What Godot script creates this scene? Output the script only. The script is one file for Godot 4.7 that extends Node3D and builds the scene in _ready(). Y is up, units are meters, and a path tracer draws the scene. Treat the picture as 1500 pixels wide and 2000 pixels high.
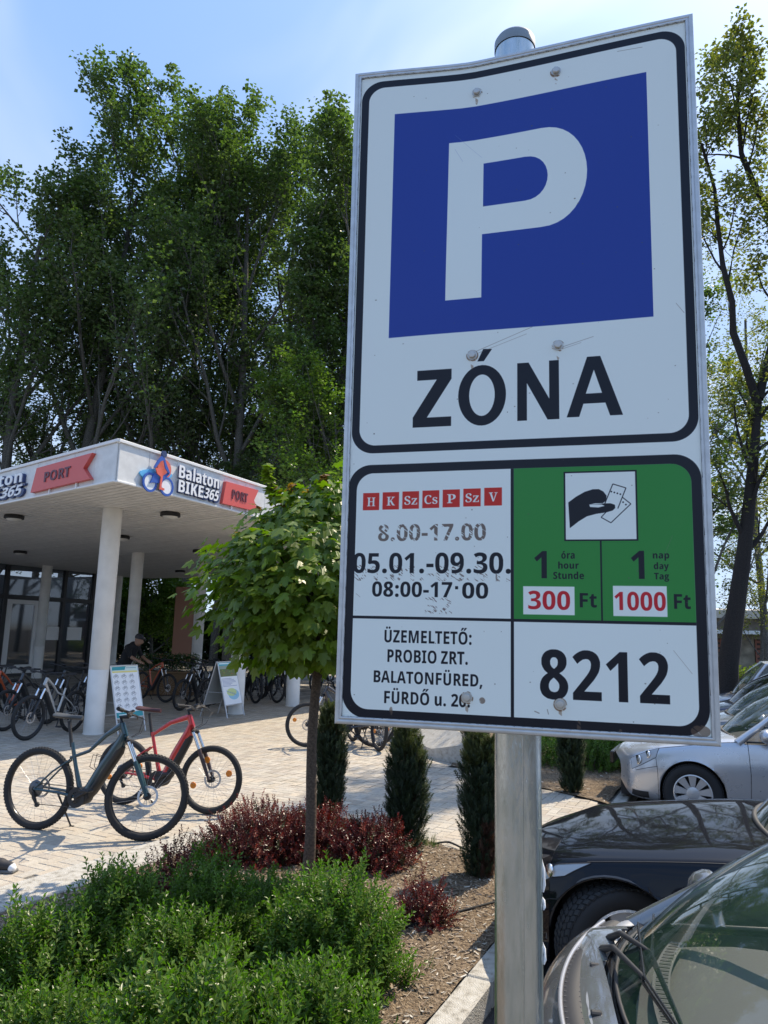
extends Node3D
# A pay-parking sign in front of a bicycle hire pavilion, with planted beds, parked bicycles and parked cars.

const PITCH := 0.16554
const ROLL := 0.02599
const FOCAL := 1430.0
var cam_at := Vector3(0, 1.85, 0)
var cr: Vector3
var cu: Vector3
var cw: Vector3
var rng := RandomNumberGenerator.new()
var M := {}
var taken := {}
const KERB := Vector3(0.44, 0, -0.898)      # direction along the parking kerb
const BACK := Vector3(0.898, 0, 0.44)       # direction from a parked car's nose to its tail
const LOT := -0.12                          # level of the parking lot below the paving

class MB:
	var v := PackedVector3Array()
	var n := PackedVector3Array()
	var c := PackedColorArray()
	var uv := PackedVector2Array()
	var col := Color.WHITE
	func vert(p: Vector3, nn: Vector3, t := Vector2.ZERO) -> void:
		v.append(p); n.append(nn); c.append(col); uv.append(t)
	func tri3(a: Vector3, b: Vector3, d: Vector3, na: Vector3, nb: Vector3, nd: Vector3, ta := Vector2.ZERO, tb := Vector2.ZERO, td := Vector2.ZERO) -> void:
		if (d - a).cross(b - a).dot(na + nb + nd) < 0.0:
			vert(a, na, ta); vert(d, nd, td); vert(b, nb, tb)
		else:
			vert(a, na, ta); vert(b, nb, tb); vert(d, nd, td)
	func tri(a: Vector3, b: Vector3, d: Vector3, out: Vector3) -> void:
		var k := (d - a).cross(b - a).normalized()
		if k.dot(out) < 0.0:
			k = -k
		tri3(a, b, d, k, k, k)
	func quad(a: Vector3, b: Vector3, d: Vector3, e: Vector3, out: Vector3) -> void:
		tri(a, b, d, out); tri(a, d, e, out)
	func quad_uv(a: Vector3, b: Vector3, d: Vector3, e: Vector3, nn: Vector3) -> void:
		tri3(a, b, d, nn, nn, nn, Vector2(0, 0), Vector2(1, 0), Vector2(1, 1))
		tri3(a, d, e, nn, nn, nn, Vector2(0, 0), Vector2(1, 1), Vector2(0, 1))
	func box(o: Vector3, s: Vector3, b := Basis.IDENTITY, bev := 0.0) -> void:
		var h := s * 0.5
		if bev <= 0.0:
			for ax in 3:
				for sg in [-1.0, 1.0]:
					var nn := Vector3.ZERO; nn[ax] = sg
					var u := Vector3.ZERO; u[(ax + 1) % 3] = h[(ax + 1) % 3]
					var w := Vector3.ZERO; w[(ax + 2) % 3] = h[(ax + 2) % 3]
					var p := nn * h
					quad(o + b * (p - u - w), o + b * (p + u - w), o + b * (p + u + w), o + b * (p - u + w), b * nn)
			return
		var i := h - Vector3.ONE * bev
		for ax in 3:
			var a1 := (ax + 1) % 3
			var a2 := (ax + 2) % 3
			for sg in [-1.0, 1.0]:
				var nn := Vector3.ZERO; nn[ax] = sg
				var u := Vector3.ZERO; u[a1] = i[a1]
				var w := Vector3.ZERO; w[a2] = i[a2]
				var p := nn * h[ax]
				quad(o + b * (p - u - w), o + b * (p + u - w), o + b * (p + u + w), o + b * (p - u + w), b * nn)
				for sg2 in [-1.0, 1.0]:
					# edge between ax and a1, running along a2
					var e1 := Vector3.ZERO; e1[ax] = sg * h[ax]; e1[a1] = sg2 * i[a1]
					var e2 := Vector3.ZERO; e2[ax] = sg * i[ax]; e2[a1] = sg2 * h[a1]
					var ou := Vector3.ZERO; ou[ax] = sg; ou[a1] = sg2
					quad(o + b * (e1 - w), o + b * (e2 - w), o + b * (e2 + w), o + b * (e1 + w), b * ou)
		for sx in [-1.0, 1.0]:
			for sy in [-1.0, 1.0]:
				for sz in [-1.0, 1.0]:
					var s3 := Vector3(sx, sy, sz)
					tri(o + b * (s3 * Vector3(h.x, i.y, i.z)), o + b * (s3 * Vector3(i.x, h.y, i.z)), o + b * (s3 * Vector3(i.x, i.y, h.z)), b * s3)
	func tube(pts: Array, rad, sides := 8, caps := true, flat := Vector3.ZERO, squash := 1.0) -> void:
		# a swept round tube; rad is a number or a list; squash flattens it along flat
		var cnt := pts.size()
		var prev: Array = []
		var prev_n: Array = []
		var ref := Vector3(0.123, 0.97, 0.21)
		for k in cnt:
			var d: Vector3 = (pts[mini(k + 1, cnt - 1)] - pts[maxi(k - 1, 0)]).normalized()
			var side := flat.cross(d) if flat != Vector3.ZERO else (ref.cross(d) if absf(ref.dot(d)) < 0.95 else Vector3(1, 0.1, 0).cross(d))
			side = side.normalized()
			var up := d.cross(side).normalized()
			var r: float = rad[k] if rad is Array else rad
			var ring: Array = []
			var ringn: Array = []
			for j in sides:
				var a := TAU * j / sides
				ring.append(pts[k] + side * cos(a) * r * squash + up * sin(a) * r)
				ringn.append((side * cos(a) / squash + up * sin(a)).normalized())
			if k > 0:
				for j in sides:
					var q := (j + 1) % sides
					tri3(prev[j], prev[q], ring[q], prev_n[j], prev_n[q], ringn[q])
					tri3(prev[j], ring[q], ring[j], prev_n[j], ringn[q], ringn[j])
			if caps and (k == 0 or k == cnt - 1):
				var o := -d if k == 0 else d
				for j in range(1, sides - 1):
					tri(ring[0], ring[j], ring[j + 1], o)
			prev = ring; prev_n = ringn
	func lathe(prof: Array, o: Vector3, axis: Vector3, sides := 24, smooth := true) -> void:
		# prof: Vector2(radius, distance along axis), outer side to the left of travel is worked out per segment
		axis = axis.normalized()
		var e := axis.cross(Vector3(0.3, 0.2, 0.93)).normalized()
		if axis.cross(Vector3(0.3, 0.2, 0.93)).length() < 0.1:
			e = axis.cross(Vector3(1, 0, 0)).normalized()
		var f := axis.cross(e)
		var segn: Array = []
		for k in prof.size() - 1:
			var d: Vector2 = prof[k + 1] - prof[k]
			segn.append(Vector2(d.y, -d.x).normalized())
		for k in prof.size() - 1:
			var n0: Vector2 = segn[k]
			var n1: Vector2 = segn[k]
			if smooth:
				if k > 0 and segn[k - 1].dot(segn[k]) > 0.5: n0 = (segn[k - 1] + segn[k]).normalized()
				if k < prof.size() - 2 and segn[k + 1].dot(segn[k]) > 0.5: n1 = (segn[k + 1] + segn[k]).normalized()
			for j in sides:
				var a0 := TAU * j / sides
				var a1 := TAU * (j + 1) / sides
				var r0 := e * cos(a0) + f * sin(a0)
				var r1 := e * cos(a1) + f * sin(a1)
				var p00: Vector3 = o + r0 * prof[k].x + axis * prof[k].y
				var p01: Vector3 = o + r1 * prof[k].x + axis * prof[k].y
				var p10: Vector3 = o + r0 * prof[k + 1].x + axis * prof[k + 1].y
				var p11: Vector3 = o + r1 * prof[k + 1].x + axis * prof[k + 1].y
				var m00 := r0 * n0.x + axis * n0.y
				var m01 := r1 * n0.x + axis * n0.y
				var m10 := r0 * n1.x + axis * n1.y
				var m11 := r1 * n1.x + axis * n1.y
				if prof[k].x > 1e-6: tri3(p00, p01, p11, m00, m01, m11)
				if prof[k + 1].x > 1e-6: tri3(p00, p11, p10, m00, m11, m10)
	func grid(rows: Array, out_hint: Callable, keep = null, uvs := false) -> void:
		# rows of equal length; normals are averaged; out_hint(point) gives a rough outward direction
		var R := rows.size()
		var Q: int = rows[0].size()
		var nn: Array = []
		for i in R:
			var line: Array = []
			for j in Q:
				var a: Vector3 = rows[mini(i + 1, R - 1)][j] - rows[maxi(i - 1, 0)][j]
				var b: Vector3 = rows[i][mini(j + 1, Q - 1)] - rows[i][maxi(j - 1, 0)]
				var k := a.cross(b)
				if k.length() < 1e-9: k = out_hint.call(rows[i][j])
				k = k.normalized()
				if k.dot(out_hint.call(rows[i][j])) < 0.0: k = -k
				line.append(k)
			nn.append(line)
		for i in R - 1:
			for j in Q - 1:
				if keep != null and not keep.call(i, j): continue
				var t := [Vector2.ZERO, Vector2.ZERO, Vector2.ZERO, Vector2.ZERO]
				if uvs: t = [Vector2(float(j) / (Q - 1), float(i) / (R - 1)), Vector2(float(j + 1) / (Q - 1), float(i) / (R - 1)), Vector2(float(j + 1) / (Q - 1), float(i + 1) / (R - 1)), Vector2(float(j) / (Q - 1), float(i + 1) / (R - 1))]
				tri3(rows[i][j], rows[i][j + 1], rows[i + 1][j + 1], nn[i][j], nn[i][j + 1], nn[i + 1][j + 1], t[0], t[1], t[2])
				tri3(rows[i][j], rows[i + 1][j + 1], rows[i + 1][j], nn[i][j], nn[i + 1][j + 1], nn[i + 1][j], t[0], t[2], t[3])
	func prism(poly: PackedVector2Array, o: Vector3, ex: Vector3, ey: Vector3, depth: Vector3) -> void:
		# polygon in the plane (ex, ey) through o, pushed out by depth
		var idx := Geometry2D.triangulate_polygon(poly)
		var f := func(q: Vector2) -> Vector3: return o + ex * q.x + ey * q.y
		for k in range(0, idx.size(), 3):
			tri(f.call(poly[idx[k]]), f.call(poly[idx[k + 1]]), f.call(poly[idx[k + 2]]), -depth)
			tri(f.call(poly[idx[k]]) + depth, f.call(poly[idx[k + 1]]) + depth, f.call(poly[idx[k + 2]]) + depth, depth)
		var sg := 1.0
		var area := 0.0
		for k in poly.size():
			area += poly[k].cross(poly[(k + 1) % poly.size()])
		if area < 0.0: sg = -1.0
		for k in poly.size():
			var a: Vector2 = poly[k]
			var b: Vector2 = poly[(k + 1) % poly.size()]
			var d := (b - a)
			var ou := Vector2(d.y, -d.x) * sg
			quad(f.call(a), f.call(b), f.call(b) + depth, f.call(a) + depth, ex * ou.x + ey * ou.y)
	func mesh(m: Material = null) -> ArrayMesh:
		var arr := []
		arr.resize(Mesh.ARRAY_MAX)
		arr[Mesh.ARRAY_VERTEX] = v; arr[Mesh.ARRAY_NORMAL] = n; arr[Mesh.ARRAY_COLOR] = c; arr[Mesh.ARRAY_TEX_UV] = uv
		var am := ArrayMesh.new()
		am.add_surface_from_arrays(Mesh.PRIMITIVE_TRIANGLES, arr)
		if m: am.surface_set_material(0, m)
		return am

class Paint:
	# draws filled outlines with soft edges into an Image, in millimetres
	var im: Image
	var k: float
	func _init(w: int, h: int, scale: float, base: Color) -> void:
		im = Image.create(w, h, false, Image.FORMAT_RGB8); im.fill(base); k = scale
	func fill(edges: PackedVector2Array, colour: Color, mask = null) -> void:
		# edges: pairs of points; closed outlines of any number; opposite winding cuts holes
		if edges.is_empty(): return
		var lo := Vector2(1e9, 1e9)
		var hi := -lo
		for p in edges:
			lo = lo.min(p * k); hi = hi.max(p * k)
		var x0 := int(floor(lo.x)) - 1
		var y0 := int(floor(lo.y)) - 1
		var w := int(ceil(hi.x)) - x0 + 3
		var h := int(ceil(hi.y)) - y0 + 2
		var a := PackedFloat32Array()
		a.resize(w * h + 4)
		for e in range(0, edges.size(), 2):
			var p := edges[e] * k - Vector2(x0, y0)
			var q := edges[e + 1] * k - Vector2(x0, y0)
			if p.y == q.y: continue
			var dir := 1.0
			if p.y > q.y:
				var t := p; p = q; q = t; dir = -1.0
			var dxdy := (q.x - p.x) / (q.y - p.y)
			var x := p.x
			for y in range(int(floor(p.y)), int(ceil(q.y))):
				var dy := minf(y + 1, q.y) - maxf(y, p.y)
				if dy <= 0.0: continue
				var xn := x + dxdy * dy
				var d := dy * dir
				var xa := minf(x, xn)
				var xb := maxf(x, xn)
				var ia := int(floor(xa))
				var ib := int(ceil(xb))
				var ls := y * w
				if ib <= ia + 1:
					var xm := 0.5 * (x + xn) - ia
					a[ls + ia] += d - d * xm
					a[ls + ia + 1] += d * xm
				else:
					var cov := 0.0
					for i in range(ia, ib):   # area to the right of the edge, pixel by pixel
						var l := maxf(xa, i)
						var r := minf(xb, i + 1)
						var share := (r - l) / (xb - xa)
						var area := share * (1.0 - (0.5 * (l + r) - i))
						a[ls + i] += d * (area + cov)
						cov = share - area
					a[ls + ib] += d * cov
				x = xn
		for y in h:
			var s := 0.0
			for x in w:
				s += a[y * w + x]
				var al := minf(absf(s), 1.0)
				if al > 0.004:
					var ix := x + x0
					var iy := y + y0
					if ix >= 0 and iy >= 0 and ix < im.get_width() and iy < im.get_height():
						if mask != null: al *= mask.call(ix, iy)
						im.set_pixel(ix, iy, im.get_pixel(ix, iy).lerp(colour, al * colour.a))
	static func loop(p: Array) -> PackedVector2Array:
		var r := PackedVector2Array()
		for i in p.size():
			r.append(p[i]); r.append(p[(i + 1) % p.size()])
		return r
	static func rect(x0: float, y0: float, x1: float, y1: float) -> PackedVector2Array:
		return loop([Vector2(x0, y0), Vector2(x1, y0), Vector2(x1, y1), Vector2(x0, y1)])
	static func round_rect(x0: float, y0: float, x1: float, y1: float, r: float) -> PackedVector2Array:
		var p := []
		for q in [[x1 - r, y0 + r, -90], [x1 - r, y1 - r, 0], [x0 + r, y1 - r, 90], [x0 + r, y0 + r, 180]]:
			for s in 13:
				var t := deg_to_rad(q[2] + s * 7.5)
				p.append(Vector2(q[0] + r * cos(t), q[1] + r * sin(t)))
		return loop(p)
	static func ell(cx: float, cy: float, rx: float, ry: float, rev := false) -> PackedVector2Array:
		var p := []
		for s in 40:
			var t := TAU * s / 40.0 * (-1.0 if rev else 1.0)
			p.append(Vector2(cx + rx * cos(t), cy + ry * sin(t)))
		return loop(p)
	static func stroke(a: Vector2, b: Vector2, w: float) -> PackedVector2Array:
		var s := (b - a).normalized().orthogonal() * w * 0.5
		return loop([a + s, b + s, b - s, a - s])
	static func words(t: String, x0: float, y0: float, x1: float, y1: float, font := "Droid Sans", bold := true, shear := 0.0) -> PackedVector2Array:
		# the text's own outline box is fitted to the given box
		var f := SystemFont.new()
		f.font_names = PackedStringArray([font]); f.font_weight = 700 if bold else 400
		var tm := TextMesh.new()
		tm.text = t; tm.font = f; tm.font_size = 96; tm.depth = 0.0; tm.pixel_size = 0.01; tm.curve_step = 2.0
		var arr := tm.surface_get_arrays(0)
		var vs: PackedVector3Array = arr[Mesh.ARRAY_VERTEX]
		var idx = arr[Mesh.ARRAY_INDEX]
		if idx == null or idx.size() == 0: idx = range(vs.size())
		var lo := Vector2(1e9, 1e9)
		var hi := -lo
		var pts := PackedVector2Array()
		for i in vs.size():
			var q := Vector2(vs[i].x + vs[i].y * shear, -vs[i].y)
			pts.append(q); lo = lo.min(q); hi = hi.max(q)
		var r := PackedVector2Array()
		var sc := Vector2((x1 - x0) / (hi.x - lo.x), (y1 - y0) / (hi.y - lo.y))
		for i in pts.size(): pts[i] = Vector2(x0, y0) + (pts[i] - lo) * sc
		for i in range(0, idx.size(), 3):
			var a: Vector2 = pts[idx[i]]
			var b: Vector2 = pts[idx[i + 1]]
			var d: Vector2 = pts[idx[i + 2]]
			if (b - a).cross(d - a) < 0.0:
				var t2 := b; b = d; d = t2
			r.append_array(PackedVector2Array([a, b, b, d, d, a]))
		return r
	func tex() -> ImageTexture:
		return ImageTexture.create_from_image(im)

# ---------- small helpers ----------
func ray(x: float, y: float) -> Vector3:
	return ((x - 750.0) * cr - (y - 1000.0) * cu + FOCAL * cw).normalized()
func gp(x: float, y: float, level := 0.0) -> Vector3:          # where the line of sight through a photo pixel meets a level
	var d := ray(x, y)
	return cam_at + d * ((level - cam_at.y) / d.y)
func at_z(x: float, y: float, z: float) -> Vector3:
	var d := ray(x, y)
	return cam_at + d * (z / d.z)
func hit(x: float, y: float, p: Vector3, nn: Vector3) -> Vector3:
	var d := ray(x, y)
	return cam_at + d * ((p - cam_at).dot(nn) / d.dot(nn))
func over(x: float, y: float, g: Vector3) -> float:            # height of a pixel above the ground spot g
	var d := ray(x, y)
	return cam_at.y + d.y * Vector2(g.x, g.z).length() / Vector2(d.x, d.z).length()
func numbered(called: String) -> String:
	if not taken.has(called):
		taken[called] = 0
		return called
	taken[called] += 1
	return "%s_%03d" % [called, taken[called]]
func tag(o: Node, label: String, category: String, group := "", kind := "") -> Node:
	if label: o.set_meta("label", label)
	if category: o.set_meta("category", category)
	if group: o.set_meta("group", group)
	if kind: o.set_meta("kind", kind)
	return o
func thing(called: String, label: String, category: String, at := Vector3.ZERO, b := Basis.IDENTITY, group := "") -> Node3D:
	var o := Node3D.new()
	o.name = numbered(called)
	add_child(o, true)
	o.transform = Transform3D(b, at)
	tag(o, label, category, group)
	return o
func put(called: String, mb: MB, m: Material, parent: Node = self) -> MeshInstance3D:
	return put_mesh(called, mb.mesh(), m, parent)
func put_mesh(called: String, me: Mesh, m: Material, parent: Node = self) -> MeshInstance3D:
	var o := MeshInstance3D.new()
	o.name = numbered(called) if parent == self else called
	o.mesh = me
	o.material_override = m
	parent.add_child(o, true)
	return o
func struct(called: String, mb: MB, m: Material) -> MeshInstance3D:
	var o := put(called, mb, m)
	o.set_meta("kind", "structure")
	return o
func lin(r: float, g: float, b: float) -> Color:
	return Color(r, g, b).linear_to_srgb()
func noise_tex(size: int, freq: float, ramp: Array, sd := 1, oct := 4, normal := false, bump := 4.0, type := FastNoiseLite.TYPE_SIMPLEX_SMOOTH) -> NoiseTexture2D:
	var nz := FastNoiseLite.new()
	nz.seed = sd; nz.frequency = freq; nz.fractal_octaves = oct; nz.noise_type = type
	var t := NoiseTexture2D.new()
	t.width = size; t.height = size; t.seamless = true; t.noise = nz
	t.generate_mipmaps = false
	if normal:
		t.as_normal_map = true; t.bump_strength = bump
	elif ramp.size():
		var g := Gradient.new()
		g.offsets = PackedFloat32Array(ramp.map(func(e): return e[0]))
		g.colors = PackedColorArray(ramp.map(func(e): return e[1]))
		t.color_ramp = g
	return t
func mat(c: Color, rough := 0.7, metal := 0.0, vc := false) -> StandardMaterial3D:
	var m := StandardMaterial3D.new()
	m.albedo_color = c.linear_to_srgb(); m.roughness = rough; m.metallic = metal
	m.vertex_color_use_as_albedo = vc
	return m
func tri_tex(m: StandardMaterial3D, t: Texture2D, scale: float, nt: Texture2D = null, ns := 1.0) -> StandardMaterial3D:
	m.albedo_texture = t
	m.uv1_triplanar = true; m.uv1_world_triplanar = true; m.uv1_scale = Vector3.ONE * scale
	if nt:
		m.normal_enabled = true; m.normal_texture = nt; m.normal_scale = ns
	return m
func grey_ramp(lo: float, hi: float) -> Array:
	return [[0.0, Color(lo, lo, lo)], [1.0, Color(hi, hi, hi)]]
func rf(a: float, b: float) -> float:
	return rng.randf_range(a, b)
func yaw_basis(forward: Vector3) -> Basis:                      # local x runs along forward, y up
	var f := Vector3(forward.x, 0, forward.z).normalized()
	return Basis(f, Vector3.UP, f.cross(Vector3.UP))
func rand_dir() -> Vector3:
	var z := rf(-1, 1)
	var a := rf(0, TAU)
	var r := sqrt(1 - z * z)
	return Vector3(r * cos(a), z, r * sin(a))
func copies(called: String, me: Mesh, m: Material, xs: Array, cs: Array, parent: Node) -> MultiMeshInstance3D:
	var mm := MultiMesh.new()
	mm.transform_format = MultiMesh.TRANSFORM_3D
	mm.use_colors = true
	mm.mesh = me
	mm.instance_count = xs.size()
	for i in xs.size():
		mm.set_instance_transform(i, xs[i])
		mm.set_instance_color(i, cs[i])
	var o := MultiMeshInstance3D.new()
	o.name = called; o.multimesh = mm; o.material_override = m
	parent.add_child(o, true)
	return o

# ---------- start ----------
func _ready() -> void:
	rng.seed = 7
	cr = Vector3(1, 0, 0); cu = Vector3(0, cos(PITCH), sin(PITCH)); cw = Vector3(0, sin(PITCH), -cos(PITCH))
	var r0 := cr
	var u0 := cu
	cr = r0 * cos(ROLL) + u0 * sin(ROLL)
	cu = u0 * cos(ROLL) - r0 * sin(ROLL)
	var cam := Camera3D.new()
	cam.name = "camera"
	add_child(cam)
	cam.transform = Transform3D(Basis(cr, cu, -cw), cam_at)
	cam.fov = rad_to_deg(2.0 * atan(1000.0 / FOCAL)); cam.near = 0.05; cam.far = 600.0
	cam.current = true
	build_sky()
	materials()
	build_ground()
	build_pavilion()
	build_background()
	build_trees()
	build_cars()
	build_bicycles()
	build_boards_and_people()
	build_beds()
	build_sign()

const SUN_AZ := 47.0     # degrees to the right of straight ahead
const SUN_EL := 54.0
func build_sky() -> void:
	var we := WorldEnvironment.new()
	we.name = "world"
	var e := Environment.new()
	var w := 1024
	var h := 512
	var im := Image.create(w, h, false, Image.FORMAT_RGBF)
	var sun := Vector3(sin(deg_to_rad(SUN_AZ)) * cos(deg_to_rad(SUN_EL)), sin(deg_to_rad(SUN_EL)), -cos(deg_to_rad(SUN_AZ)) * cos(deg_to_rad(SUN_EL)))
	var nz := FastNoiseLite.new()
	nz.seed = 11; nz.frequency = 1.4; nz.fractal_octaves = 5
	var warp := FastNoiseLite.new()
	warp.seed = 4; warp.frequency = 1.1; warp.fractal_octaves = 3
	for y in h:
		var el := PI * (0.5 - (y + 0.5) / h)
		for x in w:
			var az := TAU * (x + 0.5) / w
			var d := Vector3(sin(az) * cos(el), sin(el), -cos(az) * cos(el))
			var c: Vector3
			if d.y < 0.0:
				c = Vector3(0.62, 0.70, 0.80).lerp(Vector3(0.30, 0.30, 0.28), clampf(-d.y * 6.0, 0, 1))
			else:
				var t := pow(1.0 - d.y, 2.6)
				c = Vector3(0.165, 0.315, 0.64).lerp(Vector3(0.47, 0.59, 0.75), t)
				var ang := acos(clampf(d.dot(sun), -1, 1))
				var glow := exp(-ang * ang / 0.12) * 0.50 + exp(-ang / 0.36) * 0.50
				c += Vector3(0.98, 0.97, 0.95) * glow
				# thin drawn-out ice cloud
				var p := d / (d.y + 0.25)
				var q := Vector2(p.x * 0.45 + p.z * 0.9, p.x * 0.9 - p.z * 0.45)
				q += Vector2(warp.get_noise_2d(q.x, q.y), warp.get_noise_2d(q.x + 9.0, q.y - 4.0)) * 0.18
				var cl := nz.get_noise_2d(q.x * 0.55, q.y * 2.2) * 0.5 + 0.5
				cl = smoothstep(0.40, 0.95, cl) * 0.45
				c = c.lerp(Vector3(0.60, 0.66, 0.74) + Vector3.ONE * glow, cl)
			im.set_pixel(x, y, Color(c.x, c.y, c.z))
	var pm := PanoramaSkyMaterial.new()
	pm.panorama = ImageTexture.create_from_image(im)
	var sk := Sky.new()
	sk.sky_material = pm
	e.background_mode = Environment.BG_SKY
	e.sky = sk
	e.tonemap_mode = Environment.TONE_MAPPER_LINEAR
	e.tonemap_exposure = 1.55
	e.sdfgi_enabled = true; e.ssao_enabled = true; e.ssil_enabled = true
	we.environment = e
	add_child(we)
	var sl := DirectionalLight3D.new()
	sl.name = "sun"
	sl.light_color = Color(1.0, 0.94, 0.84)
	sl.light_energy = 1.36
	sl.light_angular_distance = 0.5
	sl.shadow_enabled = true
	add_child(sl)
	sl.transform = Transform3D(Basis.looking_at(-sun, Vector3.UP), Vector3(0, 30, 0))

func materials() -> void:
	var fine := noise_tex(512, 0.06, grey_ramp(0.72, 1.0), 3, 5)
	var fine_n := noise_tex(512, 0.08, [], 5, 4, true, 3.0)
	var blotch := noise_tex(512, 0.012, grey_ramp(0.62, 1.0), 9, 5)
	var grit_n := noise_tex(512, 0.25, [], 8, 3, true, 6.0)
	M.fine = fine; M.fine_n = fine_n; M.blotch = blotch
	M.asphalt = tri_tex(mat(Color(0.075, 0.075, 0.078), 0.92), noise_tex(512, 0.2, grey_ramp(0.5, 1.0), 31, 4), 0.6, grit_n, 1.0)
	M.mortar = tri_tex(mat(Color(0.20, 0.185, 0.16), 0.95), fine, 1.2)
	var pv := tri_tex(mat(Color(1, 1, 1), 0.88, 0, true), noise_tex(512, 0.05, grey_ramp(0.88, 1.0), 12, 5), 0.9, grit_n, 0.5)
	M.paver = pv
	M.paver_far = tri_tex(mat(Color(0.47, 0.43, 0.375), 0.9), blotch, 0.35, grit_n, 0.4)
	var conc := tri_tex(mat(Color(0.52, 0.50, 0.455), 0.9), noise_tex(512, 0.03, [[0.0, Color(0.62, 0.60, 0.57)], [0.35, Color(0.88, 0.87, 0.85)], [1.0, Color(1, 1, 1)]], 17, 6), 0.8, grit_n, 0.5)
	M.concrete = conc
	M.soil = tri_tex(mat(Color(0.30, 0.235, 0.17), 0.97), noise_tex(512, 0.05, [[0.0, Color(0.42, 0.38, 0.34)], [0.45, Color(0.72, 0.68, 0.62)], [0.7, Color(0.95, 0.93, 0.88)], [1.0, Color(1, 1, 1)]], 21, 6), 1.1, noise_tex(512, 0.12, [], 22, 5, true, 9.0), 1.0)
	M.chip = mat(Color(1, 1, 1), 0.9, 0, true)
	# metal of the sign and its post
	var galv := noise_tex(512, 0.02, [[0.0, Color(0.82, 0.85, 0.84)], [0.5, Color(0.93, 0.94, 0.93)], [1.0, Color(1, 1, 1)]], 40, 5)
	M.galv = mat(Color(0.60, 0.63, 0.64), 0.30, 0.9)
	M.galv.albedo_texture = galv
	M.galv.uv1_triplanar = true; M.galv.uv1_scale = Vector3(7.0, 1.1, 7.0)
	M.galv.roughness_texture = noise_tex(512, 0.03, grey_ramp(0.55, 1.0), 41, 5)
	M.galv.normal_enabled = true; M.galv.normal_texture = noise_tex(512, 0.05, [], 42, 4, true, 2.0); M.galv.normal_scale = 0.25
	M.alu = tri_tex(mat(Color(0.60, 0.62, 0.63), 0.42, 0.6), noise_tex(256, 0.04, grey_ramp(0.88, 1.0), 43, 5), 3.0)
	M.zinc = mat(Color(0.50, 0.49, 0.46), 0.45, 0.8)
	M.rust = mat(Color(0.16, 0.08, 0.045), 0.9)
	M.black = mat(Color(0.018, 0.018, 0.02), 0.6)
	M.black_gloss = mat(Color(0.012, 0.012, 0.014), 0.25)
	M.rubber = mat(Color(0.022, 0.022, 0.023), 0.85)
	M.chrome = mat(Color(0.75, 0.76, 0.78), 0.16, 1.0)
	M.steel = mat(Color(0.5, 0.5, 0.51), 0.35, 0.9)
	M.white = mat(Color(0.78, 0.78, 0.77), 0.5)
	M.white_metal = tri_tex(mat(Color(0.80, 0.80, 0.78), 0.45), noise_tex(512, 0.02, grey_ramp(0.88, 1.0), 50, 5), 0.5)
	M.dark_frame = mat(Color(0.03, 0.03, 0.033), 0.45)

func leaf_mat(c: Color, back: Color, rough := 0.45) -> StandardMaterial3D:
	var m := mat(c, rough, 0.0, true)
	m.backlight_enabled = true
	m.backlight = back.linear_to_srgb()
	m.cull_mode = BaseMaterial3D.CULL_DISABLED
	return m

# ---------- ground ----------
func kerb_x(z: float) -> float:
	return 0.70 + (-4.59 - z) * 0.49
func flat(poly: Array, y: float) -> MB:
	var mb := MB.new()
	var p := PackedVector2Array()
	for q in poly: p.append(Vector2(q.x, q.y))
	var idx := Geometry2D.triangulate_polygon(p)
	for k in range(0, idx.size(), 3):
		mb.tri(Vector3(p[idx[k]].x, y, p[idx[k]].y), Vector3(p[idx[k + 1]].x, y, p[idx[k + 1]].y), Vector3(p[idx[k + 2]].x, y, p[idx[k + 2]].y), Vector3.UP)
	return mb
var bed_a := PackedVector2Array()
var bed_b := PackedVector2Array()
var strip_in := [Vector2(-4.9, -0.80), Vector2(-0.66, -8.08)]
const STRIP_N := Vector2(-0.864, -0.503)
func g2(x: float, y: float) -> Vector2:
	var g := gp(x, y)
	return Vector2(g.x, g.z)

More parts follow.
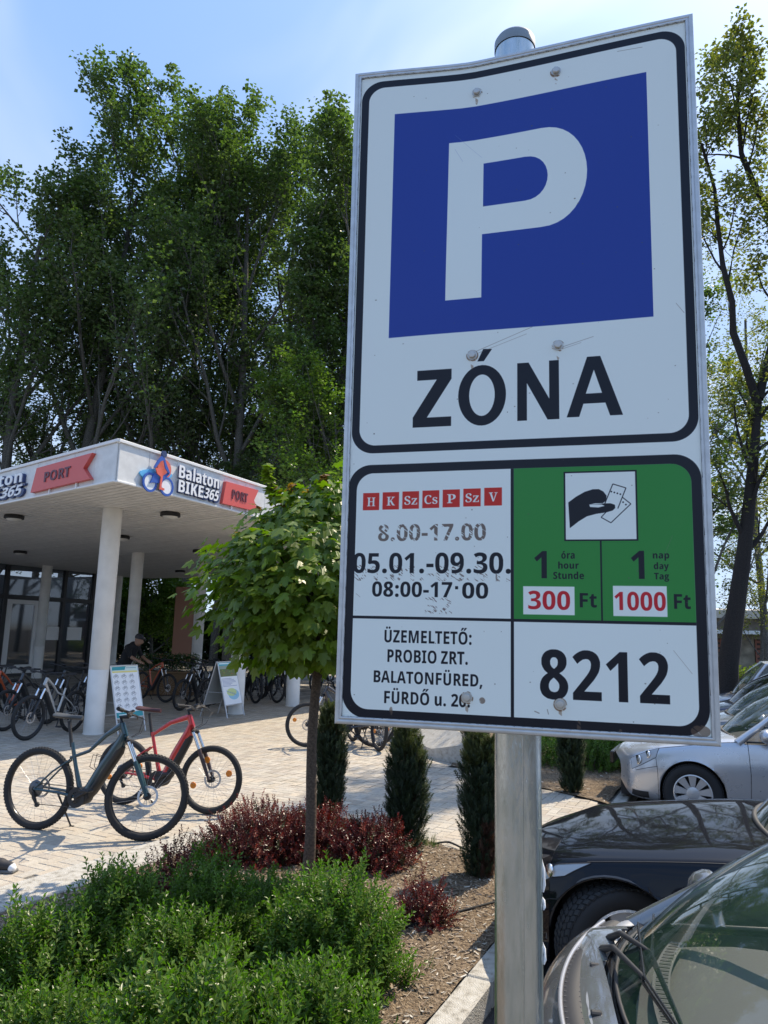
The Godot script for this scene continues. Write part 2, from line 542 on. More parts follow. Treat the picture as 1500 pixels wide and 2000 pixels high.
func build_ground() -> void:
	var mb := MB.new()
	mb.quad(Vector3(-300, LOT, -300), Vector3(300, LOT, -300), Vector3(300, LOT, 100), Vector3(-300, LOT, 100), Vector3.UP)
	struct("ground", mb, M.asphalt)
	# paved plaza: a bed of mortar, then blocks laid in herringbone
	var corner := Vector2(0.10, -3.45)
	var plaza := PackedVector2Array([Vector2(-60, 9), Vector2(6, 9), Vector2(6, -0.56), corner, Vector2(kerb_x(-30), -30), Vector2(kerb_x(-30), -75), Vector2(-60, -75)])
	mb = flat(plaza, -0.012)
	for k in [2, 3]:
		var a := plaza[k]
		var b := plaza[k + 1]
		mb.quad(Vector3(a.x, LOT - 0.02, a.y), Vector3(b.x, LOT - 0.02, b.y), Vector3(b.x, -0.012, b.y), Vector3(a.x, -0.012, a.y), Vector3(1, 0, 0.4))
	var base := struct("plaza_paving", mb, M.mortar)
	# planted beds
	bed_a = PackedVector2Array([strip_in[0], strip_in[1], Vector2(-0.2, -7.72), Vector2(0.55, -6.98), Vector2(0.86, -6.66), Vector2(kerb_x(-6.1) - 0.065, -6.1), Vector2(corner.x - 0.05, corner.y - 0.02), Vector2(-1.4, -0.80)])
	bed_b = PackedVector2Array([g2(880, 1497), g2(960, 1510), g2(1062, 1541), g2(1150, 1562), g2(1234, 1586), Vector2(kerb_x(-8.9) - 0.13, -8.9), Vector2(kerb_x(-17.0) - 0.13, -17.0), Vector2(3.0, -17.5), Vector2(1.4, -12.5)])
	# herringbone blocks, 20 by 10 cm
	var ex := Vector2(0.44, -0.898)
	var ey := Vector2(0.898, 0.44)
	var cell := 0.1
	var near: Array = []
	var far := MB.new()
	var tones := [Color(0.50, 0.44, 0.355), Color(0.53, 0.475, 0.39), Color(0.465, 0.405, 0.33), Color(0.515, 0.445, 0.35), Color(0.49, 0.445, 0.375)]
	var strip_len: Vector2 = strip_in[1] - strip_in[0]
	for i in range(-10, 210):
		for j in range(-165, 90):
			var m := posmod(i - j, 4)
			if m != 0 and m != 3: continue
			var size := Vector2(2, 1) if m == 0 else Vector2(1, 2)
			var mid := ex * (i + size.x * 0.5) * cell + ey * (j + size.y * 0.5) * cell + Vector2(0, -3.2)
			if mid.y > -3.3 or mid.y < -21.0 or mid.x < -9.6: continue
			var pp := (Vector3(mid.x, 0, mid.y) - cam_at)
			var dz := pp.dot(cw)
			if dz < 0.5: continue
			var sx := 750 + FOCAL * pp.dot(cr) / dz
			var sy := 1000 - FOCAL * pp.dot(cu) / dz
			if sx < -60 or sx > 1520 or sy > 2040: continue
			if mid.x > kerb_x(mid.y) - 0.16: continue
			if Geometry2D.is_point_in_polygon(mid, bed_a) or Geometry2D.is_point_in_polygon(mid, bed_b): continue
			var sd: float = (mid - strip_in[0]).dot(STRIP_N)
			var sa: float = (mid - strip_in[0]).dot(strip_len) / strip_len.length_squared()
			if sd > -0.03 and sd < 0.46 and sa < 1.01: continue
			if sd <= -0.03 and sa < 0.9 and mid.x < -0.4: continue
			var t: Color = tones[rng.randi() % 5]
			t = t * rf(0.86, 1.08)
			near.append([dz, mid, m, t, rf(-0.0015, 0.0015)])
	near.sort_custom(func(a, b): return a[0] < b[0])
	var shapes := {}
	for m in [0, 3]:
		for v in 5:
			var s := MB.new()
			s.col = tones[v]
			paver_into(s, Vector3.ZERO, m)
			shapes[[m, v]] = s.mesh()
	for k in near.size():
		var e: Array = near[k]
		var at := Vector3(e[1].x, e[4], e[1].y)
		if k < 300:
			var o := put_mesh("paver", shapes[[e[2], k * 7 % 5]], M.paver, base)
			o.position = at
		else:
			far.col = e[3]
			paver_into(far, at, e[2], e[0] > 9.0)
	var ff := put("paver_field", far, M.paver, base)
	ff.set_meta("kind", "stuff")
	# the rest of the plaza, too far off to tell the blocks apart
	var fl := flat([Vector2(-60, -21.05), Vector2(kerb_x(-21.05) - 0.16, -21.05), Vector2(kerb_x(-30) - 0.16, -30), Vector2(kerb_x(-30), -75), Vector2(-60, -75)], -0.002)
	fl.v.append_array(flat([Vector2(-60, 5), Vector2(-9.65, 5), Vector2(-9.65, -21), Vector2(-60, -21)], -0.002).v)
	fl.n.resize(fl.v.size()); fl.c.resize(fl.v.size()); fl.uv.resize(fl.v.size())
	fl.n.fill(Vector3.UP); fl.c.fill(Color.WHITE)
	struct("far_paving", fl, M.paver_far)
	# pale concrete edging between paving and bed
	var sl := (strip_in[1] as Vector2).distance_to(strip_in[0])
	var sdir: Vector2 = strip_len.normalized()
	var edge := Node3D.new()
	edge.name = "edging_strip"; edge.set_meta("kind", "structure"); add_child(edge)
	var k0 := 0.0
	while k0 < sl - 0.05:
		var ln := minf(1.0, sl - k0)
		var mid: Vector2 = strip_in[0] + sdir * (k0 + ln * 0.5) + STRIP_N * 0.21
		var s := MB.new()
		s.box(Vector3(mid.x, -0.02, mid.y), Vector3(ln - 0.006, 0.10, 0.42), yaw_basis(Vector3(sdir.x, 0, sdir.y)), 0.008)
		put("edging_slab", s, M.concrete, edge)
		k0 += 1.0
	# kerb along the parking lot
	var kerb := Node3D.new()
	kerb.name = "kerb"; kerb.set_meta("kind", "structure"); add_child(kerb)
	for k in 20:
		var z0 := -3.45 - k * 0.898
		var cmid := Vector2(kerb_x(z0 - 0.449), z0 - 0.449) + Vector2(-0.898, -0.44) * 0.0
		var s := MB.new()
		s.box(Vector3(cmid.x, -0.06, cmid.y), Vector3(0.994, 0.16, 0.15), yaw_basis(KERB), 0.012)
		put("kerb_stone", s, M.concrete, kerb)
	for k in 3:
		var s := MB.new()
		var q: Vector2 = corner + Vector2(0.898, 0.44) * (0.58 + k)
		s.box(Vector3(q.x, -0.06, q.y), Vector3(0.994, 0.16, 0.15), yaw_basis(BACK), 0.012)
		put("kerb_stone", s, M.concrete, kerb)
	# sloping concrete plinth beyond the beds
	s_plinth()

func paver_into(s: MB, at: Vector3, m: int, cheap := false) -> void:
	var b := yaw_basis(KERB)
	var h := Vector2(0.0975, 0.0475) if m == 0 else Vector2(0.0475, 0.0975)
	var f := func(x: float, y: float, z: float) -> Vector3: return at + b.x * x + b.z * z + Vector3.UP * y
	if cheap:
		s.quad(f.call(-h.x, 0, -h.y), f.call(h.x, 0, -h.y), f.call(h.x, 0, h.y), f.call(-h.x, 0, h.y), Vector3.UP)
	else:
		var i := h - Vector2(0.004, 0.004)
		s.quad(f.call(-i.x, 0, -i.y), f.call(i.x, 0, -i.y), f.call(i.x, 0, i.y), f.call(-i.x, 0, i.y), Vector3.UP)
		var c := [Vector2(-1, -1), Vector2(1, -1), Vector2(1, 1), Vector2(-1, 1)]
		for k in 4:
			var p: Vector2 = c[k]
			var q: Vector2 = c[(k + 1) % 4]
			var ou: Vector2 = (p + q)
			s.quad(f.call(p.x * i.x, 0, p.y * i.y), f.call(q.x * i.x, 0, q.y * i.y), f.call(q.x * h.x, -0.004, q.y * h.y), f.call(p.x * h.x, -0.004, p.y * h.y), b.x * ou.x + b.z * ou.y + Vector3.UP * 2.0)
			s.quad(f.call(p.x * h.x, -0.004, p.y * h.y), f.call(q.x * h.x, -0.004, q.y * h.y), f.call(q.x * h.x, -0.014, q.y * h.y), f.call(p.x * h.x, -0.014, p.y * h.y), b.x * ou.x + b.z * ou.y)

func s_plinth() -> void:
	var a := gp(842, 1481)
	var b := gp(908, 1496)
	var d := (b - a); d.y = 0
	var ln := 1.25
	d = d.normalized()
	var back := Vector3(-0.30, 0, -0.95)
	var mb := MB.new()
	var h0 := 0.14
	var h1 := 0.14 + 0.40 * ln
	var p := [a, a + d * ln, a + d * ln + back * 3.2, a + back * 3.2]
	var q := [p[0] + Vector3.UP * h0, p[1] + Vector3.UP * h1 * 0.62, p[2] + Vector3.UP * h1 * 0.62, p[3] + Vector3.UP * h0]
	mb.quad(q[0], q[1], q[2], q[3], Vector3.UP)
	for k in 4:
		var k2 := (k + 1) % 4
		mb.quad(p[k], p[k2], q[k2], q[k], (p[k] + p[k2]) * 0.5 - (p[0] + p[2]) * 0.5)
	var o := put("concrete_plinth", mb, M.concrete)
	tag(o, "low pale concrete plinth with a sloping top beside the paving", "plinth")

# ---------- the sign ----------
func build_sign() -> void:
	var az := deg_to_rad(15.0)
	var hd := Vector3(cos(az), 0, sin(az))
	var nn := Vector3(-sin(az), 0, cos(az))
	var p0 := at_z(1030, 800, -1.185)
	var tl := hit(697, 147, p0, nn)
	var tr := hit(1350, 30, p0, nn)
	var br := hit(1405, 1455, p0, nn)
	var bl := hit(657, 1410, p0, nn)
	# the upper left of the sheet is buckled back a little
	var dent := func(u: float, v: float) -> float:
		var f := (1.0 - smoothstep(0.0, 0.46, v))
		var t := 1.0 - u / 0.36 if u > 0.36 else u / 0.36
		t = u / 0.36 if u < 0.36 else clampf(1.0 - (u - 0.36) / 0.64, 0, 1)
		t = t * t * (3.0 - 2.0 * t) * 0.35 + t * 0.65
		return -0.021 * f * t + 0.0012 * sin(u * 9.0 + v * 5.0) * sin(v * 11.0)
	var S := func(u: float, v: float, d: float) -> Vector3:
		var p: Vector3 = tl.lerp(tr, u).lerp(bl.lerp(br, u), v)
		return p + nn * (d + dent.call(u, v))
	var root := thing("parking_sign", "tall white parking zone sign on a galvanised steel post", "sign", Vector3.ZERO)
	var ctr: Vector3 = S.call(0.5, 0.5, -0.075)
	# post
	var foot := hit(1012.5, 1700, ctr, nn)
	foot.y = -0.02
	root.position = foot
	var rel := func(p: Vector3) -> Vector3: return p - foot
	var top_y := over(1017, 72, foot)
	var mb := MB.new()
	mb.lathe([Vector2(0.038, 0.0), Vector2(0.038, top_y)], Vector3.ZERO, Vector3.UP, 40)
	put("post", mb, M.galv, root)
	mb = MB.new()
	mb.lathe([Vector2(0.0395, top_y - 0.012), Vector2(0.0395, top_y + 0.006), Vector2(0.036, top_y + 0.012), Vector2(0.02, top_y + 0.016), Vector2(0.0, top_y + 0.017)], Vector3.ZERO, Vector3.UP, 40)
	put("post_cap", mb, mat(Color(0.20, 0.25, 0.29), 0.55), root)
	# weld seam of the post and scraps of old tape on it
	mb = MB.new()
	var sdir := (Vector3(0.02, 0, 1) * 1.0).normalized()
	mb.tube([sdir * 0.0378, sdir * 0.0378 + Vector3.UP * (top_y - 0.02)], 0.0012, 6)
	put("weld_seam", mb, M.galv, root)
	for e in [[1062, 1705, 0.055], [1060, 1762, 0.02], [1061, 1858, 0.035]]:
		mb = MB.new()
		var side := Vector3(0.97, 0, 0.24)
		var hy := over(e[0], e[1], foot)
		var pts := []
		for k in 6:
			pts.append(side * (0.0385 + 0.002 * sin(k * 0.9)) + Vector3.UP * (hy + 0.02 + e[2] * (k / 5.0 - 0.5)) + Vector3(0, 0, 0.003 * cos(k * 0.8)))
		mb.tube(pts, [0.001, 0.003, 0.002, 0.0035, 0.002, 0.001], 5)
		put("tape_scrap", mb, M.white, root)
	# printed sheet
	var rows := []
	for i in 49:
		var line := []
		for j in 25:
			line.append(rel.call(S.call(j / 24.0, i / 48.0, 0.0)))
		rows.append(line)
	mb = MB.new()
	mb.grid(rows, func(_p): return nn, null, true)
	var pm := StandardMaterial3D.new()
	pm.albedo_texture = sign_print()
	pm.roughness = 0.42
	pm.roughness_texture = noise_tex(256, 0.02, grey_ramp(0.75, 1.0), 60, 4)
	pm.clearcoat_enabled = true; pm.clearcoat = 0.15; pm.clearcoat_roughness = 0.25
	pm.metallic_specular = 0.35
	pm.texture_repeat = false
	put("printed_face", mb, pm, root)
	# folded aluminium edge: lip, groove, side and back
	var prof := [Vector2(-0.0105, 0.0012), Vector2(-0.0095, 0.0032), Vector2(-0.0065, 0.0034), Vector2(-0.0058, 0.0018), Vector2(-0.0044, 0.0018), Vector2(-0.0038, 0.0034), Vector2(0.0008, 0.0030), Vector2(0.0026, 0.0008), Vector2(0.0030, -0.024), Vector2(-0.016, -0.0245)]
	for side in 4:
		mb = MB.new()
		var grd := []
		for k in 41:
			var t := k / 40.0
			var line := []
			for q in prof:
				var du: float = q.x / 0.6
				var dv: float = q.x / 1.22
				var tt := lerpf(-dv if side < 2 else -du, 1.0 + (dv if side < 2 else du), t)
				var uv := Vector2.ZERO
				match side:
					0: uv = Vector2(-du, tt)
					1: uv = Vector2(1.0 + du, tt)
					2: uv = Vector2(tt, -dv)
					3: uv = Vector2(tt, 1.0 + dv)
				line.append(rel.call(S.call(uv.x, uv.y, q.y)))
			grd.append(line)
		var outw: Vector3 = [-hd, hd, Vector3.UP, Vector3.DOWN][side]
		mb.grid(grd, func(_p): return outw * 0.7 + nn)
		put("edge_profile", mb, M.alu, root)
	mb = MB.new()
	rows = []
	for i in 25:
		var line := []
		for j in 13:
			line.append(rel.call(S.call(j / 12.0, i / 24.0, -0.003)))
		rows.append(line)
	mb.grid(rows, func(_p): return -nn)
	put("back_sheet", mb, M.alu, root)
	# clamp rails on the back
	for v in [60.0, 588.0, 1171.0]:
		mb = MB.new()
		var a: Vector3 = rel.call(S.call(0.28, v / 1220.0, -0.034))
		var b: Vector3 = rel.call(S.call(0.72, v / 1220.0, -0.034))
		mb.box((a + b) * 0.5, Vector3(a.distance_to(b), 0.04, 0.026), Basis((b - a).normalized(), Vector3.UP, nn), 0.003)
		put("clamp_rail", mb, M.zinc, root)
		mb = MB.new()
		var yy := (a.y + b.y) * 0.5
		mb.lathe([Vector2(0.0386, -0.02), Vector2(0.0416, -0.02), Vector2(0.0416, 0.02), Vector2(0.0386, 0.02)], Vector3(0, yy, 0), Vector3.UP, 30)
		put("clamp_band", mb, M.zinc, root)
	# bolts
	for q in [Vector2(229, 65), Vector2(373, 55), Vector2(227, 592), Vector2(372, 585), Vector2(222, 1170), Vector2(370, 1173)]:
		var at: Vector3 = rel.call(S.call(q.x / 600.0, q.y / 1220.0, 0.0))
		mb = MB.new()
		mb.lathe([Vector2(0.0088, 0.0004), Vector2(0.0088, 0.0016), Vector2(0.0, 0.0016)], at, nn, 18)
		var washer := MB.new()
		put("washer", mb, M.zinc, root)
		washer.lathe([Vector2(0.0066, 0.0016), Vector2(0.0066, 0.0055), Vector2(0.0055, 0.0068), Vector2(0.0, 0.0072)], at, nn, 6, false)
		put("bolt", washer, M.zinc, root)

func sign_print() -> ImageTexture:
	var white := Color8(224, 232, 228)
	var navy := Color8(13, 17, 30)
	var blue := Color8(34, 62, 148)
	var red := Color8(196, 44, 36)
	var P := Paint.new(1000, 2034, 1000.0 / 600.0, white)
	var sp := FastNoiseLite.new()
	sp.seed = 77; sp.frequency = 0.035; sp.fractal_octaves = 3
	var V := func(l: Array) -> PackedVector2Array:
		var r := []
		for k in range(0, l.size(), 2): r.append(Vector2(l[k], l[k + 1]))
		return Paint.loop(r)
	# upper field
	P.fill(Paint.round_rect(12, 20, 588, 760, 40), navy)
	P.fill(Paint.round_rect(26, 34, 574, 746, 30), white)
	P.fill(Paint.rect(76, 94, 525, 548), blue)
	var pl := [Vector2(179, 166)]
	for s in 21:
		var t := deg_to_rad(-90 + s * 9)
		pl.append(Vector2(346 + 78 * pow(absf(cos(t)), 0.92) * signf(cos(t)), 264 + 99 * sin(t)))
	pl.append_array([Vector2(242, 363), Vector2(242, 486), Vector2(178, 486)])
	P.fill(Paint.loop(pl), white)
	var hole := [Vector2(243, 218)]
	for s in 15:
		var t := deg_to_rad(-90 + s * 180.0 / 14)
		hole.append(Vector2(317 + 40 * pow(absf(cos(t)), 0.9), 262.5 + 44.5 * sin(t)))
	hole.append(Vector2(243, 307))
	P.fill(Paint.loop(hole), blue)
	P.fill(V.call([130, 614, 191, 614, 191, 632, 148, 700, 191, 700, 191, 717, 123, 717, 123, 699, 165, 632, 130, 632]), navy)
	var o := Paint.ell(244, 665, 41, 54)
	o.append_array(Paint.ell(244, 665, 22, 37, true))
	P.fill(o, navy)
	P.fill(V.call([236, 604, 246, 582, 261, 583, 247, 604]), navy)
	P.fill(V.call([304, 612, 323, 612, 357, 678, 357, 611, 373, 611, 373, 714, 354, 714, 320, 648, 320, 714, 304, 714]), navy)
	var aa: PackedVector2Array = V.call([385, 712, 419, 609, 440, 609, 474, 712, 454, 712, 447, 690, 412, 690, 405, 712])
	aa.append_array(V.call([429.5, 632, 416, 673, 442, 673]))
	P.fill(aa, navy)
	# lower field
	P.fill(Paint.round_rect(9, 781, 589, 1211, 40), navy)
	P.fill(Paint.round_rect(24, 796, 574, 1197, 30), white)
	var gp_ := Paint.round_rect(298, 796, 574, 900, 30)
	P.fill(gp_, Color8(46, 132, 58))
	P.fill(Paint.rect(298, 796, 420, 860), Color8(46, 132, 58))
	P.fill(Paint.rect(298, 850, 574, 1044), Color8(46, 132, 58))
	P.fill(Paint.rect(293, 796, 298, 1197), navy)
	P.fill(Paint.rect(24, 1043.5, 574, 1048), navy)
	P.fill(Paint.rect(379, 804, 493, 918), navy)
	P.fill(Paint.rect(381.5, 806.5, 490.5, 915.5), white)
	P.fill(Paint.rect(434.5, 918, 437, 1044), navy)
	# day letters
	var letters := ["H", "K", "Sz", "Cs", "P", "Sz", "V"]
	for i in 7:
		var x := 36 + i * 35.5
		P.fill(Paint.rect(x, 831 - i * 0.6, x + 29.5, 861.5 - i * 0.6), red)
		var wl := 15.0 if letters[i].length() == 1 else 23.0
		P.fill(Paint.words(letters[i], x + 15 - wl * 0.5, 839 - i * 0.6, x + 15 + wl * 0.5, 854.5 - i * 0.6, "Droid Serif"), white)
	# an older opening time, mostly scratched off
	var scraped := func(a: float, f: float) -> Callable:
		return func(ix: int, iy: int) -> float:
			return clampf((sp.get_noise_2d((ix * 0.8 + iy * 0.6) * f * 0.35, (iy * 0.8 - ix * 0.6) * f * 2.2) + a) * 5.0, 0.0, 1.0)
	P.fill(Paint.words("8.00-17.00", 65, 887, 252, 916), Color8(112, 100, 92), scraped.call(0.36, 1.6))
	P.fill(Paint.words("01.01.-08.31.", 23, 957, 293, 984), Color8(125, 115, 108), scraped.call(-0.06, 2.6))
	P.fill(Paint.words("32", 150, 1010, 196, 1038), Color8(120, 108, 104), scraped.call(-0.10, 3.0))
	P.fill(Paint.words("05.01.-09.30.", 21, 936, 293, 971), navy)
	P.fill(Paint.words("08:00-17", 57, 985, 196, 1011), navy)
	P.fill(Paint.rect(201, 992, 206, 997), navy)
	P.fill(Paint.words("00", 213, 985.5, 256, 1012), navy)
	# operator's address and zone number
	P.fill(Paint.words("ÜZEMELTETŐ:", 81, 1060, 229, 1087), navy)
	P.fill(Paint.words("PROBIO ZRT.", 87, 1098, 223, 1119), navy)
	P.fill(Paint.words("BALATONFÜRED,", 64, 1128, 247, 1156), navy)
	P.fill(Paint.words("FÜRDŐ u. 20.", 83, 1160, 227, 1186), navy)
	P.fill(Paint.words("8212", 339, 1090, 533, 1167), navy)
	# prices
	P.fill(Paint.words("1", 331, 934, 351, 978), navy)
	P.fill(Paint.words("1", 481, 934, 501, 978), navy)
	P.fill(Paint.words("óra", 374, 934, 395, 946.5), navy)
	P.fill(Paint.words("hour", 369, 951, 401, 962.5), navy)
	P.fill(Paint.words("Stunde", 361, 967, 409, 979), navy)
	P.fill(Paint.words("nap", 514, 938, 538, 949.5), navy)
	P.fill(Paint.words("day", 515, 952, 537, 966), navy)
	P.fill(Paint.words("Tag", 515, 968.5, 537, 982), navy)
	P.fill(Paint.rect(313, 991, 394, 1036), white)
	P.fill(Paint.rect(453, 989, 533, 1036), white)
	P.fill(Paint.words("300", 321, 998, 387, 1028), Color8(190, 30, 44))
	P.fill(Paint.words("1000", 455, 998, 531, 1027), Color8(190, 30, 44))
	P.fill(Paint.words("Ft", 402, 1001, 428, 1023.5), navy)
	P.fill(Paint.words("Ft", 543, 1001, 567, 1023.5), navy)
	# hand holding two tickets
	var t2 := [Vector2(468, 846), Vector2(483, 859), Vector2(452, 889), Vector2(437, 880)]
	P.fill(Paint.loop(t2), white)
	for k in 4: P.fill(Paint.stroke(t2[k], t2[(k + 1) % 4], 1.3), navy)
	for k in 3: P.fill(Paint.ell(467 + k * 4.2, 852 + k * 4.0, 1.3, 1.3), navy)
	P.fill(V.call([386, 855, 398, 846, 412, 838, 425, 834, 434, 834, 441, 838, 446, 845, 445, 853, 440, 857, 428, 857, 419, 859, 420, 863, 432, 864, 441, 861, 450, 858, 457, 860, 459, 865, 455, 869, 445, 872, 430, 874, 415, 878, 402, 886, 388, 897]), navy)
	var t1 := [Vector2(456, 826), Vector2(476, 833), Vector2(463, 866), Vector2(443, 858)]
	P.fill(Paint.loop(t1), white)
	for k in [0, 1, 3]: P.fill(Paint.stroke(t1[k], t1[(k + 1) % 4], 1.4), navy)
	for k in 4: P.fill(Paint.ell(453.5 + k * 4.6, 838.5 + k * 1.5, 1.3, 1.3), navy)
	P.fill(V.call([419, 859, 432, 858.5, 443, 857.5, 452, 857.5, 458.5, 860, 459, 865, 455, 869, 445, 872, 430, 874, 420, 866]), navy)
	P.fill(V.call([419, 859, 420, 863, 433, 864, 443, 861.5, 438, 859]), white)
	# wear: specks, scratches, rust weeping from the bolts
	var dirt := Color8(96, 92, 84)
	for k in 130:
		var p := Vector2(rf(14, 586), rf(8, 1214))
		var r := rf(0.3, 1.1)
		var cc := dirt
		cc.a = rf(0.25, 0.9)
		P.fill(Paint.ell(p.x, p.y, r * rf(0.7, 1.8), r), cc)
	for e in [[232, 586, 330, 548, 0.8], [234, 590, 320, 560, 0.6], [380, 588, 430, 574, 0.8], [382, 591, 410, 583, 0.6], [478, 41, 520, 43, 0.9], [190, 150, 240, 205, 0.4], [560, 528, 572, 546, 0.7], [190, 180, 205, 208, 0.5], [330, 1186, 338, 1189, 1.6], [350, 1182, 352, 1190, 1.2], [544, 910, 520, 968, 0.5], [28, 1006, 36, 1012, 0.6], [540, 1086, 566, 1120, 0.5]]:
		var cc := Color8(120, 108, 100)
		if e[1] < 220 and e[0] < 300: cc = Color8(150, 160, 190)
		cc.a = 0.7
		P.fill(Paint.stroke(Vector2(e[0], e[1]), Vector2(e[2], e[3]), e[4]), cc)
	var rs: Callable = scraped.call(0.10, 0.7)
	for q in [Vector2(229, 65), Vector2(373, 55), Vector2(227, 592), Vector2(372, 585), Vector2(222, 1170), Vector2(370, 1173)]:
		var cc := Color8(120, 88, 62)
		cc.a = 0.75
		P.fill(Paint.ell(q.x, q.y + 1.0, 10.5, 10.5), cc, rs)
		cc.a = 0.5
		P.fill(Paint.ell(q.x, q.y + 16, 2.5, 10), cc, rs)
	for e in [[575, 1203, 14, 9], [95, 1198, 3, 7], [398, 1205, 3, 9], [12, 8, 6, 4], [30, 10, 4, 2], [460, 1209, 2.5, 3], [247, 1174, 5, 5]]:
		var cc := Color8(104, 84, 68)
		cc.a = 0.7
		P.fill(Paint.ell(e[0], e[1], e[2], e[3]), cc, rs)
	return P.tex()

# ---------- pavilion ----------
const SOFFIT := 4.0
var kd := Vector3(0.448, 0, -0.894)
var ld := Vector3(-0.772, 0, -0.636)
var c0: Vector3
func glass_mat(tint: Color, alpha: float) -> StandardMaterial3D:
	var m := StandardMaterial3D.new()
	m.transparency = BaseMaterial3D.TRANSPARENCY_ALPHA
	m.albedo_color = Color(tint.r, tint.g, tint.b, alpha)
	m.roughness = 0.03
	m.metallic_specular = 0.7
	return m
func build_pavilion() -> void:
	c0 = gp(226, 940, SOFFIT)
	var root := thing("bike_hire_pavilion", "white flat-roofed pavilion on round columns with a deep canopy and dark glazed wall", "pavilion", Vector3(c0.x, 0, c0.z))
	var O := Vector3(c0.x, 0, c0.z)
	var poly3 := [c0, c0 + kd * 15.5, Vector3(-10.4, SOFFIT, -32.3), Vector3(-19.0, SOFFIT, -27.0), c0 + ld * 14.0]
	var poly := PackedVector2Array()
	for p in poly3: poly.append(Vector2(p.x - O.x, p.z - O.z))
	var top := SOFFIT + 0.60
	# roof slab
	var mb := MB.new()
	mb.prism(poly, Vector3(0, SOFFIT + 0.03, 0), Vector3(1, 0, 0), Vector3(0, 0, 1), Vector3(0, 0.55, 0))
	put("roof", mb, mat(Color(0.45, 0.45, 0.44), 0.8), root)
	# soffit boards run along the left front edge
	var shade := [0.78, 0.80, 0.76, 0.79, 0.81]
	var boards: Array = []
	for s in shade: boards.append(tri_tex(mat(Color(s, s * 0.985, s * 0.955), 0.5), M.white_metal.albedo_texture, 0.4))
	var k := 0
	var t := 0.02
	while t < 21.0:
		var w := 0.148
		var seam := (k % 22 == 21)
		if seam: w = 0.07
		var a := Vector2(kd.x, kd.z) * (t + w * 0.5)
		var d2 := Vector2(ld.x, ld.z)
		var seg := Geometry2D.intersect_polyline_with_polygon(PackedVector2Array([a - d2 * 12.0, a + d2 * 30.0]), poly)
		if seg.size():
			var p: Vector2 = seg[0][0]
			var q: Vector2 = seg[0][seg[0].size() - 1]
			mb = MB.new()
			var mid := (p + q) * 0.5
			var perp := w * absf(kd.cross(ld).y)
			mb.box(Vector3(mid.x, SOFFIT + (0.004 if seam else 0.010), mid.y), Vector3(p.distance_to(q) - 0.03, 0.016, perp - 0.026), yaw_basis(ld))
			put("soffit_trim" if seam else "soffit_board", mb, M.white_metal if seam else boards[k * 3 % 5], root)
		t += w
		k += 1
	# fascia panels and coping
	for e in [[c0 + kd * 0.0, kd, 15.5, Vector3(0.894, 0, 0.448)], [c0, ld, 14.0, Vector3(-0.636, 0, 0.772)]]:
		var n_: Vector3 = e[3]
		var x := 0.0
		while x < e[2] - 0.01:
			var w := minf(0.62, e[2] - x)
			mb = MB.new()
			var mid: Vector3 = e[0] + e[1] * (x + w * 0.5) - O + n_ * 0.012
			mid.y = SOFFIT + 0.30
			mb.box(mid, Vector3(w - 0.006, 0.585, 0.024), yaw_basis(e[1]), 0.003)
			put("fascia_panel", mb, M.white_metal, root)
			x += 0.62
		mb = MB.new()
		var m2: Vector3 = e[0] + e[1] * (e[2] * 0.5) - O + n_ * 0.008
		m2.y = top + 0.02
		mb.box(m2, Vector3(e[2] + 0.08, 0.05, 0.09), yaw_basis(e[1]), 0.006)
		put("coping", mb, M.white, root)
		m2.y = SOFFIT + 0.0
		mb = MB.new()
		mb.box(m2 + n_ * 0.02, Vector3(e[2] + 0.02, 0.03, 0.05), yaw_basis(e[1]), 0.004)
		put("drip_edge", mb, M.white, root)
	# columns
	var colm := tri_tex(mat(Color(0.80, 0.79, 0.75), 0.5), noise_tex(512, 0.01, grey_ramp(0.9, 1.0), 51, 4), 0.5)
	var spots := [gp(182, 1433), gp(460, 1394), gp(571, 1379), gp(270, 1080, SOFFIT), gp(396, 1100, SOFFIT), gp(93, 1105, SOFFIT), gp(232, 1125, SOFFIT), gp(182, 1433) + ld * 7.2]
	for sp in spots:
		mb = MB.new()
		var r := 0.172
		mb.lathe([Vector2(r + 0.012, 0.0), Vector2(r + 0.012, 0.015), Vector2(r, 0.016), Vector2(r, 1.10), Vector2(r - 0.002, 1.102), Vector2(r - 0.002, 1.106), Vector2(r, 1.108), Vector2(r, SOFFIT)], Vector3(sp.x, 0, sp.z) - O, Vector3.UP, 36)
		put("column", mb, colm, root)
	# round ceiling lamps, switched off
	for q in [[333, 1001], [238, 1046], [28, 1006], [40, 1076], [390, 1074], [352, 1114], [212, 1098]]:
		var g := gp(q[0], q[1], SOFFIT)
		mb = MB.new()
		mb.lathe([Vector2(0.0, -0.0), Vector2(0.17, 0.0), Vector2(0.185, -0.02), Vector2(0.185, -0.075), Vector2(0.15, -0.08), Vector2(0.145, -0.06)], Vector3(g.x, SOFFIT, g.z) - O, Vector3.UP, 28)
		var lp := put("ceiling_lamp", mb, M.black, root)
		mb = MB.new()
		mb.lathe([Vector2(0.147, -0.062), Vector2(0.13, -0.10), Vector2(0.08, -0.125), Vector2(0.0, -0.132)], Vector3(g.x, SOFFIT, g.z) - O, Vector3.UP, 24)
		put("lens", mb, mat(Color(0.6, 0.6, 0.58), 0.35), lp)
	# glazed wall parallel to the right-hand front, with a dark room behind it
	var wp := Vector3(-12.6, 0, -28.6)
	var wn := Vector3(0.894, 0, 0.448)
	var W := func(px: float, py: float) -> Vector2:      # (along, up) on the wall
		var h := hit(px, py, wp, wn)
		return Vector2((h - wp).dot(kd), h.y)
	var end: float = W.call(219, 1200).x
	var start := end - 16.0
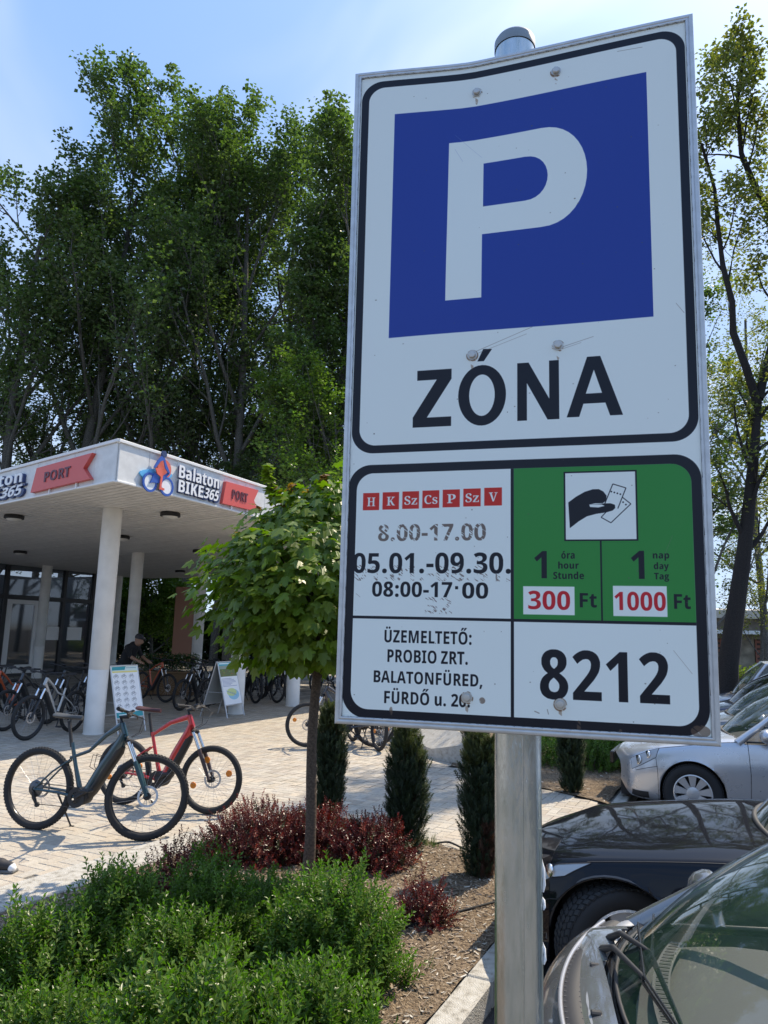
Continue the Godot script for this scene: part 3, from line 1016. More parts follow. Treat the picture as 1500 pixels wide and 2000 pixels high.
	var bar := func(a: float, b: float, y0: float, y1: float, depth: float, m: Material, called: String, parent: Node) -> MeshInstance3D:
		var s := MB.new()
		s.box(wp + kd * (a + b) * 0.5 + Vector3.UP * (y0 + y1) * 0.5 - O, Vector3(absf(b - a), absf(y1 - y0), depth), yaw_basis(kd), 0.006)
		return put(called, s, m, parent)
	var tr_y: float = W.call(120, 1172).y
	var hd_y: float = W.call(120, 1113).y
	bar.call(start, end + 0.08, hd_y, SOFFIT - 0.004, 0.16, M.dark_frame, "window_header", root)
	bar.call(start, end + 0.02, 0.0, 0.10, 0.13, M.dark_frame, "window_sill", root)
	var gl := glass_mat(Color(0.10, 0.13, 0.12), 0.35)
	var xs: Array = [end]
	for px in [178, 121, 80, 6]: xs.append(W.call(px, 1200).x)
	while xs[-1] > start + 1.0: xs.append(xs[-1] - 1.9)
	for i in xs.size():
		bar.call(xs[i] - 0.07, xs[i] + 0.07, 0.10, hd_y, 0.14, M.dark_frame, "mullion", root)
		if i < xs.size() - 1:
			var l: float = xs[i + 1] + 0.07
			var r: float = xs[i] - 0.07
			bar.call(l, r, tr_y - 0.08, tr_y + 0.08, 0.13, M.dark_frame, "transom", root)
			var up: Node = bar.call(l, r, tr_y + 0.08, hd_y, 0.012, gl, "upper_pane", root)
			if i == 3:
				var dr: Node = bar.call(l + 0.02, r - 0.02, tr_y - 0.24, tr_y - 0.085, 0.09, M.white, "door", root)
				bar.call(l + 0.02, l + 0.24, 0.11, tr_y - 0.24, 0.09, M.white, "door_stile", dr)
				bar.call(r - 0.24, r - 0.02, 0.11, tr_y - 0.24, 0.09, M.white, "door_stile", dr)
				bar.call(l + 0.24, r - 0.24, 0.11, 0.42, 0.09, M.white, "door_rail", dr)
				bar.call(l + 0.24, r - 0.24, 0.42, tr_y - 0.24, 0.014, gl, "door_pane", dr)
				var hb := MB.new()
				hb.tube([wp + kd * (r - 0.14) + wn * 0.09 + Vector3.UP * 0.95 - O, wp + kd * (r - 0.14) + wn * 0.09 + Vector3.UP * 1.35 - O], 0.016, 8)
				put("door_handle", hb, M.steel, dr)
			else:
				var lo: Node = bar.call(l, r, 0.10, tr_y - 0.08, 0.012, gl, "lower_pane", root)
				lo.name = "lower_pane"
				if i == 2 or i == 1:
					bar.call(l + 0.25, l + 0.95, tr_y * 0.46, tr_y * 0.46 + 0.5, 0.03, M.white, "notice", root)
			up.name = "upper_pane"
	var room := MB.new()
	var inw := -wn
	var a := wp + kd * start - O
	var b := wp + kd * end - O
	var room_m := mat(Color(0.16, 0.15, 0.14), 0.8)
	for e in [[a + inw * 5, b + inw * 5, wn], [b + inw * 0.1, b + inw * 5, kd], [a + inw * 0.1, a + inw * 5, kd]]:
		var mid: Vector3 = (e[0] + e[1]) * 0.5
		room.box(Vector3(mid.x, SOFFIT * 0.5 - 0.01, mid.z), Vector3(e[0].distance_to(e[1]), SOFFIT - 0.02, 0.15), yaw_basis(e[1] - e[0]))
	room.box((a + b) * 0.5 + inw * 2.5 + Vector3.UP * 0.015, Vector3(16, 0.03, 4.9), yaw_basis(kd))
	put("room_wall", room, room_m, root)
	fascia_signs()

func word(called: String, text: String, o: Vector3, ex: Vector3, nrm: Vector3, w: float, h: float, depth: float, m: Material, parent: Node, font := "Droid Sans", shear := 0.0) -> void:
	# o: lower left corner of the word on the wall; extruded towards nrm
	var f := SystemFont.new()
	f.font_names = PackedStringArray([font]); f.font_weight = 700
	var tm := TextMesh.new()
	tm.text = text; tm.font = f; tm.font_size = 64; tm.depth = 0.2; tm.pixel_size = 0.01; tm.curve_step = 2.0
	var arr := tm.surface_get_arrays(0)
	var vs: PackedVector3Array = arr[Mesh.ARRAY_VERTEX]
	var idx = arr[Mesh.ARRAY_INDEX]
	if idx == null or idx.size() == 0: idx = range(vs.size())
	var lo := Vector3(1e9, 1e9, 1e9)
	var hi := -lo
	for p in vs:
		var q := Vector3(p.x + p.y * shear, p.y, p.z)
		lo = lo.min(q); hi = hi.max(q)
	var g := func(p: Vector3) -> Vector3:
		var q := (Vector3(p.x + p.y * shear, p.y, p.z) - lo) / (hi - lo)
		return o + ex * q.x * w + Vector3.UP * q.y * h + nrm * q.z * depth
	var mb := MB.new()
	for k in range(0, idx.size(), 3):
		var a: Vector3 = vs[idx[k]]
		var b: Vector3 = vs[idx[k + 1]]
		var c: Vector3 = vs[idx[k + 2]]
		var ou := (c - a).cross(b - a)
		mb.tri(g.call(a), g.call(b), g.call(c), ex * ou.x + Vector3.UP * ou.y + nrm * ou.z)
	put(called, mb, m, parent)

func fascia_signs() -> void:
	var white := mat(Color(0.82, 0.83, 0.84), 0.4)
	var navy := mat(Color(0.022, 0.045, 0.14), 0.45)
	var coral := mat(Color(0.66, 0.105, 0.09), 0.45)
	var sky_b := mat(Color(0.12, 0.45, 0.78), 0.45)
	var blue := mat(Color(0.03, 0.10, 0.42), 0.45)
	var kn := Vector3(0.894, 0, 0.448)
	var ln := Vector3(-0.636, 0, 0.772)
	for face in 2:
		var ex := kd if face == 0 else -ld
		var nr := kn if face == 0 else ln
		var F := func(px: float, py: float) -> Vector2:
			var h := hit(px, py, c0 + nr * 0.026, nr)
			return Vector2((h - c0).dot(ex), h.y - SOFFIT)
		var where := "on the sunny front" if face == 0 else "on the shaded front"
		var P := func(u: float, v: float) -> Vector3: return c0 + ex * u + nr * 0.026 + Vector3.UP * v
		# red PORT plate, swallow-tailed
		var a: Vector2 = F.call(428, 990) if face == 0 else F.call(68, 957)
		var b: Vector2 = F.call(499, 965) if face == 0 else F.call(188, 889)
		var w := b.x - a.x
		var v0 := 0.07
		var v1 := 0.50
		var pl := thing("port_sign", "coral swallow-tailed sign reading PORT " + where + " of the pavilion roof", "sign", P.call(a.x, v0))
		var mb := MB.new()
		mb.prism(PackedVector2Array([Vector2(0, 0), Vector2(w, 0.02), Vector2(w * 0.88, 0.5 * (v1 - v0)), Vector2(w, v1 - v0), Vector2(w * 0.07, v1 - v0 - 0.02)]), Vector3.ZERO, ex, Vector3.UP, nr * 0.07)
		put("plate", mb, coral, pl)
		word("lettering", "PORT", ex * w * 0.24 + Vector3.UP * 0.13 + nr * 0.0702, ex, nr, w * 0.44, 0.17, 0.012, mat(Color(0.12, 0.03, 0.05), 0.5), pl)
		for q in [0.3, 0.75]:
			var br := MB.new()
			br.box(ex * w * q + Vector3.UP * -0.03 + nr * 0.02, Vector3(0.03, 0.09, 0.03), yaw_basis(ex))
			put("bracket", br, white, pl)
		# name lettering: white faces on dark blue shells
		var n0: Vector2 = F.call(344, 950) if face == 0 else F.call(-50, 950)
		var n1: Vector2 = F.call(425, 965) if face == 0 else F.call(54, 930)
		var nw: float = n1.x - n0.x
		var nm := thing("name_sign", "white Balaton BIKE365 letters with dark blue sides " + where + " of the pavilion roof", "sign", P.call(n0.x, 0.08))
		var top_w := nw * 0.97
		word("letter_shell", "Balaton", Vector3.UP * 0.215 + ex * 0.02, ex, nr, top_w, 0.235, 0.05, navy, nm)
		word("letter_face", "Balaton", Vector3.UP * 0.225 + nr * 0.0505 + ex * -0.015, ex, nr, top_w, 0.23, 0.012, white, nm)
		word("letter_shell", "BIKE", ex * 0.025 + Vector3.UP * -0.015, ex, nr, nw * 0.58, 0.205, 0.05, navy, nm)
		word("letter_face", "BIKE", nr * 0.0505 + Vector3.UP * -0.005 + ex * -0.005, ex, nr, nw * 0.58, 0.20, 0.012, white, nm)
		word("letter_shell", "365", ex * nw * 0.60 + Vector3.UP * -0.03, ex, nr, nw * 0.42, 0.23, 0.045, navy, nm, "Droid Sans", 0.25)
		word("letter_face", "365", ex * (nw * 0.60 + 0.0) + Vector3.UP * 0.0 + nr * 0.0455, ex, nr, nw * 0.38, 0.19, 0.01, white, nm, "Droid Sans", 0.25)
		if face == 1: continue
		# cyclist emblem
		var e0: Vector2 = F.call(268, 958)
		var e1: Vector2 = F.call(336, 900)
		var ew := e1.x - e0.x
		var em := thing("cyclist_emblem", "cut-out emblem of a rider on a bicycle fixed to the pavilion roof edge", "sign", P.call(e0.x, 0.0))
		var blob := PackedVector2Array()
		for s in 24:
			var t := TAU * s / 24.0
			blob.append(Vector2(ew * (0.5 + 0.48 * cos(t) * (1.0 + 0.12 * sin(3 * t))), 0.24 + 0.11 * sin(t) + 0.05 * cos(t)))
		mb = MB.new(); mb.prism(blob, Vector3.ZERO, ex, Vector3.UP, nr * 0.03); put("water_shape", mb, sky_b, em)
		mb = MB.new(); mb.lathe([Vector2(0.0, 0.045), Vector2(0.15, 0.045), Vector2(0.15, 0.0)].map(func(q): return q), ex * ew * 0.72 + Vector3.UP * 0.38, nr, 24, false); put("sun_disc", mb, mat(Color(0.72, 0.16, 0.11), 0.45), em)
		for q in [0.27, 0.80]:
			mb = MB.new(); mb.lathe([Vector2(0.0, 0.058), Vector2(0.125, 0.058), Vector2(0.125, 0.046)], ex * ew * q + Vector3.UP * 0.10, nr, 24, false); put("wheel_disc", mb, white, em)
			mb = MB.new(); mb.lathe([Vector2(0.118, 0.046), Vector2(0.118, 0.066), Vector2(0.155, 0.066), Vector2(0.155, 0.046)], ex * ew * q + Vector3.UP * 0.10, nr, 24, false); put("wheel_ring", mb, blue, em)
		var fig := func(pts: Array, m: Material, called: String, d0: float) -> void:
			var pp := PackedVector2Array()
			for q in pts: pp.append(Vector2(q[0] * ew, q[1]))
			var s := MB.new()
			s.prism(pp, nr * d0, ex, Vector3.UP, nr * 0.016)
			put(called, s, m, em)
		fig.call([[0.25, 0.08], [0.30, 0.10], [0.55, 0.12], [0.82, 0.30], [0.78, 0.33], [0.5, 0.17], [0.44, 0.26], [0.36, 0.26]], blue, "bicycle_shape", 0.064)
		fig.call([[0.36, 0.34], [0.50, 0.47], [0.60, 0.50], [0.66, 0.38], [0.80, 0.30], [0.82, 0.33], [0.68, 0.46], [0.62, 0.54], [0.52, 0.56], [0.40, 0.46], [0.30, 0.34]], blue, "torso_shape", 0.082)
		fig.call([[0.36, 0.34], [0.54, 0.36], [0.60, 0.24], [0.58, 0.06], [0.68, 0.05], [0.68, 0.02], [0.52, 0.02], [0.54, 0.22], [0.42, 0.26]], mat(Color(0.75, 0.14, 0.09), 0.45), "leg_shape", 0.082)
		mb = MB.new(); mb.lathe([Vector2(0.0, 0.10), Vector2(0.055, 0.10), Vector2(0.055, 0.07)], ex * ew * 0.60 + Vector3.UP * 0.60, nr, 18, false); put("head_shape", mb, navy, em)

# ---------- far things ----------
func house(called: String, label: String, at: Vector3, dir: Vector3, size: Vector3, wall: Color, rows: int, cols: int, win: Material, flat_roof := true) -> Node3D:
	var t := thing(called, label, "building", at, yaw_basis(dir))
	var mb := MB.new()
	mb.box(Vector3(0, size.y * 0.5, -size.z * 0.5), size)
	put("wall", mb, tri_tex(mat(wall, 0.85), M.blotch, 0.15), t)
	mb = MB.new()
	mb.box(Vector3(0, size.y + 0.15, -size.z * 0.5 + 0.2), size * Vector3(1, 0, 1) + Vector3(0.6, 0.3, 0.8), Basis.IDENTITY, 0.03)
	put("roof", mb, mat(Color(0.55, 0.5, 0.42), 0.8), t)
	var fh := size.y / rows
	for r in rows:
		for c in cols:
			var x := -size.x * 0.5 + size.x * (c + 0.5) / cols
			var y := fh * (r + 0.52)
			mb = MB.new()
			var ww := size.x / cols * 0.5
			mb.box(Vector3(x, y, 0.03), Vector3(ww, fh * 0.5, 0.06))
			var w := put("window", mb, M.white, t)
			mb = MB.new()
			mb.box(Vector3(x, y, 0.05), Vector3(ww - 0.16, fh * 0.5 - 0.16, 0.05))
			put("pane", mb, win, w)
	return t

func build_background() -> void:
	var pane := mat(Color(0.03, 0.035, 0.04), 0.1)
	house("apartment_block", "grey white apartment block glimpsed behind the tall trees", at_z(640, 1240, -62) * Vector3(1, 0, 1) + Vector3(0, LOT, 0), Vector3(1, 0, 0.1), Vector3(16, 19, 10), Color(0.5, 0.5, 0.48), 6, 6, pane)
	# low beige building beyond the parking lot
	var p := at_z(1500, 1240, -44) * Vector3(1, 0, 1) + Vector3(2, LOT, 0)
	var t := thing("low_building", "low beige building with white ledge and red brown slatted shutters behind the car park", "building", p, yaw_basis(Vector3(1, 0, 0.12)))
	var mb := MB.new()
	mb.box(Vector3(0, 1.35, -4), Vector3(26, 2.7, 8))
	put("wall", mb, tri_tex(mat(Color(0.50, 0.43, 0.32), 0.85), M.blotch, 0.2), t)
	mb = MB.new()
	mb.box(Vector3(0, 2.62, 0.5), Vector3(26.6, 0.22, 1.3), Basis.IDENTITY, 0.02)
	put("ledge", mb, M.white, t)
	mb = MB.new()
	mb.box(Vector3(0, 3.2, -3.6), Vector3(26, 1.0, 8))
	put("parapet", mb, tri_tex(mat(Color(0.36, 0.31, 0.24), 0.85), M.blotch, 0.2), t)
	mb = MB.new()
	mb.box(Vector3(0, 3.9, -3.4), Vector3(27, 0.5, 9.2), Basis(Vector3.RIGHT, 0.05), 0.02)
	put("roof", mb, mat(Color(0.62, 0.58, 0.50), 0.8), t)
	for k in 6:
		var x := -9.5 + k * 3.9
		mb = MB.new()
		mb.box(Vector3(x, 1.4, 0.02), Vector3(2.0, 1.7, 0.06))
		var sh := put("shutter", mb, mat(Color(0.05, 0.03, 0.025), 0.7), t)
		mb = MB.new()
		for q in 6: mb.box(Vector3(x, 0.7 + q * 0.28, 0.07), Vector3(1.9, 0.16, 0.05))
		for q in 3: mb.box(Vector3(x - 0.95 + q * 0.95, 1.4, 0.08), Vector3(0.08, 1.7, 0.06))
		put("slat_frame", mb, mat(Color(0.28, 0.10, 0.06), 0.6), sh)
	# sun-shy hoarding and bare wall glimpsed between the pavilion columns
	var hb := thing("brown_hoarding", "tall plain brown board standing behind the pavilion columns", "board", gp(365, 1300) * Vector3(1, 0, 1), yaw_basis(Vector3(1, 0, -0.3)))
	hb.position = at_z(362, 1220, -31.0) * Vector3(1, 0, 1)
	mb = MB.new()
	mb.box(Vector3(0, 2.0, 0), Vector3(0.95, 3.2, 0.08), Basis.IDENTITY, 0.01)
	put("panel", mb, mat(Color(0.34, 0.17, 0.11), 0.7), hb)
	for s in [-0.4, 0.4]:
		mb = MB.new()
		mb.box(Vector3(s, 0.9, -0.08), Vector3(0.07, 1.8, 0.07))
		put("leg", mb, M.dark_frame, hb)

# ---------- plants ----------
func leaf_kite(mb: MB, base: Vector3, tip_dir: Vector3, nrm: Vector3, ln: float, wd: float, fold := 0.25) -> void:
	var t := tip_dir.normalized()
	var s := t.cross(nrm).normalized()
	var u := s.cross(t).normalized()
	var mid := base + t * ln * 0.45
	var tip := base + t * ln - u * ln * 0.08
	var l := mid + s * wd * 0.5 + u * wd * fold
	var r := mid - s * wd * 0.5 + u * wd * fold
	mb.tri(base, l, tip, u)
	mb.tri(base, tip, r, u)
func clump_mesh(count: int, spread: float, ln: float, wd: float, sd: int) -> ArrayMesh:
	var r := RandomNumberGenerator.new()
	r.seed = sd
	var mb := MB.new()
	for k in count:
		var a := r.randf() * TAU
		var h := r.randf_range(-1, 1)
		var q := sqrt(1 - h * h) * pow(r.randf(), 0.4)
		var p := Vector3(q * cos(a), h, q * sin(a)) * spread
		var d := (Vector3(cos(a), r.randf_range(-0.7, 0.5), sin(a)))
		var nn := Vector3(r.randf_range(-0.7, 0.7), 1, r.randf_range(-0.7, 0.7)).normalized()
		var z := r.randf_range(0.7, 1.15)
		mb.col = Color.WHITE * r.randf_range(0.75, 1.1)
		leaf_kite(mb, p, d, nn, ln * z, wd * z)
	return mb.mesh()
func lobed_leaf(ln: float) -> ArrayMesh:
	# a maple leaf: five pointed lobes folded along the middle
	var o := [Vector2(0, 0), Vector2(0.16, -0.06), Vector2(0.42, 0.02), Vector2(0.30, 0.14), Vector2(0.52, 0.34), Vector2(0.56, 0.56), Vector2(0.34, 0.50), Vector2(0.24, 0.48), Vector2(0.22, 0.72), Vector2(0.0, 1.0)]
	var mb := MB.new()
	for sg in [-1.0, 1.0]:
		var p := PackedVector2Array()
		for q in o: p.append(Vector2(q.x * sg, q.y))
		var idx := Geometry2D.triangulate_polygon(p)
		var f := func(q: Vector2) -> Vector3: return Vector3(q.x, -0.10 * q.y * q.y - absf(q.x) * 0.28, q.y) * ln
		for k in range(0, idx.size(), 3):
			mb.tri(f.call(p[idx[k]]), f.call(p[idx[k + 1]]), f.call(p[idx[k + 2]]), Vector3.UP)
	return mb.mesh()

func grow(wood: MB, spots: Array, p: Vector3, d: Vector3, ln: float, r: float, level: int, T: Dictionary, fixed := []) -> void:
	var n := 5 if level == 0 else 4
	var pts := [p]
	var rads := [r]
	var q := p
	var dirs := [d]
	if fixed.size():
		pts = fixed
		rads = []
		for k in fixed.size(): rads.append(lerpf(r, r * T.taper, float(k) / (fixed.size() - 1)))
		dirs = []
		for k in fixed.size(): dirs.append((fixed[mini(k + 1, fixed.size() - 1)] - fixed[maxi(k - 1, 0)]).normalized())
		n = fixed.size() - 1
		ln = 0.0
		for k in n: ln += fixed[k].distance_to(fixed[k + 1])
	else:
		for k in n:
			d = (d + rand_dir() * T.wobble * (0.3 if level == 0 else 1.0) + Vector3.UP * T.lift * (0.4 if level == 0 else 1.0)).normalized()
			q += d * ln / n
			pts.append(q)
			dirs.append(d)
			rads.append(r * lerpf(1.0, T.taper, (k + 1.0) / n))
	if r > T.thin:
		wood.tube(pts, rads, 10 if level == 0 else (7 if level == 1 else 4), false)
	if level >= T.levels:
		for k in T.leaves:
			var t := rf(0.05, 1.0) * n
			var i := mini(int(t), n - 1)
			spots.append(pts[i].lerp(pts[i + 1], t - i) + rand_dir() * T.scatter)
		return
	var kids: int = T.kids[level]
	for k in kids:
		var f := lerpf(T.start[level], 1.0, (k + rf(0.2, 0.9)) / kids) * n
		var i := mini(int(f), n - 1)
		var at: Vector3 = pts[i].lerp(pts[i + 1], f - i)
		var dd: Vector3 = dirs[i]
		var side := dd.cross(Vector3(0.3, 0.1, 0.9)).normalized().rotated(dd, k * 2.4 + rf(-0.6, 0.6))
		var ang: float = T.angle[level] * rf(0.75, 1.25)
		var nd := (dd * cos(ang) + side * sin(ang)).normalized()
		var frac := f / n
		grow(wood, spots, at, nd, ln * T.ratio[level] * lerpf(1.15, T.tip, frac) * rf(0.8, 1.2), rads[i] * T.thick, level + 1, T)

func tree(called: String, label: String, at: Vector3, height: float, radius: float, T: Dictionary, clumps: Array, m: Material, tones: Array, scale: float, bark: Material, group := "", lean := Vector3.UP, trunks := []) -> Node3D:
	var t := thing(called, label, "tree", at, Basis.IDENTITY, group)
	var wood := MB.new()
	var spots := []
	if trunks.size():
		for tr in trunks: grow(wood, spots, tr[0], Vector3.UP, 0.0, radius * (1.0 if tr == trunks[0] else 0.42), 0, T, tr)
	else:
		grow(wood, spots, Vector3.ZERO, lean.normalized(), height, radius, 0, T)
	put("trunk", wood, bark, t)
	if trunks.is_empty():
		var most := 0.1
		for q in spots: most = maxf(most, q.y)
		t.scale = Vector3.ONE * (height / (most + 0.15))
	var per := 1
	clumps = [clumps[rng.randi() % clumps.size()]]
	for c in per:
		var xs := []
		var cs := []
		for k in range(c, spots.size(), per):
			var z := scale * rf(0.7, 1.3)
			xs.append(Transform3D(Basis.from_euler(Vector3(rf(-0.5, 0.5), rf(0, TAU), rf(-0.5, 0.5))).scaled(Vector3.ONE * z), spots[k]))
			cs.append(tones[rng.randi() % tones.size()] * rf(0.8, 1.2))
		copies("crown", clumps[c], m, xs, cs, t).set_meta("kind", "stuff")
	return t

func build_trees() -> void:
	var bark_g := tri_tex(mat(Color(0.22, 0.21, 0.18), 0.9), noise_tex(512, 0.03, grey_ramp(0.4, 1.0), 70, 5), 0.8)
	var bark_d := tri_tex(mat(Color(0.045, 0.038, 0.034), 0.95), noise_tex(512, 0.04, grey_ramp(0.4, 1.0), 71, 5), 1.5, M.fine_n, 1.0)
	var lm := leaf_mat(Color.WHITE, Color(0.75, 1.0, 0.25), 0.34)
	var poplar_leaf := [clump_mesh(7, 0.17, 0.15, 0.13, 1), clump_mesh(7, 0.20, 0.14, 0.12, 2), clump_mesh(6, 0.16, 0.16, 0.13, 3)]
	var deep := [Color(0.135, 0.195, 0.075), Color(0.155, 0.21, 0.09), Color(0.115, 0.175, 0.06), Color(0.165, 0.21, 0.105)]
	var lime := [Color(0.17, 0.26, 0.045), Color(0.14, 0.23, 0.04), Color(0.20, 0.27, 0.05)]
	var T := {"levels": 3, "kids": [18, 7, 5], "start": [0.16, 0.2, 0.15], "angle": [0.70, 0.6, 0.7], "ratio": [0.44, 0.44, 0.56], "tip": 0.55, "thick": 0.5, "taper": 0.25, "wobble": 0.16, "lift": 0.14, "thin": 0.012, "leaves": 7, "scatter": 0.38}
	# the tall grove behind the pavilion: pixel of the top, distance, height comes from the ground up
	var gi := 0
	var what := ["broad tall poplar whose crown tops the grove", "tall poplar between the broad one and the narrow one", "tall poplar with a narrow crown next to the broad one", "slender loose-topped poplar at the open end of the grove", "poplar with a low crown at the shaded end of the grove", "poplar standing deep behind the tallest crown", "poplar standing deep behind the slender one"]
	for e in [[110, 155, -37.0, 0.45], [265, 165, -38.5, 0.40], [450, 205, -37.5, 0.42], [650, 240, -35.0, 0.34], [-30, 300, -36.0, 0.42], [365, 215, -41.0, 0.40], [550, 270, -42.0, 0.40]]:
		var top := at_z(e[0], e[1], e[2])
		var base := Vector3(at_z(e[0], 1230, e[2]).x, 0, e[2])
		var TT := T.duplicate()
		if gi == 3: TT.angle = [0.42, 0.5, 0.6]
		tree("poplar_tree", what[gi], base, top.y, e[3], TT, poplar_leaf, lm, deep, 1.8, bark_g, "tall trees behind the pavilion")
		gi += 1
	# lower and brighter trees in front of and below the grove
	var T2 := T.duplicate()
	T2.levels = 3; T2.kids = [12, 7, 5]; T2.start = [0.14, 0.2, 0.1]; T2.angle = [0.85, 0.7, 0.8]; T2.ratio = [0.55, 0.45, 0.45]; T2.lift = 0.03; T2.leaves = 8; T2.scatter = 0.2
	gi = 0
	var what2 := ["lime green maple standing behind the sign", "dark leafy tree rising just over the pavilion roof", "leafy tree over the shaded corner of the pavilion roof", "dense dark tree behind the pavilion's inner columns", "bright leafed tree seen under the canopy between the columns", "dense dark tree by the apartment block"]
	for e in [[668, 640, -31.5, 0.16, 1], [420, 650, -39.5, 0.3, 0], [60, 640, -38.5, 0.3, 0], [230, 760, -42.0, 0.3, 0], [300, 1075, -34.0, 0.12, 1], [560, 700, -38.0, 0.26, 0]]:
		var top := at_z(e[0], e[1], e[2])
		var base := Vector3(at_z(e[0], 1230, e[2]).x, 0, e[2])
		tree("leafy_tree", what2[gi], base, top.y, e[3], T2, poplar_leaf, lm, lime if e[4] else deep, 1.25, bark_g, "lower trees behind the pavilion")
		gi += 1
	# trees that stand behind the sign, between the grove and the car park
	gi = 0
	for e in [[900, 600, -33.0, 0.28], [1120, 640, -36.0, 0.28], [1280, 560, -31.0, 0.26]]:
		var top := at_z(e[0], e[1], e[2])
		var base := Vector3(at_z(e[0], 1230, e[2]).x, 0, e[2])
		tree("leafy_tree", ["dark tree behind the sign nearest the pavilion roof end", "dark tree straight behind the middle of the sign", "dark tree behind the sign on the car park side"][gi], base, top.y, e[3], T2, poplar_leaf, lm, deep, 1.25, bark_g, "trees hidden by the sign")
		gi += 1
	# hedge that closes the view under the canopy
	var hm := leaf_mat(Color.WHITE, Color(0.5, 0.7, 0.15), 0.5)
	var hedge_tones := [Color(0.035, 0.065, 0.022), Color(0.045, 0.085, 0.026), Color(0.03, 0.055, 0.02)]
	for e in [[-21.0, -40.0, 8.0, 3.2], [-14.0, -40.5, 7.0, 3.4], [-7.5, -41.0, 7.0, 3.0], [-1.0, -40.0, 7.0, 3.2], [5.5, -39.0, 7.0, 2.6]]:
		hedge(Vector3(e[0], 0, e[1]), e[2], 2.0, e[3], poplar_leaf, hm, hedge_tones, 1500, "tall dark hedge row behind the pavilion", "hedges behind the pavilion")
	# right-hand tree with the leaning dark trunk
	var zr := -16.5
	var b0 := at_z(1422, 1310, zr)
	var base := Vector3(b0.x, LOT, zr)
	var P := func(x: float, y: float, dz := 0.0) -> Vector3: return at_z(x, y, zr + dz) - base
	var T3 := {"levels": 3, "kids": [9, 5, 4], "start": [0.45, 0.2, 0.15], "angle": [0.75, 0.7, 0.7], "ratio": [0.26, 0.5, 0.5], "tip": 0.7, "thick": 0.38, "taper": 0.3, "wobble": 0.22, "lift": 0.06, "thin": 0.005, "leaves": 4, "scatter": 0.13}
	var right_leaf := [clump_mesh(5, 0.10, 0.09, 0.06, 5), clump_mesh(5, 0.12, 0.09, 0.06, 6)]
	var lm2 := leaf_mat(Color.WHITE, Color(0.95, 1.0, 0.2), 0.5)
	var spring := [Color(0.22, 0.26, 0.08), Color(0.19, 0.23, 0.09), Color(0.26, 0.27, 0.11), Color(0.16, 0.21, 0.07)]
	var stem := [Vector3(P.call(1418, 1400).x, 0, 0), P.call(1422, 1300), P.call(1436, 1200), P.call(1453, 1080), P.call(1466, 960), P.call(1475, 860), P.call(1482, 770)]
	var left_limb := [P.call(1480, 790), P.call(1458, 720), P.call(1432, 650), P.call(1430, 590), P.call(1412, 520), P.call(1402, 440), P.call(1396, 370), P.call(1370, 280, 0.5)]
	var right_limb := [P.call(1482, 780), P.call(1502, 690, -0.2), P.call(1530, 560, -0.4), P.call(1560, 380, -0.4)]
	var high_limb := [P.call(1560, 500, -0.4), P.call(1500, 410, -0.3), P.call(1468, 350), P.call(1448, 300), P.call(1440, 200, 0.2), P.call(1452, 110, 0.2)]
	var t3 := tree("dark_trunked_tree", "leaning dark trunked tree with thin spring leaves beside the parked cars", base, 0.0, 0.25, T3, right_leaf, lm2, spring, 1.1, bark_d, "", Vector3.UP, [stem, left_limb, right_limb, high_limb])
	t3.name = "dark_trunked_tree"
	# paler trees further off on the right
	var T4 := T3.duplicate()
	T4.kids = [11, 6, 4]; T4.start = [0.15, 0.2, 0.15]; T4.ratio = [0.42, 0.45, 0.45]; T4.leaves = 5; T4.scatter = 0.2; T4.thin = 0.01
	gi = 0
	var what4 := ["pale thin-leaved tree behind the leaning dark trunk", "pale thin-leaved tree next to the low beige building", "small bright tree at the foot of the low beige building"]
	for e in [[1395, 560, -27.0, 0.2], [1490, 480, -33.0, 0.22], [1480, 1010, -30.0, 0.12]]:
		var top := at_z(e[0], e[1], e[2])
		var bs := Vector3(at_z(e[0], 1240, e[2]).x, LOT, e[2])
		tree("pale_tree", what4[gi], bs, top.y, e[3], T4, right_leaf, lm2, spring, 1.5, bark_g, "pale trees beyond the car park")
		gi += 1
	hedge(at_z(1470, 1290, -38.0) * Vector3(1, 0, 1) + Vector3(0, LOT, 0), 12.0, 0.8, 0.75, right_leaf, lm2, lime, 900, "clipped bright green hedge in front of the low beige building", "")
	# round-headed maple in the bed
	var g := gp(600, 1722)
	var mt := thing("ball_maple", "small round-headed maple with a straight brown stem in the planted bed", "tree", g)
	var wood := MB.new()
	var tp := Vector3(at_z(619, 1290, g.z).x - g.x, over(619, 1290, g), 0.0)
	var ctr := Vector3(tp.x + 0.0, 2.28, 0.05)
	var pts := []
	for k in 9:
		var f := k / 8.0
		pts.append(Vector3(tp.x * f + 0.012 * sin(f * 9.0), (tp.y + 0.35) * f, 0.01 * sin(f * 7.0)))
	wood.tube(pts, [0.055, 0.043, 0.040, 0.041, 0.038, 0.038, 0.037, 0.037, 0.036], 14)
	put("trunk", wood, tri_tex(mat(Color(0.17, 0.12, 0.085), 0.9), noise_tex(512, 0.03, grey_ramp(0.45, 1.0), 72, 5), 3.0, M.fine_n, 1.2), mt)
	wood = MB.new()
	for k in 46:
		var d := rand_dir()
		d.y = d.y * 0.7 + 0.12
		var e := ctr + d * Vector3(0.84, 0.66, 0.84) * rf(0.7, 0.95)
		var s: Vector3 = pts[8] + Vector3(0, rf(-0.25, 0.1), 0)
		var mid := s.lerp(e, 0.5) + rand_dir() * 0.06
		wood.tube([s, mid, e], [0.012, 0.008, 0.003], 5, false)
	put("branches", wood, bark_d, mt)
	var leaf := lobed_leaf(0.098)
	var mm := leaf_mat(Color.WHITE, Color(0.72, 1.0, 0.12), 0.40)
	var xs := []
	var cs := []
	var nz := FastNoiseLite.new()
	nz.seed = 5; nz.frequency = 1.7
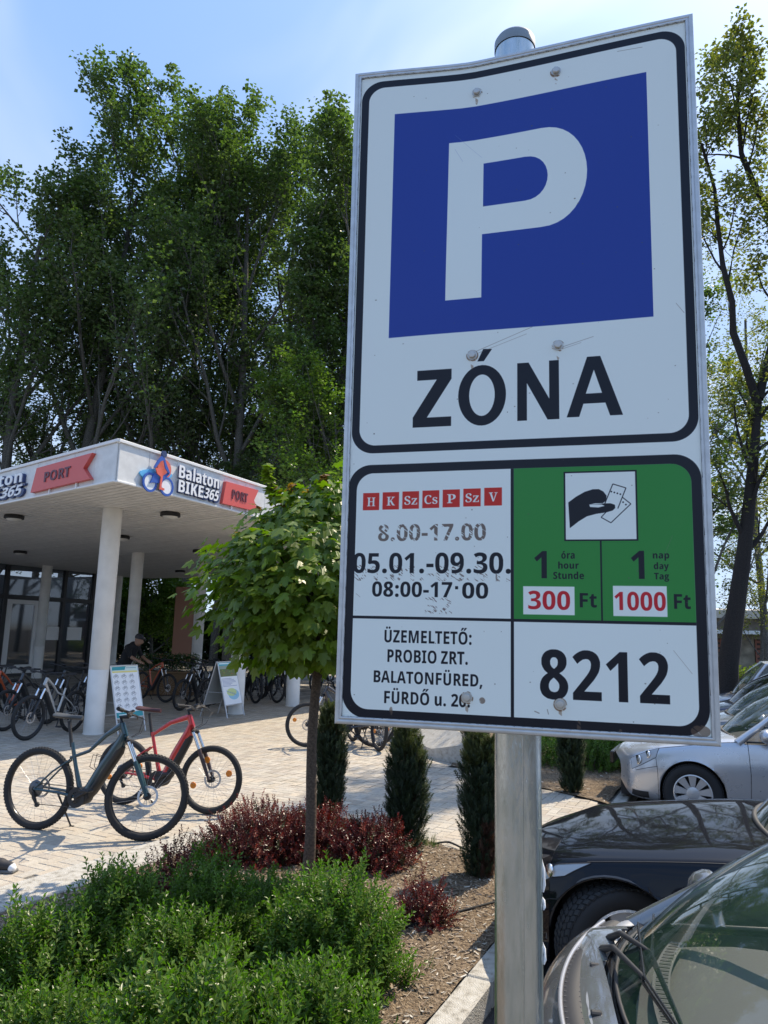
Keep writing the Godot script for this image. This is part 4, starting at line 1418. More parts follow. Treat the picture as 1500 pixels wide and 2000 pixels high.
	for k in 4600:
		var d := rand_dir()
		var rr := pow(rf(0.12, 1.0), 0.30)
		var bulge := 1.0 + 0.30 * nz.get_noise_3dv(d * 1.6) + 0.20 * nz.get_noise_3dv(d * 4.0)
		var taper := 1.0 - 0.42 * smoothstep(-0.1, 1.0, d.y * rr)
		var p := ctr + d * Vector3(0.95 * taper, 0.76, 0.95 * taper) * rr * bulge
		if p.y < 1.58: p.y = 1.58 + rf(0, 0.12)
		var tip := (d * Vector3(1, 0.3, 1) + Vector3.DOWN * rf(0.3, 1.3) + rand_dir() * 0.45).normalized()
		var nn := (d + Vector3.UP * 0.7 + rand_dir() * 0.4).normalized()
		var x := nn.cross(tip).normalized()
		xs.append(Transform3D(Basis(x, tip.cross(x), tip).scaled(Vector3.ONE * rf(0.65, 1.2)), p))
		var tone := Color(0.125, 0.20, 0.020).lerp(Color(0.18, 0.255, 0.028), rng.randf())
		if rng.randf() < 0.16: tone = Color(0.20, 0.26, 0.03)
		cs.append(tone * rf(0.8, 1.15))
	# young shoots that stand out of the crown
	for e in [[520, 905, 55], [540, 950, 30], [567, 945, 24], [634, 925, 26], [655, 960, 20], [462, 1040, 18], [480, 1045, 16], [600, 955, 20], [500, 985, 26], [560, 975, 24], [620, 950, 26], [645, 985, 24]]:
		var tip3 := at_z(e[0], e[1], g.z) - g
		var root3 := ctr + (tip3 - ctr) * Vector3(0.75, 0.5, 0.75)
		var sw := MB.new()
		sw.tube([root3, root3.lerp(tip3, 0.5) + Vector3(0.01, 0, 0), tip3], [0.006, 0.004, 0.002], 5, false)
		put("shoot", sw, bark_d, mt)
		for k in e[2]:
			var f := rf(0.35, 1.02)
			var a := rf(0, TAU)
			var tip := Vector3(cos(a), rf(-0.9, 0.3), sin(a)).normalized()
			var nn := Vector3(0, 1, 0) + rand_dir() * 0.4
			var x := nn.cross(tip).normalized()
			xs.append(Transform3D(Basis(x, tip.cross(x), tip).scaled(Vector3.ONE * rf(0.6, 1.0)), root3.lerp(tip3, f)))
			var tone := Color(0.22, 0.28, 0.03)
			if f > 0.85 and e[2] < 40: tone = Color(0.34, 0.16, 0.06)
			cs.append(tone * rf(0.85, 1.15))
	copies("crown", leaf, mm, xs, cs, mt).set_meta("kind", "stuff")

func hedge(at: Vector3, ln: float, wd: float, ht: float, clumps: Array, m: Material, tones: Array, n: int, label: String, group: String) -> void:
	var t := thing("hedge", label, "hedge", at, Basis.IDENTITY, group)
	var xs := []
	var cs := []
	for k in n:
		var p := Vector3(rf(-0.5, 0.5) * ln, 0, rf(-0.5, 0.5) * wd)
		p.y = ht * pow(rng.randf(), 0.7) * (0.9 + 0.2 * sin(p.x * 2.1) * sin(p.x * 0.7 + 1.0))
		xs.append(Transform3D(Basis.from_euler(Vector3(rf(-0.6, 0.6), rf(0, TAU), rf(-0.6, 0.6))).scaled(Vector3.ONE * rf(1.2, 2.2)), p))
		cs.append(tones[rng.randi() % tones.size()] * rf(0.75, 1.2))
	copies("foliage", clumps[0], m, xs, cs, t).set_meta("kind", "stuff")
	var mb := MB.new()
	for k in int(ln * 1.5):
		var x := rf(-0.48, 0.48) * ln
		mb.tube([Vector3(x, 0, 0), Vector3(x + rf(-0.2, 0.2), ht * 0.8, rf(-0.3, 0.3) * wd)], [0.03, 0.01], 5, false)
	put("stems", mb, mat(Color(0.06, 0.045, 0.035), 0.9), t)

# ---------- beds ----------
func spray_mesh(leaves: int, ln: float, leaf_l: float, leaf_w: float, sd: int, droop := 0.3, spiral := 2.4) -> ArrayMesh:
	# an upright shoot with leaves all round it
	var r := RandomNumberGenerator.new()
	r.seed = sd
	var mb := MB.new()
	mb.col = Color(1.0, 0.72, 0.5)
	mb.tube([Vector3.ZERO, Vector3(0.004, ln * 0.5, 0), Vector3(0, ln, 0.003)], [0.0016, 0.0013, 0.0008], 3, false)
	for k in leaves:
		var f := (k + 0.5) / leaves
		var a := k * spiral + r.randf_range(-0.3, 0.3)
		var up := lerpf(droop, 1.5, f * f) + r.randf_range(-0.2, 0.2)
		var d := Vector3(cos(a), up, sin(a)).normalized()
		var nn := Vector3(-cos(a) * up, 1, -sin(a) * up).normalized()
		var z := r.randf_range(0.75, 1.1) * lerpf(1.1, 0.7, f)
		mb.col = Color.WHITE * r.randf_range(0.85, 1.12)
		leaf_kite(mb, Vector3(0, ln * f, 0), d, nn, leaf_l * z, leaf_w * z, 0.18)
	return mb.mesh()

func bush(called: String, label: String, at: Vector3, rx: float, rz: float, ht: float, sprays: Array, m: Material, n: int, tone: Callable, size: float, up: float, group: String, stem_c: Color, sd: int, lumps := 0.25) -> Node3D:
	var t := thing(called, label, "shrub", at, Basis.IDENTITY, group)
	var nz := FastNoiseLite.new()
	nz.seed = sd; nz.frequency = 1.0
	var mb := MB.new()
	var tips := []
	for k in 26:
		var d := rand_dir()
		d.y = absf(d.y) * 0.8 + 0.25
		d = d.normalized()
		var e := d * Vector3(rx, ht, rz) * rf(0.55, 0.88)
		var a0 := Vector3(rf(-0.25, 0.25) * rx, 0.0, rf(-0.25, 0.25) * rz)
		mb.tube([a0, a0.lerp(e, 0.5) + Vector3(rf(-0.03, 0.03), 0.04, rf(-0.03, 0.03)), e], [0.007, 0.005, 0.002], 4, false)
	put("stems", mb, mat(stem_c, 0.85), t)
	for c in sprays.size():
		var xs := []
		var cs := []
		for k in n / sprays.size():
			var d := rand_dir()
			if d.y < -0.15: d.y = -d.y
			var rr := pow(rf(0.06, 1.0), 0.34)
			var lum := 1.0 + lumps * (nz.get_noise_3dv(d * 2.2) * 1.2 + nz.get_noise_3dv(d * 6.0) * 0.6)
			var p := d * Vector3(rx, ht, rz) * rr * lum
			p.y = maxf(p.y, 0.03)
			var ax := (d * Vector3(1, 0.6, 1) * (1.0 - up) + Vector3.UP * up + rand_dir() * 0.35).normalized()
			var x := ax.cross(Vector3(0.3, 0.2, 0.9)).normalized()
			var b := Basis(x, ax, x.cross(ax)) * Basis(Vector3.UP, rf(0, TAU))
			var z := size * rf(0.75, 1.25)
			xs.append(Transform3D(b.scaled(Vector3.ONE * z), p - ax * 0.03))
			cs.append(tone.call(rr, p.y / ht))
		copies("foliage", sprays[c], m, xs, cs, t).set_meta("kind", "stuff")
	return t

func yew(label: String, at: Vector3, ht: float, r: float, sprays: Array, m: Material, group: String, brown := 0.0) -> void:
	var t := thing("columnar_yew", label, "shrub", at, Basis.IDENTITY, group)
	var spires := []
	for k in 7:
		var a := k * 2.4 + rf(-0.3, 0.3)
		var q := r * 0.55 * (0.0 if k == 0 else 1.0)
		spires.append([cos(a) * q, sin(a) * q, ht * rf(0.80, 1.0), r * rf(0.42, 0.55)])
	var mb := MB.new()
	for s in spires:
		mb.tube([Vector3(s[0] * 0.3, 0, s[1] * 0.3), Vector3(s[0], s[2] * 0.5, s[1]), Vector3(s[0], s[2] * 0.97, s[1])], [0.012, 0.009, 0.003], 5, false)
	put("stems", mb, mat(Color(0.10, 0.055, 0.035), 0.9), t)
	for c in sprays.size():
		var xs := []
		var cs := []
		for k in 1300:
			var s: Array = spires[rng.randi() % 7]
			var f := pow(rng.randf(), 0.85)
			var y: float = s[2] * f
			var a := rf(0, TAU)
			var prof := 0.72 + 0.45 * sin(clampf(f * 1.25, 0, 1) * PI * 0.8) - 0.75 * smoothstep(0.72, 1.0, f)
			var q: float = s[3] * prof * pow(rf(0.15, 1.0), 0.4) * 1.35
			var p := Vector3(s[0] * (0.75 + 0.3 * f) + cos(a) * q, y, s[1] * (0.75 + 0.3 * f) + sin(a) * q)
			var ax := (Vector3(cos(a) * 0.55, 1.0, sin(a) * 0.55) + rand_dir() * 0.25).normalized()
			var x := ax.cross(Vector3(0.3, 0.2, 0.9)).normalized()
			xs.append(Transform3D((Basis(x, ax, x.cross(ax)) * Basis(Vector3.UP, rf(0, TAU))).scaled(Vector3.ONE * rf(0.7, 1.2)), p))
			var tone := Color(0.030, 0.050, 0.022).lerp(Color(0.050, 0.076, 0.030), rng.randf())
			if f > 0.80 and rng.randf() < 0.75: tone = Color(0.11, 0.13, 0.035) * rf(0.7, 1.2)
			elif rng.randf() < 0.10: tone = Color(0.07, 0.095, 0.03)
			if brown > 0.0 and y < brown and p.x > -0.02 and rng.randf() < 0.8: tone = Color(0.13, 0.058, 0.032) * rf(0.7, 1.2)
			cs.append(tone)
		copies("foliage", sprays[c], m, xs, cs, t).set_meta("kind", "stuff")

func build_beds() -> void:
	# soil
	var nz := FastNoiseLite.new()
	nz.seed = 3; nz.frequency = 2.2; nz.fractal_octaves = 4
	var height := func(x: float, z: float) -> float: return 0.012 + 0.02 * nz.get_noise_2d(x, z) + 0.006 * nz.get_noise_2d(x * 6.0, z * 6.0)
	var polys := [bed_a, bed_b]
	for b in 2:
		var mb := MB.new()
		var lo := Vector2(1e9, 1e9)
		var hi := -lo
		for p in polys[b]:
			lo = lo.min(p); hi = hi.max(p)
		var st := 0.07 if b == 0 else 0.16
		var nx := int((hi.x - lo.x) / st) + 1
		var ny := int((hi.y - lo.y) / st) + 1
		for i in nx:
			for j in ny:
				var sq := PackedVector2Array([lo + Vector2(i, j) * st, lo + Vector2(i + 1, j) * st, lo + Vector2(i + 1, j + 1) * st, lo + Vector2(i, j + 1) * st])
				var cut: Array = [sq]
				for q in sq:
					if not Geometry2D.is_point_in_polygon(q, polys[b]):
						cut = Geometry2D.intersect_polygons(sq, polys[b])
						break
				for pg in cut:
					for k in range(1, pg.size() - 1):
						var tr := [pg[0], pg[k], pg[k + 1]].map(func(q): return Vector3(q.x, height.call(q.x, q.y), q.y))
						var ns := tr.map(func(q): return Vector3(height.call(q.x - 0.01, q.z) - height.call(q.x + 0.01, q.z), 0.02, height.call(q.x, q.z - 0.01) - height.call(q.x, q.z + 0.01)).normalized())
						mb.tri3(tr[0], tr[1], tr[2], ns[0], ns[1], ns[2])
		struct("soil", mb, M.soil)
	# shredded bark and dry litter
	var chip := MB.new()
	chip.box(Vector3.ZERO, Vector3(0.03, 0.003, 0.008))
	var straw := MB.new()
	straw.box(Vector3.ZERO, Vector3(0.05, 0.0018, 0.0022))
	for e in [[chip, 9000], [straw, 4500]]:
		var xs := []
		var cs := []
		while xs.size() < e[1]:
			var b := 0 if rng.randf() < 0.72 else 1
			var p := Vector2(rf(-2.4, 1.6), rf(-8.0, -3.4)) if b == 0 else Vector2(rf(0.8, 6.0), rf(-14, -8.3))
			if not Geometry2D.is_point_in_polygon(p, polys[b]): continue
			xs.append(Transform3D(Basis.from_euler(Vector3(rf(-0.4, 0.4), rf(0, TAU), rf(-0.4, 0.4))).scaled(Vector3.ONE * rf(0.5, 1.4)), Vector3(p.x, height.call(p.x, p.y) + 0.004, p.y)))
			var tone := Color(0.20, 0.14, 0.095).lerp(Color(0.46, 0.38, 0.28), rng.randf())
			if rng.randf() < 0.12: tone = Color(0.62, 0.57, 0.48)
			cs.append(tone * rf(0.6, 1.1))
		var o := copies("mulch" if e[0] == chip else "dry_litter", e[0].mesh(), M.chip, xs, cs, self)
		o.set_meta("kind", "stuff")
		tag(o, "brown shredded bark lying on the bare soil" if e[0] == chip else "pale straw and needle litter on the bare soil", "mulch" if e[0] == chip else "litter")
	# drip hose
	for e in [[[848, 1652], [876, 1651], [905, 1662], [935, 1672], [975, 1672]], [[975, 1766], [925, 1782], [888, 1790], [840, 1806], [790, 1818], [700, 1838], [620, 1850]]]:
		var pts := []
		for q in e:
			var g := gp(q[0], q[1])
			pts.append(Vector3(g.x, height.call(g.x, g.z) + 0.012, g.z))
		var sm := []
		for k in pts.size() - 1:
			for s in 4: sm.append(pts[k].cubic_interpolate(pts[k + 1], pts[maxi(k - 1, 0)], pts[mini(k + 2, pts.size() - 1)], s / 4.0))
		sm.append(pts[-1])
		var mb := MB.new()
		mb.tube(sm, 0.0085, 10)
		tag(put("drip_hose", mb, M.rubber), "thin black drip hose " + ("along the paved edge of the bed" if e[0][0] == 848 else "snaking past the small red shrub"), "hose")
	# columnar yews
	var needles := [spray_mesh(26, 0.085, 0.030, 0.009, 81, 0.5, 2.4), spray_mesh(24, 0.07, 0.028, 0.009, 82, 0.4, 2.1)]
	var ym := leaf_mat(Color.WHITE, Color(0.4, 0.5, 0.1), 0.5)
	yew("dark columnar yew directly behind the maple stem", gp(642, 1602), 1.12, 0.14, needles, ym, "columnar yews")
	yew("dark columnar yew with light tips between the barberry and the paved path", gp(795, 1662), 1.06, 0.145, needles, ym, "columnar yews")
	yew("dark columnar yew with a browned foot next to the drip hose", gp(940, 1712), 1.07, 0.13, needles, ym, "columnar yews", 0.42)
	yew("dark columnar yew beside the sloping concrete plinth", gp(928, 1497), 1.0, 0.15, needles, ym, "columnar yews")
	yew("dark columnar yew at the mulched corner by the silver estate car", gp(1118, 1548), 1.2, 0.14, needles, ym, "columnar yews")
	# red barberries
	var bl := [spray_mesh(15, 0.10, 0.024, 0.015, 91, 0.1), spray_mesh(13, 0.085, 0.022, 0.015, 92, 0.2)]
	var bm := leaf_mat(Color.WHITE, Color(0.8, 0.16, 0.1), 0.32)
	var red := func(rr: float, y: float) -> Color:
		var c := Color(0.105, 0.026, 0.022).lerp(Color(0.16, 0.038, 0.030), rng.randf())
		if rng.randf() < 0.14: c = Color(0.26, 0.07, 0.045)
		if rng.randf() < 0.10: c = Color(0.06, 0.075, 0.025)
		return c * rf(0.8, 1.2)
	var sc := Color(0.07, 0.04, 0.03)
	bush("barberry_shrub", "wide dark red barberry behind the maple stem, reaching the pale edging", gp(500, 1672), 0.50, 0.44, 0.40, bl, bm, 1500, red, 1.0, 0.45, "red barberries", sc, 1)
	bush("barberry_shrub", "dark red barberry directly around the maple stem", gp(615, 1672), 0.45, 0.40, 0.37, bl, bm, 1300, red, 1.0, 0.45, "red barberries", sc, 2)
	bush("barberry_shrub", "dark red barberry against the foot of the light-tipped yew", gp(722, 1690), 0.36, 0.34, 0.38, bl, bm, 1100, red, 1.0, 0.45, "red barberries", sc, 3)
	bush("barberry_shrub", "small lone red barberry standing in bare soil", gp(828, 1806), 0.19, 0.18, 0.28, bl, bm, 330, red, 0.85, 0.5, "red barberries", sc, 4, 0.4)
	bush("barberry_shrub", "half hidden red barberry among the green shrubs by the edging", gp(335, 1800), 0.26, 0.2, 0.50, bl, bm, 500, red, 1.0, 0.5, "red barberries", sc, 5)
	# green shrubs with upright shoots
	var pl := [spray_mesh(15, 0.14, 0.040, 0.019, 95, 0.35), spray_mesh(14, 0.12, 0.038, 0.018, 96, 0.45), spray_mesh(16, 0.16, 0.042, 0.020, 97, 0.3)]
	var pm := leaf_mat(Color.WHITE, Color(0.6, 1.0, 0.12), 0.36)
	var green := func(dark: float) -> Callable:
		return func(rr: float, y: float) -> Color:
			var c := Color(0.11, 0.195, 0.028).lerp(Color(0.155, 0.245, 0.036), rng.randf())
			if rng.randf() < 0.15: c = Color(0.18, 0.28, 0.045)
			return c * dark * rf(0.8, 1.15)
	var gs := Color(0.16, 0.12, 0.08)
	bush("green_shrub", "bright green mounded shrub in full sun beside the bare soil", gp(640, 1925), 0.40, 0.36, 0.55, pl, pm, 1400, green.call(1.05), 0.9, 0.55, "green shrubs in the bed", gs, 11, 0.18)
	bush("green_shrub", "tall rounded green shrub standing next to the pale edging", gp(215, 1930), 0.28, 0.28, 0.57, pl, pm, 1500, green.call(1.03), 0.8, 0.6, "green shrubs in the bed", gs, 12)
	bush("green_shrub", "green shrub growing into the half hidden barberry", gp(395, 1880), 0.30, 0.28, 0.52, pl, pm, 1300, green.call(1.03), 0.8, 0.55, "green shrubs in the bed", gs, 13)
	bush("green_shrub", "loose bright shrub in front of the mounded one, leafy shoots spread wide", at_z(370, 2000, -3.15) * Vector3(1, 0, 1), 0.44, 0.30, 0.44, pl, pm, 1000, green.call(1.05), 1.1, 0.6, "green shrubs in the bed", gs, 14)
	bush("green_shrub", "green shrub filling the middle of the bed among the others", gp(330, 1985), 0.36, 0.30, 0.42, pl, pm, 1300, green.call(1.0), 0.8, 0.5, "green shrubs in the bed", gs, 15)
	bush("green_shrub", "low green shrub between the maple stem and the mounded shrub", gp(520, 1830), 0.30, 0.26, 0.34, pl, pm, 800, green.call(1.0), 0.75, 0.5, "green shrubs in the bed", gs, 16)
	bush("green_shrub", "spiky green shrub of separate upright shoots along the edging", gp(60, 1985), 0.36, 0.30, 0.42, pl, pm, 900, green.call(1.03), 0.95, 0.9, "green shrubs in the bed", gs, 17, 0.45)
	bush("green_shrub", "leafy shrub in the bed corner between the spiky shrub and the wide loose one", at_z(90, 2000, -3.25) * Vector3(1, 0, 1), 0.40, 0.3, 0.34, pl, pm, 1000, green.call(1.0), 0.8, 0.5, "green shrubs in the bed", gs, 18)
	bush("green_shrub", "bright leafy shrub below the mounded one, cut by the post's kerb", at_z(600, 2000, -3.4) * Vector3(1, 0, 1), 0.34, 0.28, 0.38, pl, pm, 900, green.call(1.05), 1.05, 0.6, "green shrubs in the bed", gs, 19)
	# loose shrubs on the far mulched bed
	for e in [[1075, 1490, 0.5], [1150, 1500, 0.55], [1200, 1498, 0.5], [1230, 1480, 0.5], [1110, 1470, 0.5]]:
		bush("twiggy_shrub", "loose grey green shrub on the mulched bed behind the path", gp(e[0], e[1]), 0.55, 0.5, e[2], pl, pm, 420, green.call(1.0), 1.1, 0.6, "twiggy shrubs on the far bed", gs, 20 + int(e[0]), 0.4)
	# tufts of grass at the edge of the bed
	var gm := leaf_mat(Color(0.16, 0.22, 0.035), Color(0.12, 0.18, 0.02), 0.5)
	for e in [[828, 1652, 60], [846, 1655, 40], [835, 1900, 12], [862, 1745, 10]]:
		var g := gp(e[0], e[1])
		var mb := MB.new()
		for k in e[2]:
			var a := rf(0, TAU)
			var r := rf(0, 0.07)
			var p := Vector3(cos(a) * r, 0, sin(a) * r)
			var tip := p + Vector3(rf(-0.05, 0.05), rf(0.05, 0.14), rf(-0.05, 0.05))
			var w := Vector3(cos(a + 1.6), 0, sin(a + 1.6)) * 0.0025
			mb.tri(p - w, p + w, tip, Vector3(0.2, 0.2, 1))
		var o := put("grass_tuft", mb, gm)
		o.position = g + Vector3(0, 0.005, 0)
		tag(o, "small tuft of bright grass in the soil of the bed", "grass", "grass tufts in the bed")

# ---------- cars ----------
func smooth_at(list: Array, x: float, col: int) -> float:
	# smooth curve through [x, a, b, ...] rows
	var n := list.size()
	if x <= list[0][0]: return list[0][col]
	if x >= list[n - 1][0]: return list[n - 1][col]
	var i := 0
	while list[i + 1][0] < x: i += 1
	var f: float = (x - list[i][0]) / (list[i + 1][0] - list[i][0])
	var p: Array = list[maxi(i - 1, 0)]
	var q: Array = list[mini(i + 2, n - 1)]
	var h: float = list[i + 1][0] - list[i][0]
	var m0: float = (list[i + 1][col] - p[col]) / maxf(list[i + 1][0] - p[0], 1e-4) * h
	var m1: float = (q[col] - list[i][col]) / maxf(q[0] - list[i][0], 1e-4) * h
	var a: float = list[i][col]
	var b: float = list[i + 1][col]
	var lo := minf(a, b)
	var hi := maxf(a, b)
	var r := a * (1 + 2 * f) * (1 - f) * (1 - f) + m0 * f * (1 - f) * (1 - f) + b * f * f * (3 - 2 * f) + m1 * f * f * (f - 1)
	return clampf(r, lo - 0.02, hi + 0.02)

# body table rows: station from the nose, bottom, shoulder height, top of the middle line, half width
func section(C: Dictionary, s: float, t: float) -> Vector3:
	var yb := smooth_at(C.body, s, 1)
	var ys := smooth_at(C.body, s, 2)
	var yt := smooth_at(C.body, s, 3)
	var w := smooth_at(C.body, s, 4)
	var d := ys - yb
	var e := yt - ys
	var q := [Vector2(w * 0.93, yb), Vector2(w * 0.975, yb + 0.10 * d), Vector2(w * 0.995, yb + 0.36 * d), Vector2(w, yb + 0.62 * d), Vector2(w * 0.975, yb + 0.86 * d), Vector2(w * 0.935, ys), Vector2(w * 0.87, ys + e * 0.36), Vector2(w * 0.72, ys + e * 0.70), Vector2(w * 0.40, ys + e * 0.93), Vector2(0, yt)]
	var k := t * 9.0
	var i := mini(int(k), 8)
	var r: Vector2 = q[i].cubic_interpolate(q[i + 1], q[maxi(i - 1, 0)], q[mini(i + 2, 9)], k - i)
	var x: float = s + C.get("bow", 0.0) * pow(r.x / 0.9, 2) * clampf(1.0 - s / (C.front - C.arch + 0.02), 0, 1)
	for ax in [C.front, C.rear]:
		if absf(s - ax) < C.arch and t < 0.62:
			r.y = maxf(r.y, C.wheel + sqrt(C.arch * C.arch - (s - ax) * (s - ax)))
	return Vector3(-x, r.y, -r.x)

func patch(C: Dictionary, quad: Array, off: float, nu := 8, nv := 6) -> MB:
	# a piece of the body skin between four (station, t) corners, lifted by off, on the left side
	var rows := []
	for i in nu + 1:
		var line := []
		for j in nv + 1:
			var a: Vector2 = quad[0].lerp(quad[1], i / float(nu))
			var b: Vector2 = quad[3].lerp(quad[2], i / float(nu))
			var p := a.lerp(b, j / float(nv))
			var c := section(C, p.x, p.y)
			var du := section(C, p.x + 0.01, p.y) - section(C, p.x - 0.01, p.y)
			var dv := section(C, p.x, p.y + 0.01) - section(C, p.x, p.y - 0.01)
			var nn := du.cross(dv).normalized()
			if nn.dot(Vector3(0.3, 0.3, -1)) < 0: nn = -nn
			line.append(c + nn * off)
		rows.append(line)
	var mb := MB.new()
	mb.grid(rows, func(_p): return Vector3(0.4, 0.4, -1))
	return mb
func mirror(mb: MB) -> MB:
	var r := MB.new()
	for k in range(0, mb.v.size(), 3):
		for q in [0, 2, 1]:
			var v := mb.v[k + q]
			var n := mb.n[k + q]
			r.vert(Vector3(v.x, v.y, -v.z), Vector3(n.x, n.y, -n.z))
	return r
func seam(C: Dictionary, pts: Array, w := 0.0025) -> MB:
	var mb := MB.new()
	var l := []
	for k in pts.size() - 1:
		for j in 6: l.append(pts[k].lerp(pts[k + 1], j / 6.0))
	l.append(pts[-1])
	mb.tube(l.map(func(p): return section(C, p.x, p.y)), w, 4, false)
	return mb

func wheel_parts(root: Node3D, C: Dictionary, at: Vector3, steer: float, spokes: int, rim_m: Material) -> void:
	var w := Node3D.new()
	w.name = "wheel"
	root.add_child(w, true)
	w.transform = Transform3D(Basis(Vector3.UP, steer), at)
	var sgn := signf(at.z)
	var R: float = C.wheel
	var hw := 0.108
	var rr: float = C.get("rim", 0.215)
	var mb := MB.new()
	mb.lathe([Vector2(rr, -hw * 0.8), Vector2(rr + 0.02, -hw * 0.95), Vector2(R - 0.05, -hw), Vector2(R - 0.018, -hw * 0.93), Vector2(R - 0.006, -hw * 0.78), Vector2(R - 0.006, hw * 0.78), Vector2(R - 0.018, hw * 0.93), Vector2(R - 0.05, hw), Vector2(rr + 0.02, hw * 0.95), Vector2(rr, hw * 0.8)].map(func(q): return Vector2(q.x, -q.y)), Vector3.ZERO, Vector3(0, 0, 1), 48)
	# tread blocks
	for k in 56:
		var a := TAU * k / 56.0
		for row in 4:
			var z := (row - 1.5) * hw * 0.48
			var aa := a + (0.03 if row % 2 else 0.0)
			var o := Vector3(cos(aa), sin(aa), 0)
			mb.box(o * (R - 0.004) + Vector3(0, 0, z), Vector3(0.010, TAU * R / 56.0 * 0.72, hw * 0.40), Basis(o, Vector3(-o.y, o.x, 0), Vector3(0, 0, 1)) * Basis(Vector3.RIGHT, 0.35 if row < 2 else -0.35))
	put("tyre", mb, M.rubber, w)
	mb = MB.new()
	mb.lathe([Vector2(rr, hw * 0.86), Vector2(rr - 0.012, hw * 0.9), Vector2(rr - 0.02, hw * 0.7), Vector2(rr - 0.03, -hw * 0.8)].map(func(q): return Vector2(q.x, q.y * sgn)), Vector3.ZERO, Vector3(0, 0, 1), 48)
	for k in spokes:
		var a := TAU * (k + 0.25) / spokes
		var o := Vector3(cos(a), sin(a), 0)
		var s := Vector3(-o.y, o.x, 0)
		var zz := Vector3(0, 0, sgn)
		var wd := PI * rr / spokes * 0.62
		var i0 := o * 0.045 + zz * hw * 0.62
		var i1 := o * (rr - 0.012) + zz * hw * 0.80
		mb.quad(i0 - s * wd * 0.42, i0 + s * wd * 0.42, i1 + s * wd, i1 - s * wd, zz)
		mb.quad(i0 - s * wd * 0.42, i1 - s * wd, i1 - s * wd - zz * 0.03, i0 - s * wd * 0.42 - zz * 0.03, -s)
		mb.quad(i0 + s * wd * 0.42, i1 + s * wd, i1 + s * wd - zz * 0.03, i0 + s * wd * 0.42 - zz * 0.03, s)
	mb.lathe([Vector2(0.07, hw * 0.45), Vector2(0.068, hw * 0.64), Vector2(0.05, hw * 0.70), Vector2(0.0, hw * 0.72)].map(func(q): return Vector2(q.x, q.y * sgn)), Vector3.ZERO, Vector3(0, 0, 1), 24)
	put("rim", mb, rim_m, w)
	mb = MB.new()
	mb.lathe([Vector2(rr - 0.01, hw * 0.1 * sgn), Vector2(0.0, hw * 0.1 * sgn)], Vector3.ZERO, Vector3(0, 0, sgn), 30)
	put("brake_disc", mb, M.black, w)

